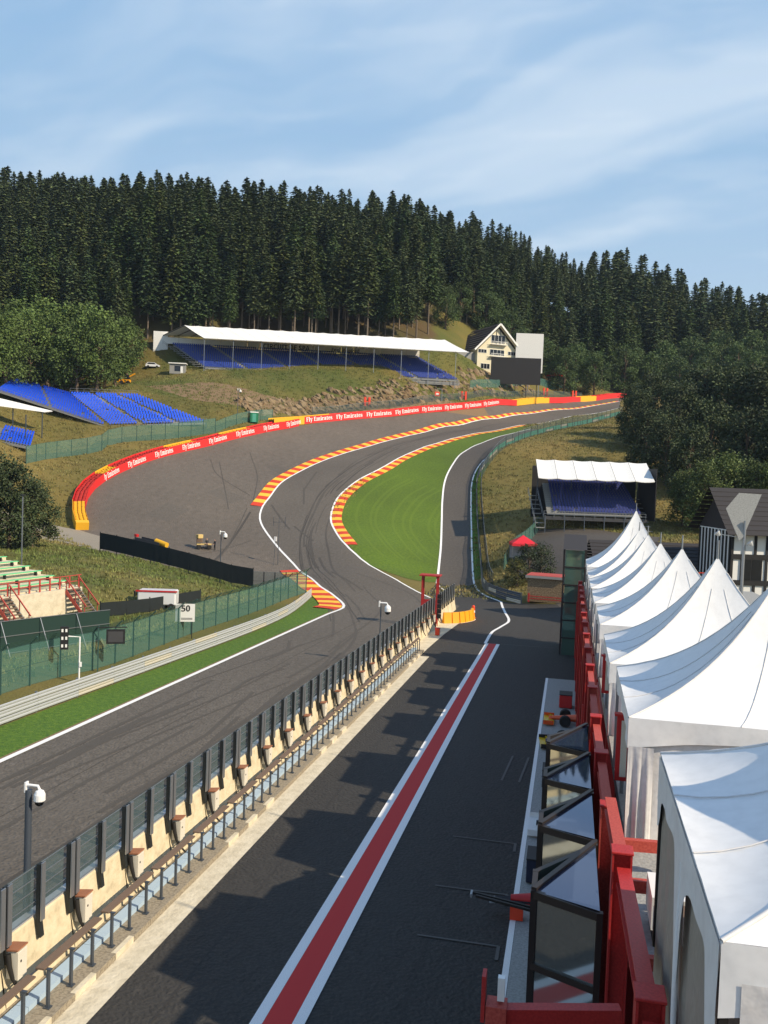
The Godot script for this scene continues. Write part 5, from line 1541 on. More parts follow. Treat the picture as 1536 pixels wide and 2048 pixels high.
# ---- people: tapered limbs joined with a smooth minimum and meshed as one surface
func body_mesh(bones: Array, cell: float, cols: Callable) -> Mesh:
	var lo := Vector3.ONE * 1e9
	var hi := -lo
	for b in bones:
		for p in [b[0], b[1]]:
			var r: float = max(b[2], b[3]) + cell * 2
			lo = lo.min(p - Vector3.ONE * r); hi = hi.max(p + Vector3.ONE * r)
	var n := Vector3i(((hi - lo) / cell).ceil()) + Vector3i.ONE
	var sx := 1; var sy := n.x; var sz := n.x * n.y
	var f := PackedFloat32Array(); f.resize(n.x * n.y * n.z); f.fill(1.0)
	for b in bones:
		var r: float = max(b[2], b[3]) + cell * 3
		var l := Vector3i(((b[0].min(b[1]) - Vector3.ONE * r - lo) / cell).floor()).clamp(Vector3i.ZERO, n - Vector3i.ONE)
		var h := Vector3i(((b[0].max(b[1]) + Vector3.ONE * r - lo) / cell).ceil()).clamp(Vector3i.ZERO, n - Vector3i.ONE)
		var ab: Vector3 = b[1] - b[0]
		var q := ab.length_squared()
		for z in range(l.z, h.z + 1):
			for y in range(l.y, h.y + 1):
				for x in range(l.x, h.x + 1):
					var p := lo + Vector3(x, y, z) * cell
					var t := clampf((p - b[0]).dot(ab) / max(q, 1e-9), 0, 1)
					var d: float = p.distance_to(b[0] + ab * t) - lerpf(b[2], b[3], t)
					var k := x * sx + y * sy + z * sz
					var e := 0.035
					var hh := clampf(0.5 + 0.5 * (f[k] - d) / e, 0, 1)
					f[k] = lerpf(f[k], d, hh) - e * hh * (1 - hh)
	var vid := {}
	var vs := []
	for z in n.z - 1:
		for y in n.y - 1:
			for x in n.x - 1:
				var k := x + y * sy + z * sz
				var c := Vector3.ZERO
				var m := 0
				for e in [[0, 1], [0, sy], [0, sz], [1, 1 + sy], [1, 1 + sz], [sy, sy + 1], [sy, sy + sz], [sz, sz + 1], [sz, sz + sy], [1 + sy, 1 + sy + sz], [1 + sz, 1 + sy + sz], [sy + sz, 1 + sy + sz]]:
					var a := f[k + e[0]]; var bb := f[k + e[1]]
					if (a < 0) != (bb < 0):
						var t := a / (a - bb)
						var pa := Vector3(1 if e[0] in [1, 1 + sy, 1 + sz, 1 + sy + sz] else 0, 1 if e[0] in [sy, 1 + sy, sy + sz, 1 + sy + sz] else 0, 1 if e[0] in [sz, 1 + sz, sy + sz, 1 + sy + sz] else 0)
						var pb := Vector3(1 if e[1] in [1, 1 + sy, 1 + sz, 1 + sy + sz] else 0, 1 if e[1] in [sy, 1 + sy, sy + sz, 1 + sy + sz] else 0, 1 if e[1] in [sz, 1 + sz, sy + sz, 1 + sy + sz] else 0)
						c += pa.lerp(pb, t); m += 1
				if m > 0: vid[k] = vs.size(); vs.append(lo + (Vector3(x, y, z) + c / m) * cell)
	var s := SurfaceTool.new(); s.begin(Mesh.PRIMITIVE_TRIANGLES); s.set_smooth_group(0)
	var put := func(a, b, c, d, flip):
		var q := [a, b, c, d] if not flip else [a, d, c, b]
		for i in [0, 1, 2, 0, 2, 3]:
			s.set_color(cols.call(vs[q[i]])); s.add_vertex(vs[q[i]])
	for z in range(1, n.z - 1):
		for y in range(1, n.y - 1):
			for x in range(1, n.x - 1):
				var k := x + y * sy + z * sz
				var a := f[k] < 0
				if a != (f[k + 1] < 0): put.call(vid[k], vid[k - sy], vid[k - sy - sz], vid[k - sz], a)
				if a != (f[k + sy] < 0): put.call(vid[k], vid[k - sz], vid[k - 1 - sz], vid[k - 1], a)
				if a != (f[k + sz] < 0): put.call(vid[k], vid[k - 1], vid[k - 1 - sy], vid[k - sy], a)
	s.generate_normals()
	return s.commit()

func person(label: String, pos: Vector3, turn: float, top: Color, legs: Color, sit: bool):
	var o := thing("person", label, "person", pos, turn, "")
	var V := func(x, y, z): return Vector3(x, y, z)
	var hip := 0.92 if not sit else 0.5
	var b := []
	var arm := func(sx):
		var sh := Vector3(sx * 0.19, hip + 0.5, 0)
		var el := Vector3(sx * 0.27, hip + 0.22, 0.04)
		var wr := Vector3(sx * 0.2, hip + 0.1, 0.26)
		b.append([sh, el, 0.058, 0.045]); b.append([el, wr, 0.043, 0.032])
		var pm := wr + Vector3(-sx * 0.01, -0.02, 0.08)
		b.append([wr, pm, 0.034, 0.036])
		for k in 4: b.append([pm + Vector3(sx * (k - 1.5) * 0.019, 0, 0.01), pm + Vector3(sx * (k - 1.5) * 0.021, -0.045, 0.06 + 0.01 * (1 if k in [1, 2] else 0)), 0.0095, 0.008])
		b.append([wr + Vector3(-sx * 0.025, 0, 0.03), wr + Vector3(-sx * 0.06, -0.01, 0.08), 0.012, 0.009])
	for sx in [-1.0, 1.0]:
		arm.call(sx)
		var hp := Vector3(sx * 0.095, hip, 0)
		var kn := Vector3(sx * 0.11, 0.49, 0.02) if not sit else Vector3(sx * 0.12, 0.5, 0.42)
		var an := Vector3(sx * 0.115, 0.08, -0.02) if not sit else Vector3(sx * 0.12, 0.08, 0.42)
		b.append([hp, kn, 0.088, 0.058]); b.append([kn, an, 0.056, 0.04]); b.append([an, an + Vector3(sx * 0.02, -0.045, 0.16), 0.045, 0.035])
	b.append([V.call(-0.05, hip + 0.02, 0), V.call(0.05, hip + 0.02, 0), 0.13, 0.13])
	b.append([V.call(0, hip + 0.05, 0), V.call(0, hip + 0.38, 0.01), 0.135, 0.15])
	b.append([V.call(-0.13, hip + 0.47, 0), V.call(0.13, hip + 0.47, 0), 0.08, 0.08])
	b.append([V.call(0, hip + 0.5, 0), V.call(0, hip + 0.62, 0.01), 0.058, 0.055])
	b.append([V.call(0, hip + 0.68, 0.025), V.call(0, hip + 0.76, 0.0), 0.083, 0.098])
	b.append([V.call(0, hip + 0.69, 0.105), V.call(0, hip + 0.73, 0.1), 0.018, 0.01])
	for sx in [-1.0, 1.0]: b.append([V.call(sx * 0.09, hip + 0.7, 0), V.call(sx * 0.098, hip + 0.74, 0), 0.02, 0.02])
	var skin := Color(0.5, 0.3, 0.2)
	var paint := func(p):
		if p.y > hip + 0.57: return skin
		if p.y < 0.09: return Color(0.02, 0.02, 0.02)
		if Vector2(p.x, p.z - 0.3).length() < 0.24 and p.z > 0.245 and p.y > hip - 0.04 and p.y < hip + 0.14: return skin
		return top if p.y > hip + 0.02 else legs
	var m := plain("person_%d" % taken["person"], Color.WHITE, 0.85); m.vertex_color_use_as_albedo = true
	mi("body", body_mesh(b, 0.022, paint), m, o)
	var hs := st(); lathe(hs, Transform3D(Basis(Vector3.RIGHT, -0.25), Vector3(0, hip + 0.75, -0.015)), [[0.1, -0.06], [0.108, 0.0], [0.1, 0.05], [0.07, 0.09], [0.0, 0.108]], 12)
	mi("hair", hs, "hair_dark", o)
	for sx in [-1.0, 1.0]: bx("eye", "black_text", o, Vector3(sx * 0.034, hip + 0.735, 0.093), Vector3(0.016, 0.008, 0.01))

func build_trackside():
	tyre_wall("curved red and yellow tyre wall with white lettering round the run-off area", TYRE_A, 4.0,
		func(i): return ["yellow", "red", "yellow", "red", "red"][(i / 2) % 5] if i > 4 else ("yellow" if i < 2 else "red"),
		func(i): return ["yellow", ""] if i < 1 else (["red", "Fly Emirates"] if i % 2 == 1 and i > 4 else ["red", ""]), true)
	tyre_wall("long straight tyre wall with red facing and white lettering below the rock bank", TYRE_B, 9.6,
		func(i): return "yellow" if i in [0, 1, 10, 11, 14] else "red",
		func(i): return ["yellow", ""] if i in [0, 10, 11, 14] else (["red", "Fly Emirates"] if i < 9 else ["red", ""]), false)
	guard_rail("bright galvanised three-rail guard rail along the grass verge of the straight", [Vector2(-29.2, 8), Vector2(-29.1, -20)] + GRAIL, 1.0, 3, 4.0, "galv_rail", "galv")
	guard_rail("grey guard rail curving down beside the pit exit road", RRAIL.slice(0, 8), -1.0, 3, 3.0, "rail_post", "rail_post", 1.5)
	guard_rail("green-topped guard rail on the outside of the climb", RRAIL.slice(7), -1.0, 2, 5.0, "teal_rail", "rail_post", 1.2)
	mesh_fence("tall green debris fence with overhanging top behind the long guard rail", [Vector2(-33.4, 5), Vector2(-33.4, -25)] + GFENCE, 2.7, 2.9, "mesh_green", "green_post", 0.7, 1.0)
	mesh_fence("wire fence with grey posts behind the exit road guard rail", offset_line(RRAIL.slice(2), 0.9), 2.6, 4.0, "mesh_grey", "post_dark")
	mesh_fence("green mesh fence on the bank in front of the blue bleachers", MESHF, 3.4, 3.2, "mesh_green", "green_post")
	mesh_fence("green mesh fence on the bank ending at the portable toilet", MESHF2, 2.6, 3.4, "mesh_green", "green_post")
	mesh_fence("green wire fence along the top of the bank beyond the chalet", TOPF, 2.6, 5.0, "mesh_green", "green_post")
	mesh_fence("grey wire fence on the rock bank behind the long tyre wall", offset_line(TYRE_B.slice(1, 8), -3.6), 2.0, 4.2, "mesh_grey", "rail_post")
	mesh_fence("green screened fence between the grass slope and the small grandstand", [Vector2(-9.6, -135.0), Vector2(-8.4, -143.0), Vector2(-6.6, -151.0), Vector2(-5.4, -157.0)], 2.4, 2.2, "mesh_green", "green_post")
	mesh_fence("dark wire fence joining the green fence to the black screen", [BLACKF[2], Vector2(-36.6, -107.6), Vector2(-34.0, -108.6)], 2.4, 1.4, "mesh_grey", "post_dark")
	# black cloth screens
	for a in [[BLACKF, 2.3, "long black cloth screen on posts across the grass in front of the run-off area", 0.45], [BLACKF2, 1.35, "lower black cloth screen between the terrace and the debris fence", 0.05]]:
		var t := thing("cloth_screen", a[2], "screen")
		var l := smooth_line(a[0], 3.4)
		for i in l.size():
			var p := on(l[i])
			beam("post", "post_dark", t, p - Vector3(0, 0.2, 0), p + Vector3(0, a[1] + a[3] + 0.12, 0), 0.09, 0.09)
			if i < l.size() - 1:
				var q := on(l[i + 1])
				var bs := along(p, q)
				var s := SurfaceTool.new(); s.begin(Mesh.PRIMITIVE_TRIANGLES)
				cloth(s, p + bs.z * 0.06 + Vector3(0, a[3], 0), q + bs.z * 0.06 + Vector3(0, a[3], 0), a[1], func(u): return 0.04 * sin(PI * u), 0.02, i, 12, 5)
				s.generate_normals(); mi("cloth_panel", s, "black_cloth", t)
	# green boarded screen beside the terrace
	var gs := thing("board_screen", "dark green boarded screen with raking props in front of the concrete terrace", "screen")
	var g0 := Vector2(-43.2, -51.5); var g1 := Vector2(-37.4, -67.5)
	for i in 5:
		var a := on(g0.lerp(g1, i / 5.0)); var b := on(g0.lerp(g1, (i + 1) / 5.0))
		var bs := along(a, b)
		bx("board", "dark_green", gs, (a + b) * 0.5 + Vector3(0, 1.3, 0), Vector3(a.distance_to(b) - 0.02, 2.5, 0.05), bs)
		beam("prop", "galv", gs, a + Vector3(0, 2.5, 0) + bs.z * 0.05, a + bs.z * 1.3 + Vector3(0, -0.1, 0), 0.06, 0.06)
		for y in [0.12, 1.4, 2.56]: beam("rail", "galv", gs, a + Vector3(0, y, 0) + bs.z * 0.06, b + Vector3(0, y, 0) + bs.z * 0.06, 0.05, 0.05)
	# distance board
	var p := Vector3(-32.2, H(-32.2, -71.0), -71.0)
	var o := thing("distance_board", "pale distance board reading 50 on posts in front of the debris fence", "sign", p, 0.35)
	for x in [-0.6, 0.6]: beam("post", "post_dark", o, Vector3(x, -0.2, -0.04), Vector3(x, 2.9, -0.04), 0.07, 0.07)
	bx("board", "white_paint", o, Vector3(0, 2.25, 0.02), Vector3(1.65, 1.55, 0.04))
	mi("lettering", text_mesh("50", 0.52), "black_text", o, Transform3D(Basis.IDENTITY, Vector3(0.05, 2.62, 0.05)))
	bx("rule", "dark_grey", o, Vector3(0.15, 1.78, 0.045), Vector3(0.95, 0.05, 0.01)); bx("rule", "dark_grey", o, Vector3(0.15, 1.68, 0.045), Vector3(0.95, 0.04, 0.01))
	var em := st(); tube(em, [Vector3(-0.62, 2.02, 0.045), Vector3(-0.5, 1.92, 0.045), Vector3(-0.6, 1.8, 0.045), Vector3(-0.46, 1.7, 0.045), Vector3(-0.6, 1.6, 0.045)], 0.035, 0.03, 6); mi("emblem", em, "black_text", o)
	# screen and lamp board beside the straight
	o = thing("track_screen", "dark display box hanging from a post beside the straight", "display", Vector3(-31.2, H(-31.2, -56), -56), 0.45)
	beam("post", "green_post", o, Vector3(-0.55, -0.2, 0), Vector3(-0.55, 3.1, 0), 0.08, 0.08)
	beam("arm", "black_text", o, Vector3(-0.65, 3.1, 0), Vector3(1.35, 3.1, 0), 0.07, 0.07)
	bx("case", "black_text", o, Vector3(0.6, 2.45, 0.0), Vector3(1.25, 1.0, 0.22))
	bx("display_face", "dark_grey", o, Vector3(0.6, 2.45, 0.115), Vector3(1.0, 0.75, 0.012))
	o = thing("signal_board", "black signal board with small lamps on a white post beside the straight", "signal", Vector3(-31.0, H(-31.0, -52.2), -52.2), 0.5)
	var ps := st(); tube(ps, [Vector3(0, -0.2, 0), Vector3(0, 3.0, 0), Vector3(-0.7, 3.05, 0)], 0.06, 0.05, 8); mi("post", ps, "camera_white", o)
	bx("case", "black_text", o, Vector3(-0.95, 2.95, 0), Vector3(0.5, 1.5, 0.18))
	for y in [-0.5, 0.0, 0.5]:
		for x in [-0.12, 0.12]: bx("lamp", "white_paint", o, Vector3(-0.95 + x, 2.95 + y, 0.095), Vector3(0.12, 0.2, 0.02))
	bx("junction_box", "camera_white", o, Vector3(0.08, 1.2, 0.05), Vector3(0.16, 0.3, 0.12))
	# camera poles
	camera_pole("grey pole with white dome camera rising from the pit wall", pw(-13.45, 20.35, 0.0), 5.0, 0.0, 0.1, 0.88)
	camera_pole("thin pole with white dome camera beside the middle of the pit wall", pw(-14.0, 66.5, 0.0), 4.6, 0.0, 0.05, 1.5)
	camera_pole("tall grey pole with white dome camera by the black screen", on(POLES[0]), 6.4, 0.0, 0.07, 1.6)
	camera_pole("pole with white dome camera at the foot of the rock bank", on(POLES[1]), 6.0, 0.0, 0.07, 1.6)
	# aerial masts
	o = thing("aerial_mast", "thin mast with forked aerial and white box at the track edge", "mast", on(Vector2(-44.2, -131.0)))
	var ms := st(); tube(ms, [Vector3(0, -0.2, 0), Vector3(0, 7.4, 0)], 0.05, 0.03, 6); mi("mast", ms, "rail_post", o)
	ms = st(); bar(ms, Vector3(-0.9, 6.6, 0), Vector3(1.0, 6.7, 0), 0.05, 0.05); bar(ms, Vector3(-0.9, 6.0, 0), Vector3(-0.9, 7.4, 0), 0.05, 0.05); bar(ms, Vector3(1.0, 5.9, 0), Vector3(1.0, 7.5, 0), 0.05, 0.05); mi("aerial", ms, "rail_post", o)
	bx("box", "camera_white", o, Vector3(-0.5, 4.0, 0), Vector3(0.4, 0.7, 0.3)); beam("stay", "rail_post", o, Vector3(-0.6, -0.2, 0.2), Vector3(-0.5, 4.2, 0), 0.04, 0.04)
	# signal gantry at the pit exit
	o = thing("signal_gantry", "red open signal gantry standing on the end of the pit wall", "gantry", pw(-13.6, 88.5, 0.0))
	for x in [-0.75, 0.75]:
		for z in [-0.5, 0.5]: beam("leg", "red_steel", o, Vector3(x, 0.0, z), Vector3(x, 5.2, z), 0.14, 0.14)
	bx("floor_panel", "red_steel", o, Vector3(0, 2.2, 0.5), Vector3(1.36, 1.3, 0.06)); bx("roof", "red_steel", o, Vector3(0, 5.26, 0), Vector3(2.1, 0.12, 1.5))
	for y in [1.2, 1.7, 2.2, 2.7, 3.2]:
		bx("lamp_case", "black_text", o, Vector3(1.05, y, 0.4), Vector3(0.4, 0.42, 0.3))
	bx("cabinet", "post_dark", o, Vector3(0.1, 0.75, 0.6), Vector3(1.1, 1.5, 0.5))
	o = thing("fire_box", "small red fire extinguisher box on the pale walkway end", "extinguisher box", pw(-11.9, 83.0, 0.04))
	bx("case", "orange_box", o, Vector3(0, 0.35, 0), Vector3(0.4, 0.6, 0.4)); bx("lid", "red_bright", o, Vector3(0, 0.68, 0), Vector3(0.44, 0.06, 0.44))
	# plastic barrier at the pit exit
	o = thing("water_barrier", "row of orange-yellow plastic barriers bent round the end of the pit wall", "barrier")
	var bl := smooth_line([Vector2(-12.6, -91.5), Vector2(-11.2, -92.6), Vector2(-10.0, -95.6), Vector2(-10.2, -97.2)], 0.95)
	for i in bl.size() - 1:
		var a := on(bl[i]); var b := on(bl[i + 1]); var bs := along(a, b)
		var q := st()
		slab(q, Transform3D(Basis(-bs.z, bs.y, bs.x), (a + b) * 0.5), [Vector2(-0.3, 0.03), Vector2(0.3, 0.03), Vector2(0.22, 0.5), Vector2(0.12, 1.15), Vector2(-0.12, 1.15), Vector2(-0.22, 0.5)], a.distance_to(b) - 0.08)
		mi("segment", q, "amber_plastic", o)
		bx("foot_strip", "line_white", o, (a + b) * 0.5 - bs.z * 0.0 + Vector3(0, 0.015, 0), Vector3(a.distance_to(b), 0.03, 0.7), bs)
	for a in [[Vector2(-10.1, -97.6), "orange_box", "short orange bollard at the end of the plastic barriers"], [Vector2(-14.9, -112.4), "red_bright", "red padded post at the split of track and pit exit"]]:
		var c := thing("marker_post", a[2], "bollard", on(a[0]))
		var q := st(); lathe(q, Transform3D.IDENTITY, [[0.3, 0.0], [0.3, 0.08], [0.2, 0.12], [0.17, 1.3], [0.1, 1.4], [0.0, 1.42]], 10); mi("post", q, a[1], c)
		q = st(); lathe(q, Transform3D.IDENTITY, [[0.205, 0.6], [0.205, 0.85]], 10); mi("band", q, "white_paint", c)
	# group with a cart on the run-off, people round it
	var cp := on(CART[0])
	o = thing("platform_cart", "small cart with wooden crates parked on the run-off beside the black screen", "cart", cp, 0.5)
	bx("bed", "straw", o, Vector3(0, 0.75, 0), Vector3(2.4, 0.18, 1.3))
	for x in [-0.8, 0.8]:
		for z in [-0.6, 0.6]:
			var q := st(); lathe(q, Transform3D(Basis(Vector3.RIGHT, PI * 0.5), Vector3(x, 0.34, z)), [[0.0, -0.1], [0.34, -0.1], [0.34, 0.1], [0.0, 0.1]], 12); mi("wheel", q, "tyre_black", o)
	for c in [[-0.75, 1.35], [-0.75, 2.0]]:
		var q := st(); box(q, Transform3D(Basis(Vector3.UP, c[1]), Vector3(c[0], c[1], 0)), Vector3(0.8, 0.62, 0.9), 0.03); mi("crate", q, "timber" if c[1] < 1.5 else "straw", o)
	beam("handle", "dark_metal", o, Vector3(-1.2, 0.85, 0.5), Vector3(-1.2, 2.3, 0.5), 0.05, 0.05)
	person("person in dark clothes sitting on the cart by the run-off", cp + Vector3(0.55, 0.36, 0.2), 0.4, Color(0.025, 0.028, 0.035), Color(0.03, 0.03, 0.04), true)
	person("person in dark top and trousers standing beside the cart", on(PERS[0]), -0.6, Color(0.02, 0.022, 0.03), Color(0.03, 0.03, 0.035), false)
	# long low trailer behind the screen
	var t0 := on(TROLLEY[0]); var t1 := on(TROLLEY[1])
	o = thing("roller_trailer", "long dark trailer with yellow roll and red tail light behind the black screen", "trailer", (t0 + t1) * 0.5)
	o.basis = along(t0, t1)
	bx("deck", "dark_metal", o, Vector3(0.3, 0.8, 0), Vector3(7.4, 0.25, 1.6)); bx("side", "dark_grey", o, Vector3(-0.6, 1.35, 0.75), Vector3(5.2, 0.85, 0.06)); bx("side", "dark_grey", o, Vector3(-0.6, 1.35, -0.75), Vector3(5.2, 0.85, 0.06))
	var rl := st(); tube(rl, [Vector3(0.6, 1.75, 0), Vector3(2.9, 1.5, 0)], 0.42, 0.42, 12); mi("roll", rl, "tyre_yellow", o)
	for x in [-1.6, -0.6]:
		for z in [-0.8, 0.8]:
			var q := st(); lathe(q, Transform3D(Basis(Vector3.RIGHT, PI * 0.5), Vector3(x, 0.4, z)), [[0.0, -0.12], [0.4, -0.12], [0.4, 0.12], [0.0, 0.12]], 12); mi("wheel", q, "tyre_black", o)
	bx("tail_lamp", "red_bright", o, Vector3(-3.2, 2.0, 0.4), Vector3(0.5, 0.4, 0.5))
	# orange marshal posts along the far tyre wall
	var kinds := ["orange-red gap gate in the long tyre wall below the rock bank", "square orange board on a post behind the long tyre wall", "orange-red gap gate in the tyre wall below the chalet", "orange-red gap gate below the trackside hut", "orange-red gap gate near the top of the climb"]
	for i in REDP.size():
		var c := thing("marshal_gate", kinds[i], "gate", on(REDP[i]) + Vector3(0, 0, -2.2), 0.45)
		if i == 1:
			beam("post", "galv", c, Vector3(0.9, -0.2, 0), Vector3(0.9, 4.2, 0), 0.12, 0.12); beam("arm", "galv", c, Vector3(-0.6, 4.2, 0), Vector3(0.96, 4.2, 0), 0.1, 0.1)
			bx("board", "orange_box", c, Vector3(-0.5, 2.7, 0.06), Vector3(1.5, 1.3, 0.1)); bx("plate", "white_paint", c, Vector3(-0.5, 2.7, 0.12), Vector3(0.8, 0.5, 0.02))
		else:
			for x in [-0.6, 0.6]: bx("pad", "orange_box", c, Vector3(x, 1.7, 0), Vector3(0.55, 3.4, 0.5))
			bx("crossbar", "orange_box", c, Vector3(0, 2.2, 0), Vector3(0.66, 0.2, 0.3))
	# portable toilet
	o = thing("portable_toilet", "green portable toilet with pale roof at the foot of the rock bank", "toilet", on(TOILET[0]), 0.5)
	var q2 := st(); box(q2, Transform3D(Basis.IDENTITY, Vector3(0, 1.15, 0)), Vector3(1.9, 2.3, 1.7), 0.06); mi("cabin", q2, "toilet_green", o)
	bx("roof", "white_paint", o, Vector3(0, 2.42, 0), Vector3(1.98, 0.24, 1.78)); bx("door", "teal_rail", o, Vector3(0, 1.1, 0.86), Vector3(0.9, 1.95, 0.04))

# ---------------------------------------------------------------- grandstands and houses
func seat_shape(s: SurfaceTool, t: Transform3D):
	# a moulded shell: pan, back, folded edge; front along +z
	var w := 0.21
	quad(s, t * Vector3(-w, 0.42, 0.18), t * Vector3(w, 0.42, 0.18), t * Vector3(w, 0.38, -0.16), t * Vector3(-w, 0.38, -0.16))
	quad(s, t * Vector3(-w, 0.38, -0.16), t * Vector3(w, 0.38, -0.16), t * Vector3(w * 0.9, 0.78, -0.24), t * Vector3(-w * 0.9, 0.78, -0.24))
	quad(s, t * Vector3(-w, 0.34, 0.19), t * Vector3(w, 0.34, 0.19), t * Vector3(w, 0.42, 0.18), t * Vector3(-w, 0.42, 0.18))
	quad(s, t * Vector3(w * 0.9, 0.78, -0.24), t * Vector3(-w * 0.9, 0.78, -0.24), t * Vector3(-w, 0.36, -0.2), t * Vector3(w, 0.36, -0.2)) 
	quad(s, t * Vector3(-0.04, 0.0, -0.05), t * Vector3(0.04, 0.0, -0.05), t * Vector3(0.04, 0.38, -0.05), t * Vector3(-0.04, 0.38, -0.05))

# seating on a sloping patch: fl, fr front corners, bl, br back corners
func seating(t: Node3D, fl: Vector3, fr: Vector3, bl: Vector3, br: Vector3, rows: int, pitch: float, m: String, gaps: Array, seed_: int):
	var r := RandomNumberGenerator.new(); r.seed = seed_
	var deck := st()
	var seats := st()
	for k in rows:
		var f0 := float(k) / rows
		var f1 := float(k + 1) / rows
		var a := fl.lerp(bl, f0); var b := fr.lerp(br, f0)
		var c := fr.lerp(br, f1); var d := fl.lerp(bl, f1)
		c.y = b.y; d.y = a.y
		quad(deck, a, b, c, d)
		var dn := Vector3(0, -(bl.y - fl.y) / rows - 0.04, 0)
		quad(deck, a + dn, b + dn, b, a)
		var n := int(a.distance_to(b) / pitch)
		var bs := along(a, b)
		for i in n:
			var u := (i + 0.5) / n
			var skip := false
			for g in gaps:
				if absf(u - g) * a.distance_to(b) < 0.55: skip = true
			if skip or r.randf() < 0.012: continue
			var p := a.lerp(b, u).lerp(d.lerp(c, u), 0.55)
			seat_shape(seats, Transform3D(bs.rotated(Vector3.UP, r.randf_range(-0.04, 0.04)), p))
	mi("deck", deck, "grey_wall", t)
	mi("seats", seats, m, t).set_meta("kind", "stuff")

func rail_run(t: Node3D, a: Vector3, b: Vector3, step: float, h: float, m: String, called := "rail_post", mid := 1):
	var n: int = max(1, int(round(a.distance_to(b) / step)))
	for i in n + 1:
		var p := a.lerp(b, float(i) / n)
		beam(called, m, t, p, p + Vector3(0, h, 0), 0.06, 0.06)
	for k in mid + 1:
		var y := h * (1.0 - k * 0.45)
		beam("rail", m, t, a + Vector3(0, y, 0), b + Vector3(0, y, 0), 0.05, 0.05)

func build_big_stand():
	var o3 := Vector3(-104.0, 40.2, -238.2)
	var u := Vector3(0.94508, 0, -0.32683)
	var v := Vector3(-0.32683, 0, -0.94508)
	var t := thing("covered_grandstand", "long grandstand of blue seats under a white fabric gable roof on the hillside", "grandstand", o3)
	t.basis = Basis(u, Vector3.UP, -v)          # local x along, z towards the track
	var L := 74.0
	seating(t, Vector3(0, 1.2, -1.2), Vector3(L, 1.2, -1.2), Vector3(-11.0, 9.0, -13.0), Vector3(L - 11.0, 9.0, -13.0), 17, 0.56, "seat_blue", [0.16, 0.34, 0.5, 0.66, 0.83], 5)
	# roof sheets and their frames
	var n := 19
	var x0 := -0.5
	var x1 := 76.5
	for i in n:
		var a := lerpf(x0, x1, float(i) / n)
		var b := lerpf(x0, x1, float(i + 1) / n) - 0.03
		var s := st()
		var sag := 0.16
		var strip := func(za, ya, xa, zb, yb, xb):
			# each sheet bellies a little between its arches
			for k in 4:
				var u0 := k / 4.0; var u1 := (k + 1) / 4.0
				var p := func(uu, z, y, xo): return Vector3(lerpf(a, b, uu) + xo, y - sag * sin(PI * uu), z)
				quad(s, p.call(u0, za, ya, xa), p.call(u1, za, ya, xa), p.call(u1, zb, yb, xb), p.call(u0, zb, yb, xb))
		strip.call(0.6, 9.3, 0.0, -2.8, 11.4, -3.2); strip.call(-2.8, 11.4, -3.2, -6.0, 13.6, -6.2); strip.call(-6.0, 13.6, -6.2, -14.0, 11.6, -13.2)
		mi("roof_sheet", s, "roof_white", t)
		var rf := st()
		bar(rf, Vector3(a, 9.15, 0.5), Vector3(a - 6.2, 13.4, -6.0), 0.12, 0.16); bar(rf, Vector3(a - 6.2, 13.4, -6.0), Vector3(a - 13.2, 11.4, -14.0), 0.12, 0.16)
		mi("rafter", rf, "dark_grey", t)
		if i % 2 == 0:
			beam("roof_post", "galv", t, Vector3(a + 0.2, -1.5, 0.2), Vector3(a + 0.2, 9.2, 0.2), 0.14, 0.14)
		# back boards under the roof
		bx("back_board", "roof_white", t, Vector3((a + b) * 0.5 - 12.6, 9.95, -13.4), Vector3(b - a - (0.5 if i % 7 == 6 else 0.02), 1.9, 0.08))
	beam("eave_beam", "grey_wall", t, Vector3(x0, 9.18, 0.58), Vector3(x1, 9.18, 0.58), 0.14, 0.16)
	for w in [["CIRCUIT DE SPA", 23.0], ["Feel inspired", 41.0]]:
		mi("lettering", text_mesh(w[0], 1.35 if w[1] < 40 else 1.0), "black_text", t, Transform3D(Basis.IDENTITY, Vector3(w[1], 9.8, -13.34)))
	rail_run(t, Vector3(0, 0.0, 0.3), Vector3(L, -0.4, 0.3), 2.3, 1.25, "galv")
	bx("front_board", "grey_wall", t, Vector3(L * 0.5, -0.1, -0.2), Vector3(L, 0.9, 0.1)); 
	rail_run(t, Vector3(L - 0.2, 0.4, -1.0), Vector3(L - 10.7, 8.6, -13.0), 2.4, 1.1, "galv")
	# left end: white gable wall, stair and kiosk
	bx("end_wall", "roof_white", t, Vector3(-14.3, 7.6, -14.0), Vector3(4.2, 10.0, 0.3))
	for k in 10: bx("stair_tread", "grey_wall", t, Vector3(-1.8 - 1.0 * k, 1.4 + k * 0.72, -2.0 - k * 1.1), Vector3(2.4, 0.1, 0.9))
	rail_run(t, Vector3(-3.2, 1.4, -1.6), Vector3(-13.5, 8.6, -12.6), 2.0, 1.1, "galv")
	var kio := thing("kiosk", "small pale kiosk with a flat white roof at the end of the long grandstand", "kiosk", o3 + u * -7.5 + v * -0.2 + Vector3(0, -1.2, 0))
	kio.basis = Basis(u, Vector3.UP, -v)
	bx("cabin", "grey_wall", kio, Vector3(0, 1.3, 0), Vector3(4.4, 2.8, 2.6)); bx("roof", "roof_white", kio, Vector3(0, 2.85, 0.1), Vector3(5.0, 0.28, 3.2)); bx("hatch", "window_dark", kio, Vector3(0.4, 1.4, 1.32), Vector3(2.4, 1.5, 0.06)); bx("door", "white_paint", kio, Vector3(1.2, 1.1, 1.34), Vector3(0.7, 1.9, 0.06))

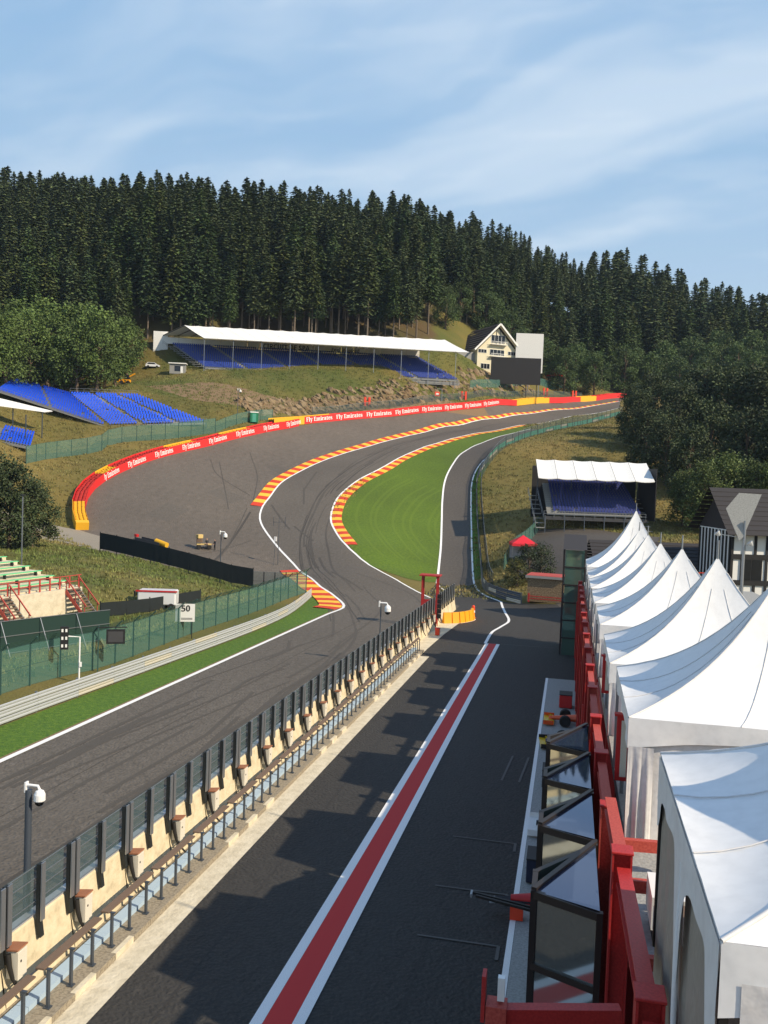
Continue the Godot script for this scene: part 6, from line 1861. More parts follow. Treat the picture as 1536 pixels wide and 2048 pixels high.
func build_bleachers():
	var t := thing("bleachers", "open stepped bleachers of bright blue seats above the green mesh fence", "bleachers")
	seating(t, Vector3(-102.0, 21.4, -182.4), Vector3(-82.8, 23.1, -191.2), Vector3(-120.6, 29.6, -196.2), Vector3(-106.1, 29.9, -202.4), 22, 0.62, "seat_blue_bright", [0.33, 0.7], 8)
	rail_run(t, Vector3(-120.8, 29.6, -196.6), Vector3(-106.0, 29.8, -202.9), 1.6, 1.3, "galv")
	for k in 9: beam("support", "rail_post", t, Vector3(-102, 21.2, -182.4).lerp(Vector3(-82.8, 22.9, -191.2), k / 8.0) - Vector3(0, 1.8, 0), Vector3(-102, 21.4, -182.4).lerp(Vector3(-82.8, 23.1, -191.2), k / 8.0), 0.14, 0.14)
	rail_run(t, Vector3(-101.9, 21.4, -182.2), Vector3(-82.7, 23.1, -191.0), 1.9, 1.0, "galv")
	var t2 := thing("bleachers", "narrow bright blue bleachers running down the slope beside a railing", "bleachers")
	seating(t2, Vector3(-129.0, 28.6, -179.6), Vector3(-103.2, 21.4, -182.0), Vector3(-140.0, 33.4, -202.0), Vector3(-121.4, 29.7, -196.6), 16, 0.62, "seat_blue_bright", [0.5], 9)
	rail_run(t2, Vector3(-129.0, 28.4, -179.0), Vector3(-103.0, 21.2, -181.4), 1.7, 1.2, "galv")
	rail_run(t2, Vector3(-140.0, 33.2, -202.4), Vector3(-133.5, 32.2, -201.0), 1.5, 1.5, "galv")
	# covered stand below, mostly out of the picture
	var t3 := thing("covered_stand", "small covered stand with a white sheet roof and blue seats below the bleachers", "grandstand")
	var s := st()
	var q := [Vector3(-127, 27.4, -167), Vector3(-109.6, 23.7, -171.9), Vector3(-110.6, 23.4, -170.6), Vector3(-126, 25.0, -161)]
	quad(s, q[3], q[2], q[1], q[0]); quad(s, q[0] - Vector3(0, .12, 0), q[1] - Vector3(0, .12, 0), q[2] - Vector3(0, .12, 0), q[3] - Vector3(0, .12, 0))
	quad(s, q[3] - Vector3(0, .12, 0), q[2] - Vector3(0, .12, 0), q[2], q[3]); mi("roof", s, "roof_white", t3)
	seating(t3, Vector3(-124, 18.6, -155.5), Vector3(-105.5, 15.6, -157.8), Vector3(-126, 21.8, -161.5), Vector3(-108.5, 18.6, -163.6), 7, 0.6, "seat_blue_bright", [0.6], 10)
	for p in [Vector3(-111, 15.5, -170.2), Vector3(-116.5, 16.5, -168.0), Vector3(-108.0, 14.5, -160.0)]: beam("roof_post", "rail_post", t3, p, p + Vector3(0, 7.6, 0), 0.16, 0.16)
	rail_run(t3, Vector3(-124, 18.0, -155.0), Vector3(-105.2, 14.8, -157.2), 2.4, 1.1, "galv")

func build_small_stand():
	var o3 := Vector3(-4.4, 4.4, -153.2)
	var x := Vector3(17.7, 0, -3.7).normalized()
	var t := thing("covered_stand", "small grandstand of blue seats, colour darkened for shade, under a pitched white roof by the paddock", "grandstand", o3)
	t.basis = Basis(x, Vector3.UP, x.cross(Vector3.UP))
	var W := 18.0
	seating(t, Vector3(0.6, 2.9, -1.0), Vector3(W - 1.2, 2.9, -1.0), Vector3(1.2, 8.2, -11.0), Vector3(W - 2.0, 8.2, -11.0), 16, 0.52, "seat_blue_shaded", [0.02], 12)
	for i in 6:
		var a := lerpf(-1.4, W + 0.4, i / 6.0)
		var b := lerpf(-1.4, W + 0.4, (i + 1) / 6.0) - 0.06
		var s := st()
		for k in 4:
			var u0 := k / 4.0; var u1 := (k + 1) / 4.0
			var p := func(uu, z, y, sl): return Vector3(lerpf(a, b, uu) + sl, y - 0.14 * sin(PI * uu), z)
			quad(s, p.call(u0, 0.4, 8.85, 0.0), p.call(u1, 0.4, 8.85, 0.0), p.call(u1, -8.2, 12.1, 0.9), p.call(u0, -8.2, 12.1, 0.9))
			quad(s, p.call(u1, 0.4, 8.72, 0.0), p.call(u0, 0.4, 8.72, 0.0), p.call(u0, 0.4, 8.85, 0.0), p.call(u1, 0.4, 8.85, 0.0))
		mi("roof_sheet", s, "roof_white", t)
		beam("rafter", "dark_grey", t, Vector3(a, 8.7, 0.3), Vector3(a + 0.9, 11.9, -8.2), 0.1, 0.14)
	for px in [-0.6, 5.4, 11.4, 17.4]:
		beam("roof_post", "rail_post", t, Vector3(px, -0.6, -8.0), Vector3(px + 0.8, 11.8, -8.0), 0.16, 0.16)
	bx("back_wall", "black_panel", t, Vector3(W * 0.5, 6.0, -11.6), Vector3(W + 1.0, 10.0, 0.15)); bx("side_wall", "black_panel", t, Vector3(W + 0.9, 6.5, -6.0), Vector3(0.15, 9.0, 11.0))
	rail_run(t, Vector3(0, 2.2, -0.6), Vector3(W - 0.6, 2.2, -0.6), 1.7, 1.0, "galv"); bx("front_board", "dark_grey", t, Vector3(W * 0.5, 2.0, -0.8), Vector3(W - 0.6, 0.6, 0.08))
	for px in [0.3, 3.6, 7.0, 10.4, 13.8, 17.0]: beam("support", "rail_post", t, Vector3(px, -0.6, -0.8), Vector3(px, 2.4, -0.8), 0.14, 0.14)
	for k in 8:
		bx("stair_tread", "grey_wall", t, Vector3(-0.6, 0.3 + k * 0.75, -0.6 - k * 1.25), Vector3(1.5, 0.1, 1.0)); bx("stair_tread", "grey_wall", t, Vector3(W - 0.2, 0.3 + k * 0.75, -0.6 - k * 1.25), Vector3(1.5, 0.1, 1.0))
	rail_run(t, Vector3(-1.4, 0.2, -0.4), Vector3(-1.4, 5.8, -10.0), 2.2, 1.2, "galv")
	rail_run(t, Vector3(0.2, 0.4, -0.4), Vector3(0.2, 6.0, -10.0), 2.2, 1.2, "galv")

func build_terrace():
	# concrete steps with green benches, lower left
	var o3 := Vector3(-45.6, -1.1, -75.8)
	var x := Vector3(-10.0, 0, 0.0)
	var a := Vector3(-47.4, 0, -65.1)          # near end of the front edge
	var b := Vector3(-45.0, 0, -76.0)          # far end
	var t := thing("concrete_terrace", "stepped concrete terrace with pale green benches and red railings", "terrace", Vector3(a.x, -1.2, a.z))
	var f := (b - a).normalized()
	t.basis = Basis(-f, Vector3.UP, Vector3.UP.cross(f) * -1.0)
	# local: -x runs to the far end, z towards the track
	var zt := t.basis.z
	if zt.x < 0: t.basis = Basis(-f, Vector3.UP, (-f).cross(Vector3.UP))
	var L := 11.2
	for k in 8:
		var y := 2.5 + k * 0.34
		var zz := -0.6 - k * 1.55
		var s := st(); box(s, Transform3D(Basis.IDENTITY, Vector3(4.0 - L * 0.5, y * 0.5 - 0.4, zz - 0.78)), Vector3(L + 8.0, y + 0.8, 1.545), 0.03); mi("step", s, "concrete_pale" if k % 2 else "concrete", t)
		if k < 7:
			var s2 := st(); box(s2, Transform3D(Basis.IDENTITY, Vector3(3.8 - L * 0.5 + (0.4 if k > 5 else 0.0), y + 0.42, zz - 1.05)), Vector3(L + 6.6, 0.07, 0.36), 0.015); var bn := mi("bench", s2, "bench_green" if k != 6 else "white_paint", t)
			for q in 5: bx("bench_leg", "dark_metal", bn, Vector3(-L + 1.2 + q * 3.7, y + 0.19, zz - 1.05), Vector3(0.12, 0.4, 0.3))
	bx("front_wall", "concrete_pale", t, Vector3(4.0 - L * 0.5, 0.6, -0.28), Vector3(L + 8.0, 3.6, 0.5))
	# railing of red steel along the front
	for i in 15:
		var px := -L + 0.3 + i * 1.2
		var s := st(); bar(s, Vector3(px, 2.4, -0.2), Vector3(px, 3.55, -0.2), 0.07, 0.16, Vector3.RIGHT); mi("rail_post", s, "red_steel_faded", t)
	for y in [3.55, 3.0]: beam("rail", "red_steel_faded", t, Vector3(-L, y, -0.2), Vector3(7.5, y, -0.2), 0.07, 0.07)
	# two stairs down to the path
	for sx in [-L + 0.4, -L + 8.6]:
		for k in 10:
			bx("stair_tread", "timber", t, Vector3(sx + 0.9, 2.3 - k * 0.25, 0.2 + k * 0.24), Vector3(1.5, 0.08, 0.28))
		for e in [0.1, 1.75]:
			beam("stair_rail", "red_steel_faded", t, Vector3(sx + e, 3.4, 0.0), Vector3(sx + e, 1.0, 2.5), 0.08, 0.1); beam("stair_side", "concrete_grey" if e < 1 else "red_steel_faded", t, Vector3(sx + e, 2.2, 0.0), Vector3(sx + e, -0.2, 2.5), 0.08, 0.34)
			for k in 3: beam("rail_post", "red_steel_faded", t, Vector3(sx + e, 2.2 - k * 1.0, 0.1 + k * 1.1), Vector3(sx + e, 3.3 - k * 1.0, 0.1 + k * 1.1), 0.06, 0.06)
	# parapet at the top corner with a lamp post
	bx("parapet", "concrete", t, Vector3(3.0 - L * 0.5, 5.6, -13.2), Vector3(L + 6.0, 1.4, 0.3)); beam("rail", "red_steel_faded", t, Vector3(-L + 0.2, 6.9, -13.2), Vector3(7.0, 6.9, -13.2), 0.06, 0.06)
	for i in 6: beam("rail_post", "red_steel_faded", t, Vector3(-L + 0.2 + i * 3.2, 6.2, -13.2), Vector3(-L + 0.2 + i * 3.2, 6.9, -13.2), 0.06, 0.06)
	var lp := thing("lamp_post", "thin pale lamp post at the top corner of the concrete terrace", "lamp post", Vector3(-59.6, H(-59.6, -88.0), -88.0))
	beam("post", "galv", lp, Vector3(0, -0.2, 0), Vector3(0, 8.6, 0), 0.1, 0.1); bx("lamp", "dark_metal", lp, Vector3(0, 8.7, 0), Vector3(0.3, 0.2, 0.5))
	# parked van behind the lower screen
	var vn := thing("parked_van", "white van with a red stripe parked behind the lower black screen", "van", Vector3(-41.4, H(-41.4, -84.6) - 0.25, -84.6), 0.25)
	var s := st(); box(s, Transform3D(Basis.IDENTITY, Vector3(0, 1.25, 0)), Vector3(3.9, 1.5, 1.8), 0.12); mi("body", s, "car_white", vn)
	bx("stripe", "red_bright", vn, Vector3(0, 1.95, 0.93), Vector3(4.2, 0.16, 0.06)); bx("windscreen", "window_dark", vn, Vector3(-2.28, 1.6, 0), Vector3(0.1, 0.6, 1.5))
	for p in [Vector3(-1.5, 0.36, 0.85), Vector3(1.5, 0.36, 0.85), Vector3(-1.5, 0.36, -0.85), Vector3(1.5, 0.36, -0.85)]:
		var q := st(); lathe(q, Transform3D(Basis(Vector3.RIGHT, PI * 0.5), p), [[0.0, -0.12], [0.36, -0.12], [0.36, 0.12], [0.0, 0.12]], 14); mi("wheel", q, "tyre_black", vn)

func window(t: Node3D, c: Vector3, w: float, h: float, panes: int, frame := "white_paint"):
	var f := bx("window", frame, t, c, Vector3(w, h, 0.08))
	for i in panes:
		var pw_ := (w - 0.08) / panes
		var g := bx("pane", "window_dark", t, Vector3.ZERO, Vector3.ONE)
		t.remove_child(g); g.owner = null
		f.add_child(g, true)
		g.transform = f.transform.affine_inverse() * Transform3D(Basis.from_scale(Vector3(pw_ - 0.1, h - 0.16, 0.04)), c + Vector3(-w * 0.5 + 0.04 + pw_ * (i + 0.5), 0, 0.04))

func build_chalet():
	var o3 := Vector3(-26.2, 48.0, -297.0)
	var x := Vector3(0.83, 0, -0.56)
	x = x.normalized()
	var hx := Vector3(15.5, 0, -3.3).normalized()
	var t := thing("chalet", "cream gabled chalet with a steep dark brown roof and balcony windows", "house", o3)
	t.basis = Basis(x, Vector3.UP, x.cross(Vector3.UP)) * Basis.from_scale(Vector3(1.14, 1.04, 1.1))
	var s := st()
	slab(s, Transform3D(Basis.IDENTITY, Vector3(0, 0, -8.0)), [Vector2(-6.6, -6), Vector2(6.6, -6), Vector2(6.6, 6.4), Vector2(0, 13.6), Vector2(-6.6, 6.4)], 16.0)
	mi("wall", s, "cream_wall", t)
	for sg in [-1.0, 1.0]:
		var r := st()
		var a := Vector3(0, 15.1, 0)
		var e := Vector3(sg * 8.1, 6.3, 0)
		for k in 9:
			var p := a.lerp(e, k / 9.0); var q := a.lerp(e, (k + 1) / 9.0)
			var up := Vector3(0, 0.14, 0)
			var z0 := Vector3(0, 0, 1.3); var z1 := Vector3(0, 0, -17.0)
			var pts := [p + z0 + up * 0.0, q + z0 + up, q + z1 + up, p + z1]
			if sg > 0: quad(r, pts[0], pts[1], pts[2], pts[3])
			else: quad(r, pts[3], pts[2], pts[1], pts[0])
		mi("roof", r, "brown_roof", t)
		var g := st(); bar(g, a + Vector3(0, -0.2, 1.32), e + Vector3(0, -0.2, 1.32), 0.12, 0.5); mi("bargeboard", g, "white_paint", t)
		beam("soffit", "cream_wall", t, a + Vector3(0, -0.5, 0.6), e + Vector3(0, -0.5, 0.6), 1.3, 0.08)
	window(t, Vector3(0, 10.2, 0.04), 4.6, 2.6, 4); window(t, Vector3(-0.2, 6.0, 0.04), 4.8, 1.9, 4); window(t, Vector3(-5.0, 6.1, 0.04), 2.8, 1.2, 3); window(t, Vector3(4.8, 6.1, 0.04), 2.8, 1.2, 3); window(t, Vector3(-3.9, 1.4, 0.04), 3.0, 1.7, 3)
	for y in [8.4, 4.6]:
		bx("balcony", "white_paint", t, Vector3(0, y, 0.6), Vector3(5.4, 0.12, 1.1))
		for i in 12: beam("baluster", "white_paint", t, Vector3(-2.6 + i * 0.47, y, 1.1), Vector3(-2.6 + i * 0.47, y + 0.9, 1.1), 0.06, 0.06)
		beam("balcony_rail", "white_paint", t, Vector3(-2.7, y + 0.9, 1.1), Vector3(2.7, y + 0.9, 1.1), 0.08, 0.08)
	for sg in [-0.6, 0.6]: beam("timber_post", "dark_grey", t, Vector3(sg, 8.5, 0.1), Vector3(sg, 12.9, 0.1), 0.14, 0.1)
	# grey annexe between stand and chalet
	bx("annexe", "grey_wall", t, Vector3(-9.6, 2.2, -6.0), Vector3(6.0, 7.0, 9.0)); bx("annexe_stair", "dark_grey", t, Vector3(-8.2, 1.6, -0.8), Vector3(3.4, 0.3, 1.2), Basis(Vector3.BACK, 0.6))
	var p := thing("advert_hoarding", "plain matt black hoarding in front of the chalet", "hoarding", at_ground(-19.6, -291.5, 0))
	p.basis = Basis(hx, Vector3.UP, hx.cross(Vector3.UP))
	var py := p.position.y
	bx("panel", "black_panel", p, Vector3(0, 47.6 - py, 0), Vector3(16.2, 8.6, 0.3))
	for i in 5: beam("strut", "dark_metal", p, Vector3(-7 + i * 3.5, -4.0, -0.4), Vector3(-7 + i * 3.5, 51.2 - py, -0.3), 0.2, 0.2)
	var w := thing("white_hoarding", "tall plain white hoarding beside the chalet gable", "hoarding", at_ground(-16.0, -300.5, 0))
	w.basis = Basis(hx, Vector3.UP, hx.cross(Vector3.UP))
	py = w.position.y
	bx("panel", "roof_white", w, Vector3(0, 54.6 - py, 0), Vector3(9.1, 13.0, 0.3))
	for i in 3: beam("strut", "galv", w, Vector3(-3.6 + i * 3.6, -1.0, -0.5), Vector3(-3.6 + i * 3.6, 60.5 - py, -0.3), 0.22, 0.22)

func at_ground(x: float, z: float, lift: float) -> Vector3: return Vector3(x, H(x, z) + lift, z)

func build_hut():
	var t := thing("marshal_hut", "dark raised trackside hut with a red roof edge above the climb", "hut", on(HUT[0]), -0.3)
	for x in [-1.6, 1.6]:
		for z in [-1.4, 1.4]: beam("leg", "rail_post", t, Vector3(x, -1.2, z), Vector3(x, 1.6, z), 0.2, 0.2)
	bx("cabin", "dark_grey", t, Vector3(0, 3.0, 0), Vector3(4.4, 2.9, 3.4)); bx("window", "window_dark", t, Vector3(0, 3.3, 1.72), Vector3(3.6, 1.1, 0.06)); bx("roof", "red_bright", t, Vector3(0, 4.6, 0.2), Vector3(5.2, 0.4, 4.2)); bx("ladder_panel", "red_bright", t, Vector3(0.4, 5.3, 0), Vector3(2.2, 0.9, 0.2))
	rail_run(t, Vector3(-2.4, 4.8, 1.6), Vector3(2.4, 4.8, 1.6), 0.8, 1.0, "rail_post")

func build_paddock():
	# red gazebo
	var t := thing("gazebo", "small red gazebo with white sides at the edge of the paddock yard", "gazebo", at_ground(-7.0, -137.5, 0), 0.2)
	var s := st()
	var e := 1.9
	var cr := [Vector3(-e, 2.5, e), Vector3(e, 2.5, e), Vector3(e, 2.5, -e), Vector3(-e, 2.5, -e)]
	for k in 4:
		tri(s, cr[k], cr[(k + 1) % 4], Vector3(0, 3.7, 0)); quad(s, cr[k] - Vector3(0, 0.4, 0), cr[(k + 1) % 4] - Vector3(0, 0.4, 0), cr[(k + 1) % 4], cr[k])
	mi("canopy", s, "awning_red", t)
	for c in cr: beam("pole", "galv", t, Vector3(c.x * 0.97, -0.2, c.z * 0.97), Vector3(c.x * 0.97, 2.5, c.z * 0.97), 0.06, 0.06)
	bx("side_sheet", "tent_wall", t, Vector3(0, 1.05, -1.82), Vector3(3.6, 2.0, 0.03)); bx("side_sheet", "tent_wall", t, Vector3(1.84, 1.05, 0), Vector3(0.03, 2.0, 3.4))
	# stone shed
	var sh := thing("stone_shed", "low stone shed with flat grey roof and red gate beside the pit exit", "shed", at_ground(-2.6, -114.2, 0), -0.12)
	bx("wall", "rock", sh, Vector3(0, 1.3, 0), Vector3(4.4, 3.0, 3.2)); bx("roof", "concrete_grey", sh, Vector3(0, 2.95, 0), Vector3(4.9, 0.3, 3.8)); bx("roof_edge", "red_steel_faded", sh, Vector3(0, 3.13, 0), Vector3(4.7, 0.06, 3.6)); bx("side_door", "grey_wall", sh, Vector3(-2.22, 1.2, 0.2), Vector3(0.08, 2.2, 1.6))
	for y in [0.25, 0.55]: beam("gate_rail", "red_steel", sh, Vector3(-1.8, y, 2.1), Vector3(2.6, y, 2.1), 0.12, 0.1)
	beam("gate_post", "red_steel", sh, Vector3(-1.9, -0.2, 2.1), Vector3(-1.9, 0.9, 2.1), 0.2, 0.2)
	# long slate roof behind the tents
	var h := thing("slate_house", "long low house with a dark slate roof behind the row of tents", "house", at_ground(9.0, -104.0, -0.3), 0.18)
	bx("wall", "grey_wall", h, Vector3(0, 3.2, 0), Vector3(13.0, 7.0, 6.4))
	for sg in [-1.0, 1.0]:
		var r := st()
		var a := Vector3(0, 9.4, 0); var b := Vector3(0, 6.5, sg * 4.0)
		for k in 8:
			var p := a.lerp(b, k / 8.0); var q := a.lerp(b, (k + 1) / 8.0)
			var w0 := Vector3(-7.0, 0, 0); var w1 := Vector3(7.0, 0, 0)
			var up := Vector3(0, 0.07, 0)
			if sg > 0: quad(r, q + w0 + up, q + w1 + up, p + w1, p + w0)
			else: quad(r, q + w1 + up, q + w0 + up, p + w0, p + w1)
			if sg > 0: quad(r, q + w0, q + w1, q + w1 + up, q + w0 + up)
		mi("roof", r, "slate", h)
	var gb := st(); slab(gb, Transform3D(Basis(Vector3.UP, PI * 0.5), Vector3(6.52, 0, 0)), [Vector2(-3.3, 6.4), Vector2(3.3, 6.4), Vector2(0, 9.1)], 0.1); mi("gable", gb, "cream_wall", h)
	for k in 6: bx("gable_board", "timber", h, Vector3(6.6, 6.6 + k * 0.4, 0), Vector3(0.06, 0.16, 5.6 - k * 0.95))
	# half-timbered house
	var ht := thing("half_timbered_house", "half-timbered house with white plaster, black beams and slate roof", "house", at_ground(20.6, -99.0, -0.4), 0.25)
	bx("wall", "white_paint", ht, Vector3(0, 5.0, 0), Vector3(12.0, 11.6, 8.0))
	for i in 11:
		var px := -5.9 + i * 1.18
		beam("timber", "black_text", ht, Vector3(px, 0.2, 4.03), Vector3(px, 10.7, 4.03), 0.16, 0.26, Vector3.RIGHT)
	for y in [3.2, 5.6, 8.2, 10.6]: beam("timber", "black_text", ht, Vector3(-6, y, 4.06), Vector3(6, y, 4.06), 0.16, 0.5)
	for i in 10: beam("timber", "black_text", ht, Vector3(-6.03, 0.2, -3.8 + i * 0.84), Vector3(-6.03, 10.7, -3.8 + i * 0.84), 0.26, 0.16, Vector3.RIGHT)
	for c in [Vector3(-3.9, 6.9, 4.1), Vector3(-3.9, 2.2, 4.1), Vector3(1.2, 6.9, 4.1), Vector3(1.2, 2.2, 4.1)]: window(ht, c, 2.2, 2.2, 2, "black_text")
	for sg in [-1.0, 1.0]:
		var r := st(); var a := Vector3(0, 15.0, 0); var b := Vector3(0, 10.4, sg * 5.2)
		for k in 10:
			var p := a.lerp(b, k / 10.0); var q := a.lerp(b, (k + 1) / 10.0)
			var w0 := Vector3(-6.9, 0, 0); var w1 := Vector3(6.9, 0, 0); var up := Vector3(0, 0.07, 0)
			if sg > 0: quad(r, q + w0 + up, q + w1 + up, p + w1, p + w0); quad(r, q + w0, q + w1, q + w1 + up, q + w0 + up)
			else: quad(r, q + w1 + up, q + w0 + up, p + w0, p + w1)
		mi("roof", r, "slate", ht)
	var hg := st(); slab(hg, Transform3D(Basis(Vector3.UP, PI * 0.5), Vector3(-5.9, 0, 0)), [Vector2(-4.6, 10.5), Vector2(4.6, 10.5), Vector2(0, 14.6)], 0.12); mi("gable", hg, "slate", ht)
	# mast with a kite-shaped panel and lamps
	var m := thing("lamp_mast", "grey mast carrying a large kite-shaped panel and two lamps behind the tents", "lamp mast", at_ground(11.9, -65.7, -0.2))
	var y0 := m.position.y
	var ps := st(); tube(ps, [Vector3(0, 0, 0), Vector3(0, 10.6 - y0, 0)], 0.14, 0.09, 10); mi("mast", ps, "galv", m)
	var ks := st(); slab(ks, Transform3D(Basis(Vector3.RIGHT, -0.22), Vector3(-0.1, 9.2 - y0, 0.1)), [Vector2(-0.25, 0.0), Vector2(0.0, 0.25), Vector2(1.2, 3.35), Vector2(-0.3, 3.4), Vector2(-1.15, 2.25)], 0.1); mi("panel", ks, "concrete_grey", m)
	var lab := [Vector3(0.42, 9.0 - y0, 0.2), Vector3(-1.75, 9.6 - y0, 0.1)]
	for p in lab:
		var q := st(); lathe(q, Transform3D(Basis(Vector3.BACK, 0.7), p), [[0.08, -0.15], [0.2, 0.1], [0.22, 0.16], [0.0, 0.16]], 10); var lm := mi("lamp", q, "galv_rail", m)
		beam("lamp_arm", "galv", m, Vector3(0, p.y - 0.2, 0), p, 0.05, 0.05)
	# orange barrier frame and red post near the house
	var of := thing("orange_frame", "orange tubular frame standing behind the tents", "frame", at_ground(12.6, -86.0, 4.6))
	for z in [0.0, 0.9]: beam("bar", "orange_box", of, Vector3(-0.8, 2.6 - z, 0), Vector3(0.8, 2.6 - z, 0), 0.09, 0.09)
	for x in [-0.8, 0.8]: beam("upright", "orange_box", of, Vector3(x, -4.6, 0), Vector3(x, 2.6, 0), 0.09, 0.09)

func build_rocks():
	# weathered rock bank below the long stand: each outcrop is a faceted block
	var r := RandomNumberGenerator.new(); r.seed = 77
	var t := thing("rock_bank", "brown broken rock face cut into the grass bank below the long grandstand", "rock face")
	var ln := smooth_line(TYRE_B, 1.7)
	var made := []
	for v in 8:
		var s := st()
		var pts := []
		for i in 5:
			for j in 7:
				var la := PI * (i + 0.5) / 5.0 - PI * 0.5
				var lo := TAU * j / 7.0
				pts.append(Vector3(cos(la) * cos(lo), sin(la) * 0.9, cos(la) * sin(lo)) * r.randf_range(0.65, 1.25))
		for i in 4:
			for j in 7:
				quad(s, pts[i * 7 + j], pts[i * 7 + 7 + j], pts[i * 7 + 7 + (j + 1) % 7], pts[i * 7 + (j + 1) % 7])
		made.append(s.commit())
	var n := 0
	for i in ln.size():
		var f := float(i) / ln.size()
		if f > 0.72: break
		var d: Vector2 = (ln[min(i + 1, ln.size() - 1)] - ln[max(i - 1, 0)]).normalized()
		var away := Vector2(d.y, -d.x)
		for k in 6:
			if r.randf() < 0.12 + 0.3 * smoothstep(0.45, 0.72, f): continue
			var p: Vector2 = ln[i] + away * (5.0 + k * 1.7 + r.randf_range(-1.0, 1.0)) + d * r.randf_range(-0.8, 0.8)
			var sc := r.randf_range(0.5, 1.45)
			var b := Basis.from_euler(Vector3(r.randf_range(-0.35, 0.35), r.randf_range(-0.5, 0.9), 0.75 + r.randf_range(-0.3, 0.3))) * Basis.from_scale(Vector3(sc * 0.8, sc * 1.5, sc))
			mi("rock", made[r.randi() % 8], "rock" if r.randf() < 0.72 else "earth", t, Transform3D(b, on(p, -0.45 * sc)))
	# bare soil cut at the head of the bleachers
	var s2 := st()
	drape(s2, PackedVector2Array([Vector2(-109, -212), Vector2(-96, -222), Vector2(-80, -222), Vector2(-72, -226), Vector2(-40, -256), Vector2(-27, -268), Vector2(-24, -262), Vector2(-45, -243), Vector2(-64, -221), Vector2(-76, -209), Vector2(-92, -205)]), 0.02)
	struct("bare_soil", s2, "earth")

func build_car():
	var t := thing("parked_car", "white hatchback parked at the end of the long grandstand", "car", at_ground(-121.0, -240.0, 0.0), 0.35)
	var s := st()
	slab(s, Transform3D(Basis.IDENTITY, Vector3(0, 0, 0)), [Vector2(-2.0, 0.3), Vector2(2.0, 0.3), Vector2(2.05, 0.75), Vector2(1.3, 0.92), Vector2(0.6, 1.45), Vector2(-1.3, 1.5), Vector2(-1.95, 0.95)], 1.7); mi("body", s, "car_white", t)
	for z in [-0.86, 0.86]:
		var g := st(); slab(g, Transform3D(Basis.IDENTITY, Vector3(0, 0, z)), [Vector2(-1.6, 0.95), Vector2(0.95, 0.95), Vector2(0.5, 1.35), Vector2(-1.2, 1.4)], 0.02); mi("side_window", g, "window_dark", t)
	for p in [Vector3(-1.25, 0.32, 0.8), Vector3(1.25, 0.32, 0.8), Vector3(-1.25, 0.32, -0.8), Vector3(1.25, 0.32, -0.8)]:
		var q := st(); lathe(q, Transform3D(Basis(Vector3.RIGHT, PI * 0.5), p), [[0.0, -0.11], [0.32, -0.11], [0.32, 0.11], [0.0, 0.11]], 14); mi("wheel", q, "tyre_black", t)
	var c := thing("site_container", "blue and white painted container under the trees by the parked car", "container", at_ground(-132.0, -236.0, -0.1), 0.3)
	bx("box", "white_paint", c, Vector3(0, 1.6, 0), Vector3(4.2, 3.2, 2.4)); bx("painted_band", "seat_blue", c, Vector3(0, 2.6, 1.22), Vector3(4.0, 1.0, 0.03)); bx("roof", "galv", c, Vector3(0, 3.25, 0), Vector3(4.3, 0.1, 2.5))
	var y := thing("loader", "yellow loader with raised arm at the edge of the grass bank", "loader", at_ground(-122.0, -226.0, 0.0), 0.2)
	bx("chassis", "amber_plastic", y, Vector3(0, 0.9, 0), Vector3(2.6, 0.8, 1.4)); bx("cab", "window_dark", y, Vector3(0.5, 1.9, 0), Vector3(1.2, 1.3, 1.2)); beam("arm", "amber_plastic", y, Vector3(-0.6, 1.2, 0), Vector3(2.6, 3.0, 0), 0.3, 0.35); bx("bucket", "amber_plastic", y, Vector3(-1.7, 0.8, 0), Vector3(0.8, 0.7, 1.6))
	for p in [Vector3(-0.9, 0.5, 0.7), Vector3(0.9, 0.5, 0.7), Vector3(-0.9, 0.5, -0.7), Vector3(0.9, 0.5, -0.7)]:
		var q := st(); lathe(q, Transform3D(Basis(Vector3.RIGHT, PI * 0.5), p), [[0.0, -0.18], [0.5, -0.18], [0.5, 0.18], [0.0, 0.18]], 14); mi("wheel", q, "tyre_black", y)

func build_stands():
	build_big_stand()
	build_bleachers()
	build_small_stand()
	build_terrace()

func build_far():
	build_chalet()
	build_hut()
	build_paddock()
	build_rocks()
	build_car()

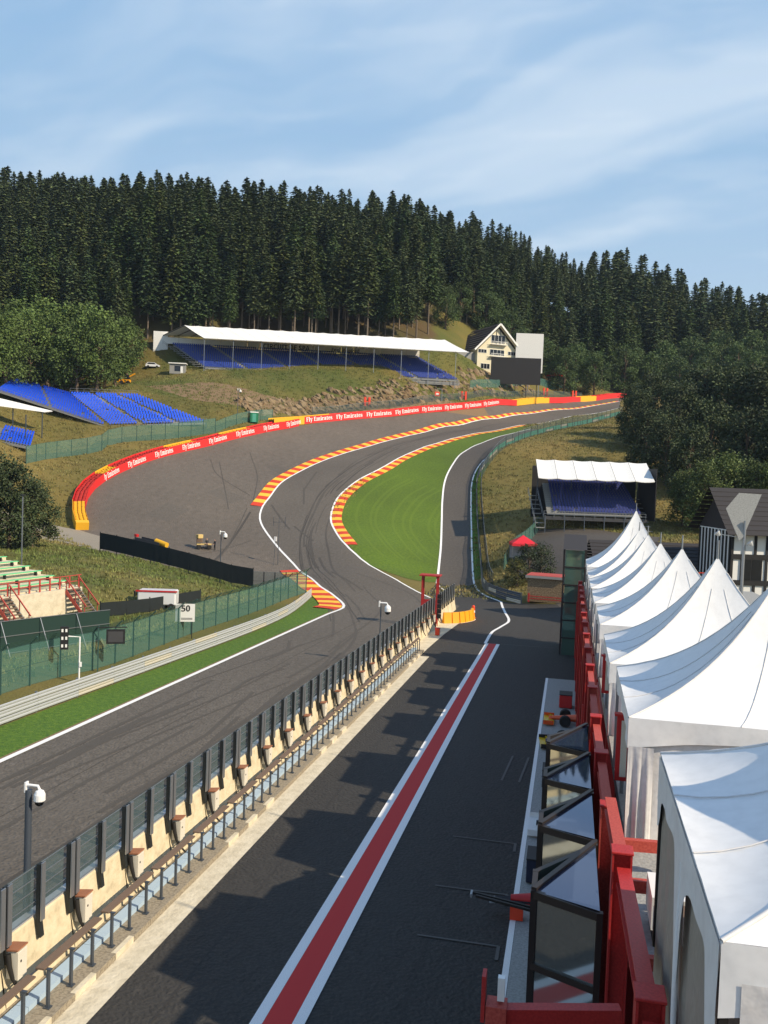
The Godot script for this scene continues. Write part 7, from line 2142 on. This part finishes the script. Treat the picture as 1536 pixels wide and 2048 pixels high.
# ---------------------------------------------------------------- rough grass on the banks
func build_rough_grass():
	var r := RandomNumberGenerator.new(); r.seed = 21
	var s := st()
	for i in 9:
		var an := r.randf() * TAU
		var c := Vector3(r.randf_range(-0.28, 0.28), 0, r.randf_range(-0.28, 0.28))
		var h := r.randf_range(0.14, 0.34)
		var d := Vector3(cos(an), 0, sin(an))
		var w := Vector3(-d.z, 0, d.x) * 0.05
		tri(s, c - w, c + w, c + d * h * 0.6 + Vector3(0, h, 0))
	var clear := []
	for l in [left_line, right_line]: clear.append(l)
	var no := [PackedVector2Array(left_line + rev(right_line)), PackedVector2Array(smooth_line(EXITL, 3.0) + rev(smooth_line(EXITR.slice(2), 3.0))),
		PackedVector2Array(smooth_line(LEFT, 3.0) + rev(smooth_line(TYRE_B, 4.0).slice(6)) + rev(offset_line(smooth_line(TYRE_A, 3.0), -2.0)) + [Vector2(-84, -133), Vector2(-66, -116), Vector2(-40, -109.5), Vector2(-34.5, -113)]),
		PackedVector2Array(ROAD_R)]
	var xf := []
	var cols := []
	var tries := 0
	while xf.size() < 42000 and tries < 160000:
		tries += 1
		var x := r.randf_range(-125.0, 30.0)
		var z := r.randf_range(-290.0, -45.0)
		if x > -34.5 and z > -116.0: continue
		if x < -29.0 and z > -45.0: continue
		if in_poly(Vector2(x, z), FOREST): continue
		var p := Vector2(x, z)
		var bad := false
		for q in no:
			if Geometry2D.is_point_in_polygon(p, q): bad = true; break
		if bad: continue
		if x > -41.0 and x < -14.0 and z < -118 and z > -260 and in_poly(p, right_line + rev(smooth_line(EXITL, 3.0))): continue
		var sc := r.randf_range(0.7, 1.5)
		xf.append(Transform3D(Basis(Vector3.UP, r.randf() * TAU).scaled(Vector3(sc, sc * r.randf_range(0.6, 1.3), sc)), on(p, -0.02)))
		var g := ground_color(x, z)
		var k := r.randf_range(0.6, 1.35)
		cols.append(Color(g.r * k, g.g * k * r.randf_range(0.9, 1.15), g.b * k))
	var mm := MultiMesh.new()
	mm.transform_format = MultiMesh.TRANSFORM_3D; mm.use_colors = true
	mm.mesh = s.commit(); mm.instance_count = xf.size()
	for i in xf.size(): mm.set_instance_transform(i, xf[i]); mm.set_instance_color(i, cols[i])
	var o := MultiMeshInstance3D.new()
	var m := plain("rough_grass", Color.WHITE, 0.95); m.vertex_color_use_as_albedo = true
	o.multimesh = mm; o.material_override = m; o.name = numbered("rough_grass"); add_child(o)
	tag(o, "tufts of dry and green grass on the banks and verges", "grass"); stuff(o)

func _ready():
	make_materials()
	make_light()
	solve_tps()
	build_heights()
	build_ground()
	build_roads()
	build_kerbs()
	build_trees()
	build_pits()
	build_trackside()
	build_stands()
	build_far()
	build_rough_grass()
